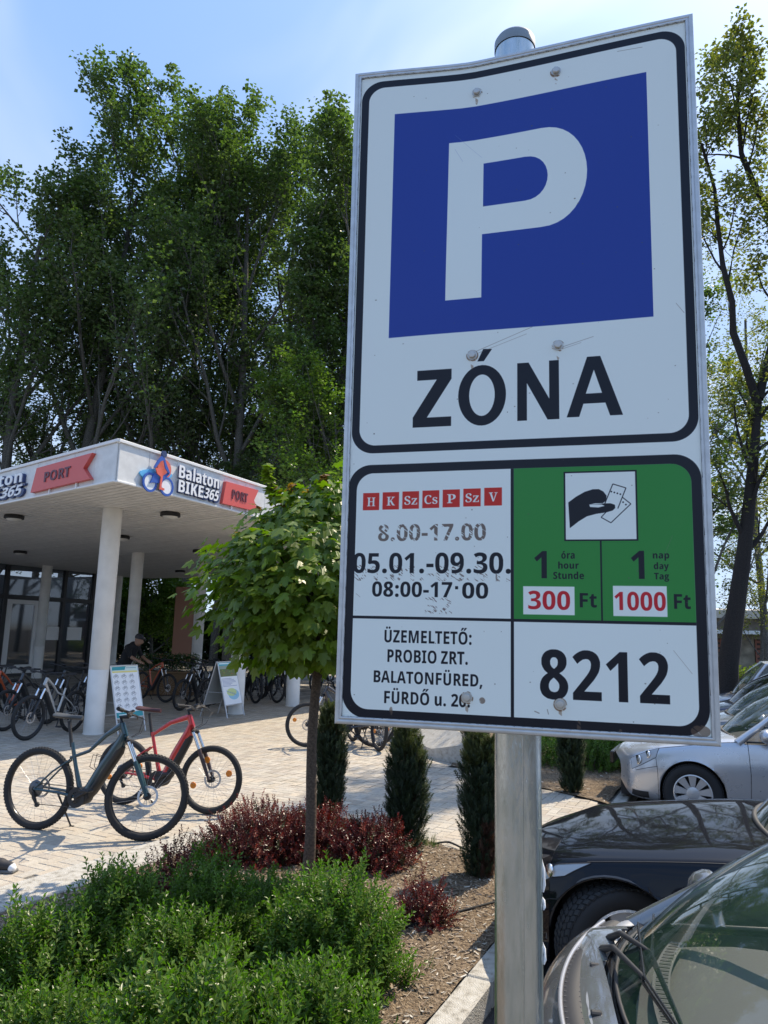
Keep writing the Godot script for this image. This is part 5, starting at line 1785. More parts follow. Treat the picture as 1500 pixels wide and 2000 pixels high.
func car(called: String, label: String, C: Dictionary, paint: Material, at: Vector3, group := "cars parked along the kerb") -> Node3D:
	var root := thing(called, label, "car", at, yaw_basis(C.get("fwd", -BACK)), group)
	var st := []
	var s := 0.0
	while s < C.len:
		st.append(s)
		s += 0.02 if s < 0.2 else 0.05
	st.append(C.len)
	for ax in [C.front, C.rear]:
		for q in [-1.0, 1.0]:
			for k in 9: st.append(ax + q * C.arch * cos(k * PI / 18.0 * 0.98))
	st.sort()
	var nt := 30
	var ts := []
	for k in nt + 1: ts.append(k / float(nt))
	var rows := []
	for x in st:
		var line := []
		for t in ts: line.append(section(C, x, t))
		for k in range(nt - 1, -1, -1):
			var p: Vector3 = line[k]
			line.append(Vector3(p.x, p.y, -p.z))
		rows.append(line)
	var mid := Vector3(-C.len * 0.5, 0.35, 0)
	var hint := func(p: Vector3) -> Vector3: return (p - mid) * Vector3(0.25, 1.2, 1.0)
	var n2 := nt * 2
	var top_t := int(nt * 0.56)
	var is_top := func(j: int) -> bool: return j >= top_t and j < n2 - top_t
	var belt_z := absf(section(C, C.cowl + C.wrap, 0.565).z)
	var cut := func(i: int, j: int) -> bool: return st[i] < C.deck and st[i] >= C.cowl + C.wrap * pow(rows[i][j].z / belt_z, 2) - 0.03
	var parts := {
		"bonnet": func(i, j): return is_top.call(j) and st[i] >= C.bonnet and not cut.call(i, j) and st[i] < C.deck,
		"boot_lid": func(i, j): return is_top.call(j) and st[i] >= C.deck,
		"bumper": func(i, j): return st[i] < C.bonnet or (not is_top.call(j) and st[i] < C.bumper and (j < nt * 0.36 or j >= n2 - nt * 0.36)),
		"door": func(i, j): return not is_top.call(j) and st[i] >= C.door and st[i] < C.door_end,
		"body": func(i, j): return not is_top.call(j) and st[i] >= C.bonnet and not (st[i] >= C.door and st[i] < C.door_end) and not (st[i] < C.bumper and (j < nt * 0.36 or j >= n2 - nt * 0.36)),
	}
	for name_ in parts:
		var mb := MB.new()
		mb.grid(rows, hint, parts[name_])
		if mb.v.size(): put(name_, mb, paint, root)
	# nose and tail closed, wheel wells and floor
	var mb := MB.new()
	for e in [[0, Vector3(1, 0, 0)], [rows.size() - 1, Vector3(-1, 0, 0)]]:
		for j in nt:
			mb.quad(rows[e[0]][j], rows[e[0]][j + 1], rows[e[0]][n2 - j - 1], rows[e[0]][n2 - j], e[1])
	put("end_panel", mb, paint, root)
	mb = MB.new()
	for i in st.size() - 1:
		var a: Vector3 = rows[i][0]
		var b: Vector3 = rows[i + 1][0]
		var yb: float = C.clear
		for sg in [-1.0, 1.0]:
			var wi := 0.52
			var a1 := Vector3(a.x, a.y, a.z * -sg)
			var b1 := Vector3(b.x, b.y, b.z * -sg)
			mb.quad(a1, b1, Vector3(b.x, b.y, wi * sg), Vector3(a.x, a.y, wi * sg), Vector3.DOWN)
			mb.quad(Vector3(a.x, a.y, wi * sg), Vector3(b.x, b.y, wi * sg), Vector3(b.x, minf(yb, b.y), wi * sg), Vector3(a.x, minf(yb, a.y), wi * sg), Vector3(0, 0, sg))
		mb.quad(Vector3(a.x, minf(yb, a.y), -0.52), Vector3(b.x, minf(yb, b.y), -0.52), Vector3(b.x, minf(yb, b.y), 0.52), Vector3(a.x, minf(yb, a.y), 0.52), Vector3.DOWN)
	put("underbody", mb, M.black, root)
	# glasshouse
	var W := func(x: float, u: float) -> Vector3:      # belt line
		var p := section(C, x, 0.565)
		return Vector3(p.x, p.y, p.z * u)
	var A0: Vector3 = W.call(C.cowl + C.wrap, 1.0)      # foot of the left windscreen pillar
	var A1 := Vector3(-C.head, C.roof - 0.05, -C.roof_w)
	var ws := []
	for i in 13:
		var f := i / 12.0
		var line := []
		for j in 21:
			var g := j / 10.0 - 1.0
			var bow := 1.0 - g * g
			var lo := Vector3(A0.x + C.wrap * bow, A0.y + 0.012 + (smooth_at(C.body, C.cowl, 3) - A0.y - 0.006) * bow, -A0.z * g)
			var hi := Vector3(A1.x + 0.10 * bow, A1.y + 0.05 * bow, C.roof_w * g)
			line.append(lo.lerp(hi, f) + Vector3(0.03, 0.05, 0) * sin(f * PI))
		ws.append(line)
	mb = MB.new()
	mb.grid(ws, func(_p): return Vector3(1, 1, 0))
	put("windscreen", mb, C.glass, root)
	mb = MB.new()
	mb.tube(ws[0], C.get("seal", 0.016), 6, true)
	put("screen_seal", mb, M.black, root)
	# roof
	var rf_rows := []
	var nr := 14
	for i in nr + 1:
		var f := i / float(nr)
		var x: float = lerpf(C.head, C.tail, f)
		var y: float = C.roof - 0.05 + 0.06 * sin(f * PI * 0.9) - 0.05 * f * f
		var line := []
		for j in 21:
			var g := j / 10.0 - 1.0
			line.append(Vector3(-x + 0.10 * (1 - g * g) * (1.0 - f), y + 0.05 * (1 - g * g), C.roof_w * g))
		rf_rows.append(line)
	mb = MB.new()
	mb.grid(rf_rows, func(_p): return Vector3.UP)
	put("roof", mb, paint, root)
	# rear window
	var D0: Vector3 = W.call(C.deck, 0.98)
	mb = MB.new()
	var rw := []
	for i in 5:
		var line := []
		for j in 9:
			var g := j / 4.0 - 1.0
			var hi := Vector3(-C.tail, rf_rows[nr][0].y + 0.05 * (1 - g * g), C.roof_w * g)
			line.append(hi.lerp(Vector3(D0.x - 0.08 * (1 - g * g), D0.y + 0.02, -D0.z * g), i / 4.0))
		rw.append(line)
	mb.grid(rw, func(_p): return Vector3(-1, 0.6, 0))
	put("rear_window", mb, C.glass, root)
	for sg in [-1.0, 1.0]:
		var F := func(p: Vector3) -> Vector3: return Vector3(p.x, p.y, p.z * -sg)
		# side glass in two panes with a post between
		var xs0: float = C.cowl + C.wrap + 0.05
		var glass_rows := []
		for i in 25:
			var f := i / 24.0
			var x: float = lerpf(xs0, C.deck - 0.05, f)
			var lo: Vector3 = W.call(x, 0.985)
			lo.y += 0.012
			var hx: float = clampf(x, C.head, C.tail)
			var hf: float = (hx - C.head) / (C.tail - C.head)
			var hi := Vector3(-hx, C.roof - 0.055 + 0.06 * sin(hf * PI * 0.9) - 0.05 * hf * hf, -C.roof_w)
			if x < C.head: hi = A0.lerp(A1, (x - xs0 + 0.02) / (C.head - xs0 + 0.02))
			elif x > C.tail: hi = hi.lerp(D0, (x - C.tail) / (C.deck - C.tail))
			var line := []
			for k in 6: line.append(F.call(lo.lerp(hi, k / 5.0) + Vector3(0, 0, -0.02 * sin(k / 5.0 * PI))))
			glass_rows.append(line)
		mb = MB.new()
		mb.grid(glass_rows, func(_p): return Vector3(0, 0.3, sg))
		put("side_window", mb, C.glass, root)
		mb = MB.new()
		var rail := [F.call(A0 + Vector3(0.06, -0.01, 0)), F.call(A0.lerp(A1, 0.33) + Vector3(0.012, 0.02, 0)), F.call(A0.lerp(A1, 0.66) + Vector3(0.012, 0.02, 0)), F.call(A1)]
		mb.tube(rail, [0.05, 0.036, 0.033, 0.034], 10, true, Vector3(0, 0, 1), 0.9)
		put("windscreen_pillar", mb, paint, root)
		mb = MB.new()
		var cant := []
		for i in nr + 1: cant.append(Vector3(rf_rows[i][0].x, rf_rows[i][0].y - 0.01, C.roof_w * sg))
		cant.append(F.call(D0))
		mb.tube(cant, 0.036, 8, true)
		put("roof_rail", mb, paint, root)
		mb = MB.new()
		var bx: float = lerpf(C.cowl, C.deck, 0.55)
		var b0: Vector3 = W.call(bx, 0.99)
		mb.tube([F.call(b0), F.call(Vector3(-bx - 0.06, C.roof - 0.03, -C.roof_w))], 0.045, 6, true, Vector3(0, 0, 1), 0.4)
		put("door_post", mb, M.black_gloss, root)
		# belt trim, door seams, handle, mirror
		mb = MB.new()
		var trim := []
		for k in 12:
			var p: Vector3 = W.call(lerpf(xs0 - 0.02, C.deck - 0.05, k / 11.0), 1.0)
			trim.append(F.call(p + Vector3(0, 0.006, -0.004)))
		mb.tube(trim, 0.011, 6, true)
		put("belt_trim", mb, C.get("trim", M.black_gloss), root)
		for d in [C.door, (C.door + C.door_end) * 0.5, C.door_end]:
			var sm := seam(C, [Vector2(d, 0.56), Vector2(d + 0.02, 0.3), Vector2(d, 0.03)], 0.0035)
			put("door_gap", sm if sg < 0 else mirror(sm), M.black, root)
		for d in [C.door + 0.88, C.door_end - 0.15]:
			var hp := section(C, d, 0.46)
			mb = MB.new()
			mb.box(F.call(hp + Vector3(0, 0, -0.02)), Vector3(0.2, 0.026, 0.026), Basis.IDENTITY, 0.008)
			put("door_handle", mb, paint, root)
		var mp: Vector3 = W.call(C.cowl + C.wrap + 0.24, 1.0)
		mb = MB.new()
		var mrows := []
		for i in 9:
			var ph := PI * i / 8.0
			var line := []
			for j in 15:
				var th := TAU * j / 14.0
				line.append(F.call(mp + Vector3(0.0, 0.085, -0.13) + Vector3(cos(th) * sin(ph) * 0.085 * (1.0 if cos(th) > 0 else 0.35), sin(th) * sin(ph) * 0.078, cos(ph) * 0.115)))
			mrows.append(line)
		var mc: Vector3 = F.call(mp + Vector3(0, 0.085, -0.13))
		mb.grid(mrows, func(p): return p - mc)
		mb.tube([F.call(mp + Vector3(0, 0.0, 0.0)), F.call(mp + Vector3(0, 0.05, -0.07))], 0.022, 8)
		put("door_mirror", mb, C.get("mirror", paint), root)
		# lamps
		if C.has("lamp"):
			var lm := patch(C, C.lamp, 0.004)
			var o := put("headlight", lm if sg < 0 else mirror(lm), C.lamp_m, root)
			for q in 4:
				var ol := seam(C, [C.lamp[q], C.lamp[(q + 1) % 4]], 0.005)
				put("lamp_seal", ol if sg < 0 else mirror(ol), M.black, o)
			for e in C.lamp_cells:
				var c := section(C, e[0], e[1])
				var b := MB.new()
				b.lathe([Vector2(e[2], 0.0), Vector2(e[2] * 0.96, 0.006), Vector2(e[2] * 0.7, 0.008), Vector2(0.0, 0.009)], F.call(c + Vector3(0.0, 0, 0.0)), F.call(C.lamp_dir), 20)
				put("lamp_cell", b, M.chrome, o)
		if C.has("intake"):
			for e in C.intake:
				var ip := patch(C, e, 0.003)
				put("bumper_intake", ip if sg < 0 else mirror(ip), M.black, root)
		if C.has("indicator"):
			var ip := patch(C, C.indicator, 0.004, 3, 2)
			put("side_indicator", ip if sg < 0 else mirror(ip), mat(Color(0.7, 0.25, 0.03), 0.3), root)
		for g in C.get("gaps", []):
			var sm := seam(C, g, 0.003)
			put("panel_gap", sm if sg < 0 else mirror(sm), M.black, root)
		if C.has("strip"):
			var sp := patch(C, C.strip, 0.006, 10, 2)
			put("side_strip", sp if sg < 0 else mirror(sp), paint, root)
		for ax in [C.front, C.rear]:
			var hw: float = smooth_at(C.body, ax, 4)
			var steer: float = C.get("steer", 0.0) if ax == C.front else 0.0
			wheel_parts(root, C, Vector3(-ax, C.wheel, sg * (hw - 0.125)), steer, C.get("spokes", 9), C.get("rim_m", M.steel))
			mb = MB.new()
			var lip := []
			for k in 21:
				var a := PI * k / 20.0
				var x: float = ax + cos(a) * C.arch * 0.997
				var p := section(C, x, 0.12)
				lip.append(F.call(Vector3(-x, C.wheel + sin(a) * C.arch, p.z + 0.006)))
			mb.tube(lip, 0.010, 6, true)
			put("arch_lip", mb, C.get("lip_m", paint), root)
	# grille and plate
	var nose := section(C, 0.03, 0.5)
	mb = MB.new()
	mb.box(Vector3(0.005, C.get("grille_y", 0.55), 0), Vector3(0.05, 0.14, 0.75), Basis.IDENTITY, 0.01)
	put("grille", mb, M.black_gloss, root)
	# dashboard, seats and wheel
	mb = MB.new()
	var cw_ := smooth_at(C.body, C.cowl, 4) * 0.84
	var dash := []
	for i in 7:
		var f := i / 6.0
		var line := []
		for j in 13:
			var g := j / 6.0 - 1.0
			var bow := 1.0 - g * g
			line.append(Vector3(A0.x + C.wrap * bow * (1.0 - f * 0.9) - 0.05 - f * 0.62, A0.y - 0.03 - 0.02 * f + 0.035 * sin(f * PI) - 0.22 * pow(f, 6), cw_ * g))
		dash.append(line)
	mb.grid(dash, func(_p): return Vector3.UP)
	put("dashboard", mb, C.get("dash_m", mat(Color(0.06, 0.062, 0.065), 0.75)), root)
	mb = MB.new()
	for z in [-0.36, 0.36]:
		var sx: float = -(C.cowl + C.wrap + 1.05)
		mb.box(Vector3(sx, A0.y - 0.45, z), Vector3(0.5, 0.18, 0.5), Basis.IDENTITY, 0.05)
		mb.box(Vector3(sx - 0.28, A0.y - 0.08, z), Vector3(0.14, 0.62, 0.48), Basis(Vector3(0, 0, 1), 0.3), 0.05)
		mb.box(Vector3(sx - 0.40, A0.y + 0.34, z), Vector3(0.09, 0.17, 0.24), Basis(Vector3(0, 0, 1), 0.2), 0.03)
	mb.box(Vector3(-(C.cowl + C.deck) * 0.5, C.clear + 0.1, 0), Vector3(C.deck - C.cowl, 0.04, 1.2))
	put("seats", mb, mat(Color(0.035, 0.036, 0.04), 0.9), root)
	mb = MB.new()
	var ring := []
	var wc := Vector3(A0.x - 0.62, A0.y - 0.06, -0.36)
	for k in 25:
		var a := TAU * k / 24.0
		ring.append(wc + Vector3(0.45, 0.9, 0).normalized() * sin(a) * 0.18 + Vector3(0, 0, 1) * cos(a) * 0.18)
	mb.tube(ring, 0.014, 6, false)
	put("steering_wheel", mb, M.black, root)
	return root

func paint_mat(c: Color, metal: float, rough := 0.32) -> StandardMaterial3D:
	var m := mat(c, rough, metal)
	m.clearcoat_enabled = true; m.clearcoat = 1.0; m.clearcoat_roughness = 0.04
	m.roughness_texture = noise_tex(256, 0.02, grey_ramp(0.8, 1.0), 66, 4)
	m.uv1_triplanar = true
	return m

func build_cars() -> void:
	var glass := glass_mat(Color(0.22, 0.30, 0.28), 0.30)
	var lens := mat(Color(0.36, 0.38, 0.40), 0.10, 0.0)
	lens.clearcoat_enabled = true; lens.clearcoat = 1.0; lens.clearcoat_roughness = 0.02
	var estate := {"len": 4.75, "front": 0.93, "rear": 3.64, "wheel": 0.315, "arch": 0.355, "clear": 0.17, "cowl": 1.22, "wrap": 0.24, "head": 2.05, "tail": 3.6, "deck": 4.2, "roof": 1.46, "roof_w": 0.56, "bonnet": 0.16, "bumper": 0.55, "door": 1.50, "door_end": 3.45, "glass": glass, "bow": 0.30, "rise": 0.05, "rim": 0.205,
		"body": [[0.0, 0.36, 0.56, 0.62, 0.60], [0.06, 0.24, 0.60, 0.69, 0.74], [0.18, 0.20, 0.655, 0.745, 0.80], [0.45, 0.19, 0.735, 0.815, 0.85], [0.93, 0.19, 0.825, 0.895, 0.885], [1.22, 0.19, 0.875, 0.955, 0.895], [1.55, 0.19, 0.905, 0.985, 0.90], [2.4, 0.19, 0.93, 1.0, 0.905], [3.6, 0.20, 0.955, 1.02, 0.895], [4.3, 0.24, 0.96, 1.02, 0.85], [4.66, 0.32, 0.93, 0.97, 0.76], [4.75, 0.45, 0.85, 0.88, 0.68]],
		"lamp": [Vector2(0.10, 0.38), Vector2(0.10, 0.55), Vector2(0.58, 0.565), Vector2(0.52, 0.44)].map(func(q): return q), "lamp_m": lens, "lamp_cells": [[0.20, 0.47, 0.055], [0.37, 0.505, 0.045]], "lamp_dir": Vector3(0.7, 0.15, -0.7),
		"intake": [[Vector2(0.10, 0.05), Vector2(0.10, 0.15), Vector2(0.36, 0.15), Vector2(0.38, 0.07)]], "strip": [Vector2(1.6, 0.17), Vector2(3.3, 0.17), Vector2(3.3, 0.20), Vector2(1.6, 0.20)],
		"gaps": [[Vector2(0.55, 0.02), Vector2(0.55, 0.3), Vector2(0.52, 0.43)], [Vector2(0.16, 0.36), Vector2(0.30, 0.36), Vector2(0.55, 0.36)], [Vector2(0.58, 0.565), Vector2(0.9, 0.57), Vector2(1.4, 0.57)]], "grille_y": 0.56}
	# silver estate car: its left front wheel stands at this spot of the photo
	var B := yaw_basis(-BACK)
	var wl := gp(1357, 1606, LOT)
	var home := wl - B * Vector3(-0.93, 0, -0.76)
	home.y = LOT
	var silver := paint_mat(Color(0.52, 0.535, 0.56), 0.55)
	estate.rim_m = mat(Color(0.62, 0.62, 0.62), 0.35, 0.5)
	car("estate_car", "silver estate car with wide-spoked hubcaps parked behind the black car", estate, silver, home)
	var grey := estate.duplicate()
	car("grey_saloon", "dark grey saloon parked between the silver estate car and the navy car", grey, paint_mat(Color(0.16, 0.17, 0.18), 0.5), home + KERB * 2.45)
	var navy := estate.duplicate()
	navy.roof = 1.50; navy.glass = glass_mat(Color(0.03, 0.04, 0.06), 0.75)
	car("navy_saloon", "navy saloon with dark windows parked next to the silver pick-up shaped car", navy, paint_mat(Color(0.02, 0.03, 0.075), 0.4), home + KERB * 4.85)
	var tall := estate.duplicate()
	tall.roof = 1.62; tall.head = 1.9; tall.trim = M.black
	car("silver_hatchback", "tall silver hatchback farthest along the row, in front of the dark trunk", tall, paint_mat(Color(0.50, 0.51, 0.54), 0.45), home + KERB * 7.3)
	# black car with its front wheel turned
	var black := estate.duplicate()
	black.merge({"front": 0.74, "rear": 3.5, "steer": 0.5, "wheel": 0.335, "arch": 0.385, "rim": 0.23, "spokes": 5, "lip_m": mat(Color(0.10, 0.09, 0.085), 0.6), "indicator": [Vector2(1.05, 0.40), Vector2(1.05, 0.42), Vector2(1.12, 0.42), Vector2(1.12, 0.40)]}, true)
	black.body = [[0.0, 0.34, 0.56, 0.62, 0.60], [0.06, 0.24, 0.61, 0.68, 0.72], [0.18, 0.20, 0.66, 0.735, 0.79], [0.45, 0.19, 0.735, 0.81, 0.86], [0.93, 0.19, 0.815, 0.885, 0.905], [1.25, 0.19, 0.855, 0.93, 0.91], [1.6, 0.19, 0.885, 0.96, 0.915], [2.4, 0.19, 0.95, 1.03, 0.92], [3.6, 0.20, 0.97, 1.03, 0.90], [4.3, 0.24, 0.97, 1.03, 0.85], [4.66, 0.32, 0.94, 0.98, 0.76], [4.75, 0.45, 0.86, 0.89, 0.68]]
	black.lamp = [Vector2(0.06, 0.43), Vector2(0.08, 0.53), Vector2(0.60, 0.55), Vector2(0.46, 0.465)]
	black.lamp_cells = [[0.20, 0.48, 0.045], [0.36, 0.505, 0.036]]
	black.cowl = 1.42; black.head = 2.2
	var bl := gp(1212, 1856, LOT + 0.335)
	var bh := bl - B * Vector3(-0.74, 0, -0.78)
	bh.y = LOT
	var inky := paint_mat(Color(0.004, 0.005, 0.009), 0.0, 0.7)
	inky.metallic_specular = 0.1; inky.clearcoat = 0.55
	car("black_car", "glossy black car with its front wheel turned, parked behind the grey car", black, inky, bh)
	# near grey car with the short round bonnet
	var near := {"len": 3.2, "front": 0.56, "rear": 2.6, "wheel": 0.29, "arch": 0.325, "clear": 0.17, "fwd": Vector3(-0.98, 0, -0.19), "cowl": 0.27, "wrap": 0.20, "head": 1.15, "tail": 2.6, "deck": 2.95, "roof": 1.50, "roof_w": 0.54, "bonnet": 0.04, "bumper": 0.16, "door": 0.92, "door_end": 2.2, "glass": glass_mat(Color(0.26, 0.38, 0.33), 0.22), "bow": 0.16, "rise": 0.02, "rim": 0.19,
		"body": [[0.0, 0.30, 0.66, 0.74, 0.58], [0.03, 0.22, 0.76, 0.85, 0.67], [0.08, 0.20, 0.83, 0.92, 0.72], [0.16, 0.19, 0.885, 0.97, 0.765], [0.27, 0.19, 0.92, 1.0, 0.80], [0.56, 0.19, 0.94, 1.02, 0.82], [0.9, 0.19, 0.955, 1.03, 0.825], [1.6, 0.19, 0.98, 1.04, 0.83], [2.5, 0.20, 0.99, 1.05, 0.81], [3.0, 0.26, 0.98, 1.02, 0.74], [3.2, 0.40, 0.9, 0.95, 0.66]],
		"lamp": [Vector2(0.03, 0.36), Vector2(0.03, 0.50), Vector2(0.20, 0.52), Vector2(0.20, 0.40)], "lamp_m": lens, "lamp_cells": [[0.1, 0.44, 0.05]], "lamp_dir": Vector3(0.7, 0.2, -0.7), "grille_y": 0.5, "seal": 0.006, "dash_m": mat(Color(0.085, 0.09, 0.088), 0.8)}
	# its far windscreen pillar foot is seen here
	var foot := gp(1272, 1797, LOT + 0.97)
	var nh := foot - yaw_basis(near.fwd) * Vector3(-(0.27 + 0.20), 0, 0.75)
	nh.y = LOT
	var nc := car("small_grey_car", "small metallic grey car with a short round bonnet beside the sign post", near, paint_mat(Color(0.20, 0.205, 0.21), 0.6, 0.3), nh)
	near_car_details(nc, near)

func near_car_details(root: Node3D, C: Dictionary) -> void:
	# scuttle grille, silver panel, washer jets, wipers
	var arc := func(s: float, y: float, g: float) -> Vector3:
		var p := section(C, C.cowl + C.wrap, 0.565)
		var bow := 1.0 - g * g
		return Vector3(p.x + C.wrap * bow + s, p.y + y + 0.02 * bow, -p.z * g * (1.0 + s * 0.12))
	var band := func(s0: float, y0: float, s1: float, y1: float, m: Material, called: String) -> MeshInstance3D:
		var rows := []
		for i in 5:
			var f := i / 4.0
			var line := []
			for j in 41: line.append(arc.call(lerpf(s0, s1, f), lerpf(y0, y1, f) + 0.008 * sin(f * PI), (j / 20.0 - 1.0) * 0.97))
			rows.append(line)
		var mb := MB.new()
		mb.grid(rows, func(_p): return Vector3(0.3, 1, 0))
		return put(called, mb, m, root)
	band.call(0.15, 0.006, 0.095, 0.012, M.black, "scuttle_grille")
	var slot := mat(Color(0.05, 0.05, 0.053), 0.6)
	for k in 46:
		var g := (k / 22.5 - 1.0) * 0.9
		var mb := MB.new()
		mb.tube([arc.call(0.145, 0.010, g), arc.call(0.10, 0.014, g)], 0.002, 4)
		put("grille_bar", mb, slot, root)
	band.call(0.095, 0.014, 0.04, 0.016, C.get("scuttle_m", mat(Color(0.42, 0.43, 0.45), 0.35, 0.5)), "scuttle_panel")
	band.call(0.04, 0.012, 0.005, 0.022, M.black_gloss, "screen_edge")
	var lip := MB.new()
	var pts := []
	for j in 41: pts.append(arc.call(0.155, 0.008, (j / 20.0 - 1.0) * 0.97))
	lip.tube(pts, 0.007, 6, false)
	put("bonnet_edge", lip, mat(Color(0.5, 0.5, 0.52), 0.3, 0.6), root)
	for g in [0.35, -0.05, -0.45]:
		var mb := MB.new()
		mb.box(arc.call(0.065, 0.026, g), Vector3(0.03, 0.014, 0.02), Basis.IDENTITY, 0.004)
		put("washer_jet", mb, M.black, root)
	# two wipers parked along the foot of the glass
	for e in [[0.66, -0.30, 0.10], [0.52, -0.62, 0.06]]:
		var w := Node3D.new()
		w.name = "wiper"
		root.add_child(w, true)
		var p0: Vector3 = arc.call(0.06, 0.03, e[0])
		var p1: Vector3 = arc.call(-e[2], 0.115, (e[0] + e[1]) * 0.5)
		var a0: Vector3 = arc.call(-e[2] * 0.7, 0.095, e[0] + 0.08)
		var a1: Vector3 = arc.call(-e[2] * 0.9, 0.11, e[1] - 0.05)
		var mb := MB.new()
		mb.tube([p0, p0.lerp(p1, 0.3) + Vector3(0, 0.03, 0), p1 + Vector3(0, 0.012, 0)], [0.013, 0.009, 0.006], 7)
		put("arm", mb, M.black, w)
		mb = MB.new()
		mb.tube([a0, arc.call(-e[2], 0.112, (e[0] + e[1]) * 0.5), a1], [0.004, 0.007, 0.004], 6)
		mb.tube([a0 + Vector3(0, 0.008, 0), arc.call(-e[2], 0.13, (e[0] + e[1]) * 0.5), a1 + Vector3(0, 0.008, 0)], 0.0035, 5)
		put("blade", mb, M.black_gloss, w)
	# inside: light demister strip, instrument hood, sat-nav on the dashboard, mirror
	var mb := MB.new()
	var rows := []
	for i in 3:
		var line := []
		for j in 31: line.append(arc.call(-0.10 - 0.025 * i, -0.002, (j / 15.0 - 1.0) * 0.85))
		rows.append(line)
	mb.grid(rows, func(_p): return Vector3.UP)
	put("demister_strip", mb, mat(Color(0.12, 0.125, 0.12), 0.8), root)
	for k in 44:
		var g := (k / 21.5 - 1.0) * 0.8
		mb = MB.new()
		mb.tube([arc.call(-0.11, 0.003, g), arc.call(-0.145, 0.003, g)], 0.002, 4)
		put("demister_slot", mb, M.black, root)
	mb = MB.new()
	var dc: Vector3 = arc.call(-0.62, 0.03, 0.06)
	mb.lathe([Vector2(0.0, 0.0), Vector2(0.05, 0.002), Vector2(0.058, 0.02), Vector2(0.045, 0.05), Vector2(0.05, 0.075), Vector2(0.066, 0.11), Vector2(0.068, 0.15), Vector2(0.055, 0.185), Vector2(0.0, 0.20)].map(func(q): return q), dc - Vector3(0, 0.04, 0), Vector3(0.1, 1, 0), 22)
	put("dashboard_pod", mb, mat(Color(0.015, 0.016, 0.016), 0.2), root)

# ---------- bicycles ----------
func bike_wheel(R: float, front: bool, knobs: bool, refl: bool) -> Node3D:
	var w := Node3D.new()
	w.name = "front_wheel" if front else "rear_wheel"
	var tr := 0.032
	var mb := MB.new()
	var prof := []
	for k in 13:
		var a := TAU * k / 12.0
		prof.append(Vector2(R - tr + tr * cos(a), tr * sin(a)))
	mb.lathe(prof, Vector3.ZERO, Vector3(0, 0, -1), 56)
	if knobs:
		for k in 72:
			for row in 3:
				var a := TAU * (k + (0.5 if row == 1 else 0.0)) / 72.0
				var ph := (row - 1) * 0.62
				var o := Vector3(cos(a), sin(a), 0)
				var nn := o * cos(ph) + Vector3(0, 0, 1) * sin(ph)
				var tt := Vector3(-o.y, o.x, 0)
				mb.box(o * (R - tr) + nn * (tr + 0.001), Vector3(0.006, TAU * R / 72.0 * 0.55, 0.012), Basis(nn, tt, nn.cross(tt)))
	put("tyre", mb, M.rubber, w)
	mb = MB.new()
	var ri := R - 0.062
	mb.lathe([Vector2(ri, -0.012), Vector2(ri - 0.004, 0.0), Vector2(ri, 0.012), Vector2(ri + 0.016, 0.015), Vector2(ri + 0.016, -0.015), Vector2(ri, -0.012)].map(func(q): return Vector2(q.x, -q.y)), Vector3.ZERO, Vector3(0, 0, 1), 48)
	put("rim", mb, M.black_gloss, w)
	mb = MB.new()
	for k in 28:
		var a := TAU * k / 28.0
		var side := 1.0 if k % 2 else -1.0
		var b := a + (0.42 if (k / 2) % 2 else -0.42)
		mb.tube([Vector3(cos(b) * 0.03, sin(b) * 0.03, side * 0.03), Vector3(cos(a) * ri, sin(a) * ri, 0)], 0.0012, 3, false)
	put("spokes", mb, M.steel, w)
	mb = MB.new()
	mb.lathe([Vector2(0.0, -0.06), Vector2(0.014, -0.058), Vector2(0.016, -0.035), Vector2(0.032, -0.033), Vector2(0.032, -0.028), Vector2(0.016, -0.024), Vector2(0.016, 0.024), Vector2(0.032, 0.028), Vector2(0.032, 0.033), Vector2(0.016, 0.035), Vector2(0.014, 0.058), Vector2(0.0, 0.06)], Vector3.ZERO, Vector3(0, 0, 1), 16)
	put("hub", mb, M.black, w)
	# brake disc with an open web
	mb = MB.new()
	mb.lathe([Vector2(0.072, -0.0435), Vector2(0.072, -0.0415), Vector2(0.092, -0.0415), Vector2(0.092, -0.0435), Vector2(0.072, -0.0435)].map(func(q): return Vector2(q.x, q.y)), Vector3.ZERO, Vector3(0, 0, 1), 36, false)
	for k in 6:
		var a := TAU * k / 6.0
		mb.tube([Vector3(cos(a) * 0.018, sin(a) * 0.018, -0.0425), Vector3(cos(a + 0.5) * 0.075, sin(a + 0.5) * 0.075, -0.0425)], 0.004, 4, false)
	put("brake_disc", mb, M.steel, w)
	if refl:
		for a in [0.35, 0.35 + PI, 1.9]:
			mb = MB.new()
			var o := Vector3(cos(a), sin(a), 0) * (ri - 0.075)
			mb.lathe([Vector2(0.0, -0.009), Vector2(0.03, -0.008), Vector2(0.034, 0.0), Vector2(0.03, 0.008), Vector2(0.0, 0.009)], o, Vector3(0, 0, 1), 18)
			put("reflector", mb, M.orange, w)
	return w

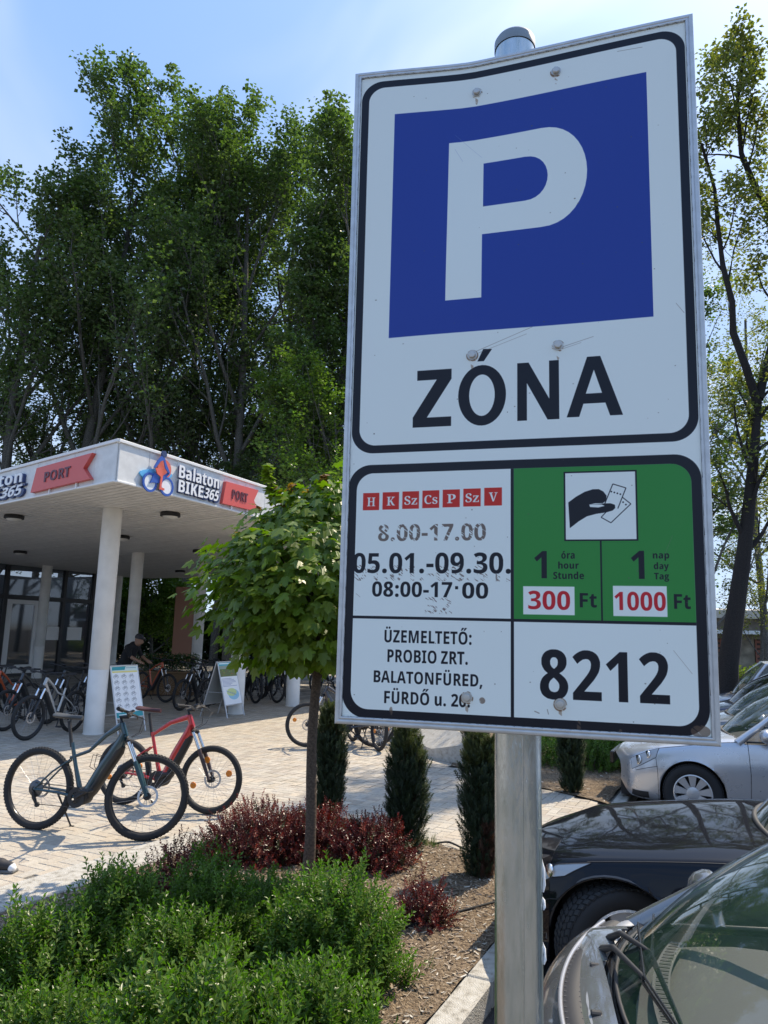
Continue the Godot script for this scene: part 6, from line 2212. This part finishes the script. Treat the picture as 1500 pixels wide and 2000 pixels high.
func bicycle(called: String, label: String, at: Vector3, heading: Vector3, frame_c: Color, accent: Color, o: Dictionary, group: String) -> Node3D:
	var R: float = o.get("r", 0.365)
	var wb: float = o.get("wb", 1.17)
	var root := thing(called, label, "bicycle", at, yaw_basis(heading) * Basis(Vector3.RIGHT, o.get("lean", 0.0)), group)
	var paint := paint_mat(frame_c, 0.3, 0.35)
	var rear := Vector3(0, R, 0)
	var fr := Vector3(wb, R, 0)
	var bb := Vector3(0.445, R - 0.045, 0)
	var ht_top := Vector3(wb - 0.315, R + 0.62, 0)
	var ht_low := Vector3(wb - 0.265, R + 0.50, 0)
	var seat_top := Vector3(0.30, R + 0.42, 0)
	var big: bool = o.get("knobs", false)
	var w1 := bike_wheel(R, false, big, o.get("refl", false))
	root.add_child(w1, true); w1.position = rear
	# frame
	var mb := MB.new()
	var step: bool = o.get("step", true)
	var dt := [ht_low + Vector3(-0.01, 0.035, 0), ht_low.lerp(bb, 0.12) + Vector3(0.01, 0.02, 0), ht_low.lerp(bb, 0.5) + Vector3(0.005, -0.01, 0), bb + Vector3(0.06, 0.02, 0)]
	mb.tube(dt, [0.036, 0.052, 0.056, 0.052], 12, true, Vector3(0, 0, 1), 0.95)
	mb.tube([bb + Vector3(0.0, 0.03, 0), seat_top.lerp(bb, 0.45), seat_top], [0.026, 0.018, 0.018], 10)
	if step:
		mb.tube([ht_top + Vector3(0.0, -0.015, 0), ht_top.lerp(seat_top, 0.30) + Vector3(0, -0.055, 0), ht_top.lerp(seat_top, 0.62) + Vector3(0, -0.14, 0), seat_top + Vector3(0.0, -0.135, 0)], [0.030, 0.021, 0.016, 0.015], 10)
	else:
		mb.tube([ht_top + Vector3(0, -0.015, 0), ht_top.lerp(seat_top, 0.5) + Vector3(0, 0.01, 0), seat_top + Vector3(0, -0.03, 0)], [0.030, 0.022, 0.017], 10)
	mb.tube([ht_low, ht_top], [0.031, 0.028], 12)
	for s in [-1.0, 1.0]:
		var ss := Vector3(0, 0, s)
		mb.tube([bb + ss * 0.035 + Vector3(-0.02, 0, 0), bb.lerp(rear, 0.45) + ss * 0.052 + Vector3(0, 0.01, 0), rear + ss * 0.066], [0.016, 0.014, 0.010], 8)
		mb.tube([seat_top + Vector3(0.01, -0.15, 0) + ss * 0.018, rear.lerp(seat_top, 0.5) + ss * 0.05 + Vector3(0.01, -0.05, 0), rear + ss * 0.066], [0.010, 0.009, 0.009], 8)
	put("frame", mb, paint, root)
	# battery under the down tube, motor
	mb = MB.new()
	var b0: Vector3 = dt[1] + Vector3(0.02, -0.035, 0)
	var b1: Vector3 = dt[3] + Vector3(0.03, -0.01, 0)
	mb.tube([b0, b0.lerp(b1, 0.1), b0.lerp(b1, 0.9), b1], [0.03, 0.050, 0.054, 0.04], 10, true, Vector3(0, 0, 1), 0.9)
	put("battery", mb, mat(accent, 0.45), root)
	mb = MB.new()
	mb.lathe([Vector2(0.0, -0.058), Vector2(0.06, -0.058), Vector2(0.078, -0.04), Vector2(0.078, 0.04), Vector2(0.06, 0.058), Vector2(0.0, 0.058)], bb + Vector3(0.035, 0.012, 0), Vector3(0, 0, 1), 24)
	put("motor", mb, M.black, root)
	# cranks and pedals
	var ca: float = o.get("crank", 0.5)
	for s in [-1.0, 1.0]:
		var d: Vector3 = Vector3(cos(ca), sin(ca), 0) * s
		mb = MB.new()
		mb.tube([bb + Vector3(0, 0, s * 0.06), bb + Vector3(0, 0, s * 0.085) + d * 0.17], [0.014, 0.010], 8)
		var cr_ := put("crank", mb, M.black, root)
		mb = MB.new()
		mb.box(bb + Vector3(0, 0, s * 0.14) + d * 0.17, Vector3(0.10, 0.02, 0.09), Basis.IDENTITY, 0.006)
		put("pedal", mb, M.black, cr_)
	mb = MB.new()
	mb.lathe([Vector2(0.05, 0.060), Vector2(0.088, 0.060), Vector2(0.088, 0.064), Vector2(0.05, 0.064)], bb, Vector3(0, 0, 1), 32, false)
	put("chainring", mb, M.black, root)
	mb = MB.new()
	mb.lathe([Vector2(0.02, 0.036), Vector2(0.075, 0.036), Vector2(0.06, 0.044), Vector2(0.045, 0.052), Vector2(0.028, 0.060), Vector2(0.02, 0.060)], rear, Vector3(0, 0, 1), 28, false)
	put("cassette", mb, mat(Color(0.12, 0.12, 0.125), 0.4, 0.7), root)
	mb = MB.new()
	mb.tube([bb + Vector3(0, 0.086, 0.062), rear + Vector3(0, 0.055, 0.05)], 0.004, 4)
	mb.tube([bb + Vector3(0, -0.086, 0.062), rear + Vector3(0.05, -0.13, 0.05), rear + Vector3(0.01, -0.06, 0.05)], 0.004, 4)
	put("chain", mb, M.black, root)
	mb = MB.new()
	mb.tube([rear + Vector3(0.0, -0.02, 0.07), rear + Vector3(0.01, -0.07, 0.065), rear + Vector3(0.04, -0.13, 0.055)], [0.014, 0.018, 0.012], 8)
	mb.lathe([Vector2(0.0, -0.01), Vector2(0.022, -0.01), Vector2(0.022, 0.01), Vector2(0.0, 0.01)], rear + Vector3(0.045, -0.135, 0.052), Vector3(0, 0, 1), 14)
	put("derailleur", mb, M.black, root)
	# saddle on its post
	var sp := seat_top + (seat_top - bb).normalized() * 0.20
	mb = MB.new()
	mb.tube([seat_top + Vector3(0, -0.04, 0), sp], 0.0155, 10)
	put("seat_post", mb, M.black, root)
	mb = MB.new()
	var srows := []
	for i in 11:
		var f := i / 10.0
		var x := lerpf(-0.14, 0.14, f)
		var hw := lerpf(0.078, 0.018, smoothstep(0.1, 0.75, f)) * (0.8 if i == 0 else 1.0)
		var line := []
		for j in 13:
			var a := TAU * j / 12.0
			line.append(sp + Vector3(x, 0.035 + 0.022 * sin(a) + 0.015 * (1 - f) * (1 - f), hw * cos(a)))
		srows.append(line)
	mb.grid(srows, func(p): return p - (sp + Vector3(p.x - sp.x, 0.04, 0)))
	for e in [0, 10]:
		for j in range(1, 11): mb.tri(srows[e][0], srows[e][j], srows[e][j + 1], Vector3(-1 if e == 0 else 1, 0, 0))
	put("saddle", mb, mat(o.get("saddle", Color(0.03, 0.03, 0.032)), 0.6), root)
	# steered part
	var fork := Node3D.new()
	fork.name = "fork"
	root.add_child(fork, true)
	var ax := (ht_top - ht_low).normalized()
	var pivot := ht_low
	fork.transform = Transform3D(Basis(ax, o.get("steer", 0.0)), pivot) * Transform3D(Basis.IDENTITY, -pivot)
	var w0 := bike_wheel(R, true, big, o.get("refl", false))
	fork.add_child(w0, true); w0.position = fr
	for s in [-1.0, 1.0]:
		var ss := Vector3(0, 0, s * 0.062)
		var crown := ht_low - ax * 0.05
		mb = MB.new()
		mb.tube([crown + ss + Vector3(0.02, 0, 0), crown.lerp(fr, 0.42) + ss + Vector3(0.015, 0, 0)], 0.016, 10)
		put("stanchion", mb, M.chrome, fork)
		mb = MB.new()
		mb.tube([crown.lerp(fr, 0.36) + ss + Vector3(0.016, 0, 0), crown.lerp(fr, 0.7) + ss + Vector3(0.008, 0, 0), fr + ss], [0.022, 0.020, 0.014], 10)
		put("fork_leg", mb, mat(accent, 0.4) if not o.has("fork_c") else mat(o.fork_c, 0.4), fork)
	mb = MB.new()
	mb.tube([ht_low - ax * 0.05 + Vector3(0.02, 0, -0.062), ht_low - ax * 0.03 + Vector3(0.01, 0, 0), ht_low - ax * 0.05 + Vector3(0.02, 0, 0.062)], 0.022, 8)
	put("fork_crown", mb, M.black, fork)
	mb = MB.new()
	var clamp_ := ht_top + ax * 0.05 + Vector3(0.07, 0.015, 0)
	mb.tube([ht_top - ax * 0.01, ht_top + ax * 0.055, clamp_], [0.020, 0.022, 0.019], 10)
	put("stem", mb, M.black, fork)
	mb = MB.new()
	mb.tube([clamp_ + Vector3(-0.045, 0.035, -0.34), clamp_ + Vector3(0, 0.03, -0.12), clamp_, clamp_ + Vector3(0, 0.03, 0.12), clamp_ + Vector3(-0.045, 0.035, 0.34)], 0.0125, 10)
	put("handlebar", mb, M.black, fork)
	for s in [-1.0, 1.0]:
		mb = MB.new()
		mb.tube([clamp_ + Vector3(-0.028, 0.033, s * 0.23), clamp_ + Vector3(-0.047, 0.035, s * 0.355)], 0.0175, 10)
		put("grip", mb, M.rubber, fork)
		mb = MB.new()
		mb.tube([clamp_ + Vector3(0.0, 0.03, s * 0.19), clamp_ + Vector3(0.045, 0.02, s * 0.21), clamp_ + Vector3(0.035, 0.0, s * 0.31)], [0.010, 0.008, 0.005], 6)
		put("brake_lever", mb, M.black, fork)
		mb = MB.new()
		mb.tube([clamp_ + Vector3(0.04, 0.02, s * 0.2), clamp_ + Vector3(0.15, -0.02, s * 0.12), clamp_ + Vector3(0.12, -0.14, s * 0.05), ht_low + Vector3(0.05, 0.0, s * 0.03)], 0.003, 5)
		put("cable", mb, M.black, fork)
	mb = MB.new()
	mb.box(clamp_ + Vector3(0.02, 0.045, 0.0), Vector3(0.05, 0.02, 0.07), Basis(Vector3(0, 0, 1), 0.5), 0.006)
	put("display", mb, M.black_gloss, fork)
	if o.get("stand", true):
		mb = MB.new()
		mb.tube([Vector3(0.16, R - 0.05, -0.075), Vector3(0.25, 0.006, -0.20)], [0.010, 0.008], 6)
		mb.box(Vector3(0.255, 0.008, -0.205), Vector3(0.04, 0.014, 0.02))
		put("kickstand", mb, M.black, root)
	if o.has("bottle"):
		mb = MB.new()
		var c: Vector3 = dt[2] + Vector3(-0.075, 0.075, 0)
		var up: Vector3 = (dt[1] - dt[3]).normalized()
		for s in [-1.0, 1.0]:
			mb.tube([c - up * 0.07 + Vector3(0.05, -0.05, 0), c - up * 0.08 + Vector3(0, 0, s * 0.035), c + up * 0.01 + Vector3(-0.03, 0.03, s * 0.03), c + up * 0.06 + Vector3(0.03, -0.03, s * 0.02)], 0.0035, 5)
		put("bottle_cage", mb, M.black, root)
	return root

func build_bicycles() -> void:
	M.orange = mat(Color(0.72, 0.22, 0.02), 0.25)
	var teal := Color(0.006, 0.042, 0.062)
	var redc := Color(0.50, 0.020, 0.022)
	var dark := Color(0.016, 0.017, 0.02)
	# the two bicycles in the sun: rear and front wheels touch the paving where the photo shows it
	var r0 := gp(65, 1620)
	var f0 := gp(270, 1643)
	bicycle("teal_bicycle", "dark teal electric mountain bike with knobbly tyres parked in the sun", r0, (f0 - r0).rotated(Vector3.UP, 0.04), teal, Color(0.02, 0.018, 0.017), {"r": 0.362, "wb": 1.11, "steer": 0.42, "knobs": true, "bottle": true, "lean": -0.04, "saddle": Color(0.05, 0.055, 0.06), "fork_c": Color(0.012, 0.05, 0.065)}, "hire bicycles")
	var r1 := gp(236, 1571)
	var f1 := gp(404, 1590)
	bicycle("red_bicycle", "bright red electric mountain bike with orange reflectors behind the teal one", r1, f1 - r1, redc, dark, {"r": 0.335, "wb": 1.05, "steer": 0.16, "refl": true, "step": false, "lean": -0.04, "fork_c": Color(0.05, 0.03, 0.03), "saddle": Color(0.05, 0.012, 0.015)}, "hire bicycles")
	# rows in the shade under the canopy and by the plinth: front wheel spot, direction it points, paint
	var grey := Color(0.42, 0.42, 0.41)
	var orange := Color(0.50, 0.085, 0.02)
	var list := [
		[gp(50, 1446), Vector3(-0.25, 0, 1), grey, "pale grey bicycle standing next to the foremost column", true],
		[gp(6, 1428), Vector3(-0.25, 0, 1), dark, "black bicycle between the pale grey and the orange one", true],
		[gp(-40, 1418), Vector3(-0.3, 0, 1), orange, "orange bicycle in the shade under the pavilion canopy", true],
		[gp(-70, 1405), Vector3(-0.3, 0, 1), dark, "black bicycle beyond the orange one under the canopy", true],
		[gp(92, 1412), Vector3(-0.28, 0, 1), dark, "black bicycle half hidden behind the pale grey one", false],
		[gp(150, 1402), Vector3(-0.3, 0, 1), dark, "black bicycle standing behind the foremost column", true],
		[gp(322, 1372), Vector3(0.72, 0, 0.6), orange, "orange red bicycle behind the poster board, in front of the planter", false],
		[gp(352, 1388), Vector3(-0.35, 0, 1), dark, "black bicycle parked between the orange red one and the map board", true],
		[gp(396, 1384), Vector3(-0.45, 0, 1), dark, "black bicycle half hidden by the map board", true],
		[gp(372, 1372), Vector3(-0.4, 0, 1), dark, "black bicycle squeezed in behind the one beside the map board", true],
		[gp(418, 1376), Vector3(-0.4, 0, 1), Color(0.03, 0.035, 0.045), "slate bicycle directly behind the map board", false],
		[gp(515, 1362), Vector3(0.5, 0, 0.85), dark, "black bicycle deeper in the row behind the maple crown", true],
		[gp(560, 1366), Vector3(0.45, 0, 0.85), dark, "black bicycle right behind the last column", false],
		[gp(498, 1374), Vector3(0.55, 0, 0.8), dark, "black bicycle behind the column beside the map board", false],
		[gp(540, 1373), Vector3(0.5, 0, 0.85), Color(0.02, 0.03, 0.06), "dark blue bicycle between two columns under the maple", true],
		[gp(616, 1352), Vector3(-0.6, 0, 0.8), grey, "pale bicycle behind the last column, next to the maple stem", false],
		[gp(598, 1459), Vector3(-0.92, 0, 0.15), Color(0.03, 0.03, 0.04), "dark bicycle on the sunny paving behind the maple stem", true],
		[gp(738, 1467), Vector3(0.35, 0, 0.8), dark, "dark bicycle with an orange reflector parked behind the sign's lower edge", false],
		[gp(796, 1452), Vector3(0.4, 0, 0.8), dark, "dark bicycle parked nearest the sloping plinth", false],
	]
	for e in list:
		var h: Vector3 = e[1].normalized()
		bicycle("hire_bicycle", e[3], e[0] - h * 1.13, h, e[2], dark, {"r": 0.36, "wb": 1.13, "steer": rf(-0.12, 0.2), "refl": e[3].contains("sunny") or e[3].contains("reflector"), "step": e[4], "crank": rf(0, 3), "lean": -0.05, "knobs": false}, "hire bicycles")

# ---------- boards, planter, people ----------
func poster(kind: int) -> ImageTexture:
	var P := Paint.new(360, 540, 0.6, Color8(236, 240, 244))
	var teal := Color8(38, 150, 160)
	if kind == 0:
		P.fill(Paint.rect(0, 0, 600, 90), Color8(206, 226, 222))
		P.fill(Paint.loop([Vector2(30, 20), Vector2(330, 14), Vector2(300, 74), Vector2(24, 80)]), teal)
		P.fill(Paint.rect(330, 34, 560, 46), Color8(130, 160, 170))
		P.fill(Paint.rect(24, 92, 580, 120), Color8(226, 216, 130))
		for r in 6:
			for c in 3:
				var x := 95.0 + c * 170.0
				var y := 175.0 + r * 102.0
				for s in [-34.0, 34.0]:
					var ring := Paint.ell(x + s, y + 14, 23, 23)
					ring.append_array(Paint.ell(x + s, y + 14, 18, 18, true))
					P.fill(ring, Color8(90, 98, 108))
				for l in [[-34, 14, -10, -18], [-10, -18, 24, -20], [24, -20, 2, 14], [2, 14, -10, -18], [24, -20, 34, 14], [20, -30, 34, -32], [-18, -26, -4, -26], [2, 14, -34, 14]]:
					P.fill(Paint.stroke(Vector2(x + l[0], y + l[1]), Vector2(x + l[2], y + l[3]), 5.0), Color8(96, 104, 118))
				P.fill(Paint.rect(x - 40, y + 48, x + 40, y + 53), Color8(170, 176, 186))
		P.fill(Paint.rect(0, 800, 600, 900), teal)
		P.fill(Paint.rect(60, 832, 360, 846), Color8(220, 238, 240))
	else:
		P.fill(Paint.rect(0, 0, 600, 80), Color8(70, 176, 196))
		P.fill(Paint.rect(40, 24, 380, 50), Color8(228, 242, 244))
		P.fill(Paint.rect(0, 80, 600, 310), Color8(98, 112, 62))
		P.fill(Paint.rect(0, 80, 600, 150), Color8(146, 160, 150))
		for k in 40:
			P.fill(Paint.ell(rf(20, 580), rf(170, 300), rf(8, 28), rf(6, 16)), Color8(70 + rng.randi() % 90, 84 + rng.randi() % 70, 40 + rng.randi() % 30))
		for k in 7: P.fill(Paint.rect(40, 350 + k * 26, 300 + rng.randi() % 240, 360 + k * 26), Color8(150, 160, 190))
		P.fill(Paint.ell(360, 690, 190, 110), Color8(150, 200, 226))
		P.fill(Paint.ell(300, 640, 170, 80), Color8(200, 216, 150))
		for k in 5: P.fill(Paint.stroke(Vector2(120 + k * 60, 600 + k * 14), Vector2(190 + k * 66, 640 + k * 20), 8.0), Color8(60, 110, 190))
	return P.tex()

func a_board(label: String, l: Vector3, r: Vector3, ht: float, kind: int) -> void:
	# l and r: feet of the poster side
	var ex := (r - l)
	var w := ex.length()
	ex = ex.normalized()
	var nr := ex.cross(Vector3.UP).normalized()
	if nr.dot(cam_at - l) < 0: nr = -nr
	var root := thing("pavement_board", label, "sign board", (l + r) * 0.5, Basis.IDENTITY, "poster boards on the paving")
	var spread := 0.34
	var metal := mat(Color(0.55, 0.56, 0.57), 0.4, 0.6)
	for s in 2:
		var back := s == 1
		var f0 := -nr * (spread * 2.0) if back else Vector3.ZERO
		var topc := -nr * spread + Vector3.UP * ht + (nr * 0.012 if not back else -nr * 0.012)
		var up := (topc - f0).normalized()
		var nn := ex.cross(up).normalized()
		if nn.dot(nr if not back else -nr) < 0: nn = -nn
		var ln := (topc - f0).length()
		var lf := Node3D.new()
		lf.name = "leaf"
		root.add_child(lf, true)
		for q in [-0.5, 0.5]:
			var mb := MB.new()
			mb.tube([f0 + ex * w * q, topc + ex * w * q], 0.014, 8)
			put("rail", mb, metal, lf)
		for q in [0.22, 1.0]:
			var mb := MB.new()
			mb.tube([f0 - ex * w * 0.5 + up * ln * q, f0 + ex * w * 0.5 + up * ln * q], 0.016, 8)
			put("crossbar", mb, metal, lf)
		var mb := MB.new()
		var a := f0 - ex * w * 0.5 + up * ln
		var d := f0 - ex * w * 0.5 + up * ln * 0.22
		mb.quad_uv(a + nn * 0.006, a + ex * w + nn * 0.006, d + ex * w + nn * 0.006, d + nn * 0.006, nn)
		var m := mat(Color.WHITE, 0.4)
		if not back:
			m.albedo_color = Color.WHITE
			m.albedo_texture = poster(kind)
			m.texture_repeat = false
		else:
			m = mat(Color(0.5, 0.51, 0.52), 0.6)
		put("poster", mb, m, lf)
		mb = MB.new()
		mb.quad(a - nn * 0.004, a + ex * w - nn * 0.004, d + ex * w - nn * 0.004, d - nn * 0.004, -nn)
		put("backing", mb, mat(Color(0.34, 0.36, 0.36), 0.6), lf)
	var mb := MB.new()
	for q in [-0.48, 0.48]:
		mb.tube([ex * w * q - nr * 0.15 + Vector3.UP * ht * 0.45, ex * w * q - nr * (spread * 2 - 0.15) + Vector3.UP * ht * 0.45], 0.006, 5)
	put("stay", mb, metal, root)

func smin(a: float, b: float, k: float) -> float:
	var h := clampf(0.5 + 0.5 * (b - a) / k, 0, 1)
	return lerpf(b, a, h) - k * h * (1.0 - h)
func blob_mesh(bones: Array, cell: float, k: float) -> MB:
	# surface nets over tapered capsules joined smoothly: [a, b, ra, rb]
	var lo := Vector3.ONE * 1e9
	var hi := -lo
	for e in bones:
		for q in [[e[0], e[2]], [e[1], e[3]]]:
			lo = lo.min(q[0] - Vector3.ONE * (q[1] + 0.04)); hi = hi.max(q[0] + Vector3.ONE * (q[1] + 0.04))
	var n := Vector3i(((hi - lo) / cell).ceil()) + Vector3i.ONE
	var f := PackedFloat32Array()
	f.resize(n.x * n.y * n.z)
	var field := func(p: Vector3) -> float:
		var d := 1.0
		for e in bones:
			var ab: Vector3 = e[1] - e[0]
			var t := clampf((p - e[0]).dot(ab) / maxf(ab.length_squared(), 1e-6), 0, 1)
			d = smin(d, p.distance_to(e[0] + ab * t) - lerpf(e[2], e[3], t), k)
		return d
	for x in n.x:
		for y in n.y:
			for z in n.z: f[(x * n.y + y) * n.z + z] = field.call(lo + Vector3(x, y, z) * cell)
	var id := {}
	var pts := []
	var at := func(c: Vector3i) -> float: return f[(c.x * n.y + c.y) * n.z + c.z]
	for x in n.x - 1:
		for y in n.y - 1:
			for z in n.z - 1:
				var sum := Vector3.ZERO
				var cnt := 0
				var c := Vector3i(x, y, z)
				for ax in 3:
					for u in 2:
						for v in 2:
							var p := c
							p[(ax + 1) % 3] += u; p[(ax + 2) % 3] += v
							var q := p
							q[ax] += 1
							var a: float = at.call(p)
							var b: float = at.call(q)
							if (a < 0.0) != (b < 0.0):
								sum += Vector3(p).lerp(Vector3(q), a / (a - b)); cnt += 1
				if cnt:
					id[c] = pts.size()
					pts.append(lo + sum / cnt * cell)
	var nrm := []
	for p in pts:
		var e := cell * 0.5
		nrm.append(Vector3(field.call(p + Vector3(e, 0, 0)) - field.call(p - Vector3(e, 0, 0)), field.call(p + Vector3(0, e, 0)) - field.call(p - Vector3(0, e, 0)), field.call(p + Vector3(0, 0, e)) - field.call(p - Vector3(0, 0, e))).normalized())
	var mb := MB.new()
	for x in range(1, n.x - 1):
		for y in range(1, n.y - 1):
			for z in range(1, n.z - 1):
				var c := Vector3i(x, y, z)
				for ax in 3:
					var q := c
					q[ax] += 1
					if (at.call(c) < 0.0) != (at.call(q) < 0.0):
						var r := []
						for o in [[0, 0], [-1, 0], [-1, -1], [0, -1]]:
							var d := c
							d[(ax + 1) % 3] += o[0]; d[(ax + 2) % 3] += o[1]
							r.append(id.get(d, -1))
						if r.min() < 0: continue
						mb.tri3(pts[r[0]], pts[r[1]], pts[r[2]], nrm[r[0]], nrm[r[1]], nrm[r[2]])
						mb.tri3(pts[r[0]], pts[r[2]], pts[r[3]], nrm[r[0]], nrm[r[2]], nrm[r[3]])
	return mb

func build_boards_and_people() -> void:
	a_board("white poster board printed with rows of small bicycles, beside the foremost column", gp(284, 1427) - KERB * 0.66, gp(284, 1427), 1.16, 0)
	a_board("grey framed map board with a landscape picture beside the column", gp(444, 1403), gp(477, 1397), 1.16, 1)
	# planter with flowers behind the bicycles
	var g := gp(322, 1358)
	var t := thing("flower_planter", "long brown planter full of leafy flowers under the canopy", "planter", g, yaw_basis(Vector3(1, 0, -0.15)))
	var mb := MB.new()
	mb.box(Vector3(0, 0.33, 0), Vector3(1.6, 0.62, 0.55), Basis.IDENTITY, 0.015)
	put("box", mb, tri_tex(mat(Color(0.22, 0.13, 0.06), 0.8), M.fine, 1.0), t)
	mb = MB.new()
	mb.box(Vector3(0, 0.65, 0), Vector3(1.68, 0.04, 0.62), Basis.IDENTITY, 0.008)
	put("rim", mb, mat(Color(0.20, 0.12, 0.06), 0.8), t)
	var cl := clump_mesh(9, 0.10, 0.08, 0.045, 33)
	var xs := []
	var cs := []
	for k in 420:
		xs.append(Transform3D(Basis.from_euler(Vector3(rf(-0.6, 0.6), rf(0, TAU), 0)).scaled(Vector3.ONE * rf(0.7, 1.2)), Vector3(rf(-0.78, 0.78), 0.66 + 0.42 * sqrt(rng.randf()), rf(-0.26, 0.26))))
		var c := Color(0.05, 0.11, 0.03) * rf(0.7, 1.4)
		if rng.randf() < 0.16: c = [Color(0.7, 0.68, 0.62), Color(0.55, 0.18, 0.12), Color(0.6, 0.35, 0.25)][rng.randi() % 3]
		cs.append(c)
	copies("plants", cl, leaf_mat(Color.WHITE, Color(0.5, 0.7, 0.2), 0.5), xs, cs, t).set_meta("kind", "stuff")
	# somebody in black bending over a bicycle under the canopy
	var pg := gp(243, 1378)
	var face := Vector3(0.95, 0, 0.3)
	var pr := thing("person", "person in black shirt and dark cap bending forward between the columns", "person", pg, yaw_basis(face))
	var V := func(x: float, y: float, z: float) -> Vector3: return Vector3(x, y, z)
	var legs := []
	var body := [[V.call(-0.12, 0.96, 0.0), V.call(0.02, 1.22, 0), 0.155, 0.15], [V.call(0.02, 1.22, 0), V.call(0.13, 1.40, 0), 0.165, 0.13]]
	for s in [-1.0, 1.0]:
		body.append([V.call(0.12, 1.40, s * 0.14), V.call(0.10, 1.38, s * 0.19), 0.075, 0.068])
		body.append([V.call(0.10, 1.38, s * 0.19), V.call(0.22, 1.16, s * 0.23), 0.066, 0.052])
		legs.append([V.call(-0.12, 0.94, s * 0.09), V.call(-0.04, 0.50, s * 0.11), 0.095, 0.068])
		legs.append([V.call(-0.04, 0.50, s * 0.11), V.call(-0.14, 0.09, s * 0.12), 0.062, 0.045])
	var skin := [[V.call(0.15, 1.40, 0), V.call(0.24, 1.50, 0), 0.062, 0.06], [V.call(0.25, 1.50, 0), V.call(0.27, 1.60, 0), 0.085, 0.098], [V.call(0.33, 1.50, 0), V.call(0.34, 1.52, 0), 0.045, 0.05], [V.call(0.365, 1.545, 0), V.call(0.375, 1.53, 0), 0.014, 0.017]]
	var arms := []
	for s in [-1.0, 1.0]:
		arms.append([V.call(0.21, 1.17, s * 0.23), V.call(0.44, 1.06, s * 0.17), 0.045, 0.032])
		arms.append([V.call(0.44, 1.06, s * 0.17), V.call(0.51, 1.03, s * 0.16), 0.035, 0.036])
		for fg in 4: arms.append([V.call(0.52, 1.04, s * (0.13 + fg * 0.02)), V.call(0.58 - absf(fg - 1.5) * 0.008, 1.0, s * (0.13 + fg * 0.021)), 0.010, 0.008])
		arms.append([V.call(0.48, 1.03, s * 0.13), V.call(0.52, 1.0, s * 0.10), 0.012, 0.009])
	var skin_m := mat(Color(0.30, 0.17, 0.11), 0.6)
	var all := skin + arms
	put("body", blob_mesh(all, 0.016, 0.02), skin_m, pr)
	put("shirt", blob_mesh(body, 0.03, 0.05), mat(Color(0.012, 0.012, 0.014), 0.9), pr)
	put("trousers", blob_mesh(legs, 0.03, 0.04), mat(Color(0.02, 0.022, 0.028), 0.9), pr)
	mb = MB.new()
	mb.lathe([Vector2(0.108, 0.0), Vector2(0.106, 0.05), Vector2(0.08, 0.095), Vector2(0.0, 0.115)], V.call(0.265, 1.60, 0), Vector3(0.25, 1, 0), 20)
	mb.box(V.call(0.375, 1.605, 0), Vector3(0.12, 0.012, 0.14), Basis(Vector3(0, 0, 1), -0.35), 0.005)
	put("cap", mb, mat(Color(0.03, 0.03, 0.035), 0.8), pr)
	for s in [-1.0, 1.0]:
		mb = blob_mesh([[V.call(-0.16, 0.045, s * 0.12), V.call(0.06, 0.04, s * 0.13), 0.045, 0.038]], 0.02, 0.02)
		put("shoe", mb, M.black, pr)
	# one dark trainer on the paving at the very edge, its wearer out of the picture
	var sg := gp(4, 1703)
	var sh := thing("trainer_shoe", "dark trainer with a pale toe cap standing on the sunny paving", "shoe", sg, yaw_basis(Vector3(1, 0, 0.1)))
	put("upper", blob_mesh([[V.call(-0.14, 0.06, 0), V.call(-0.02, 0.055, 0), 0.045, 0.042], [V.call(-0.02, 0.05, 0), V.call(0.06, 0.045, 0), 0.042, 0.032]], 0.012, 0.02), mat(Color(0.03, 0.028, 0.03), 0.7), sh)
	put("toe_cap", blob_mesh([[V.call(0.062, 0.036, -0.012), V.call(0.085, 0.034, 0.012), 0.032, 0.030]], 0.01, 0.02), M.white, sh)
	mb = MB.new()
	mb.box(V.call(-0.03, 0.011, 0), Vector3(0.28, 0.022, 0.086), Basis.IDENTITY, 0.008)
	put("sole", mb, mat(Color(0.12, 0.12, 0.12), 0.8), sh)
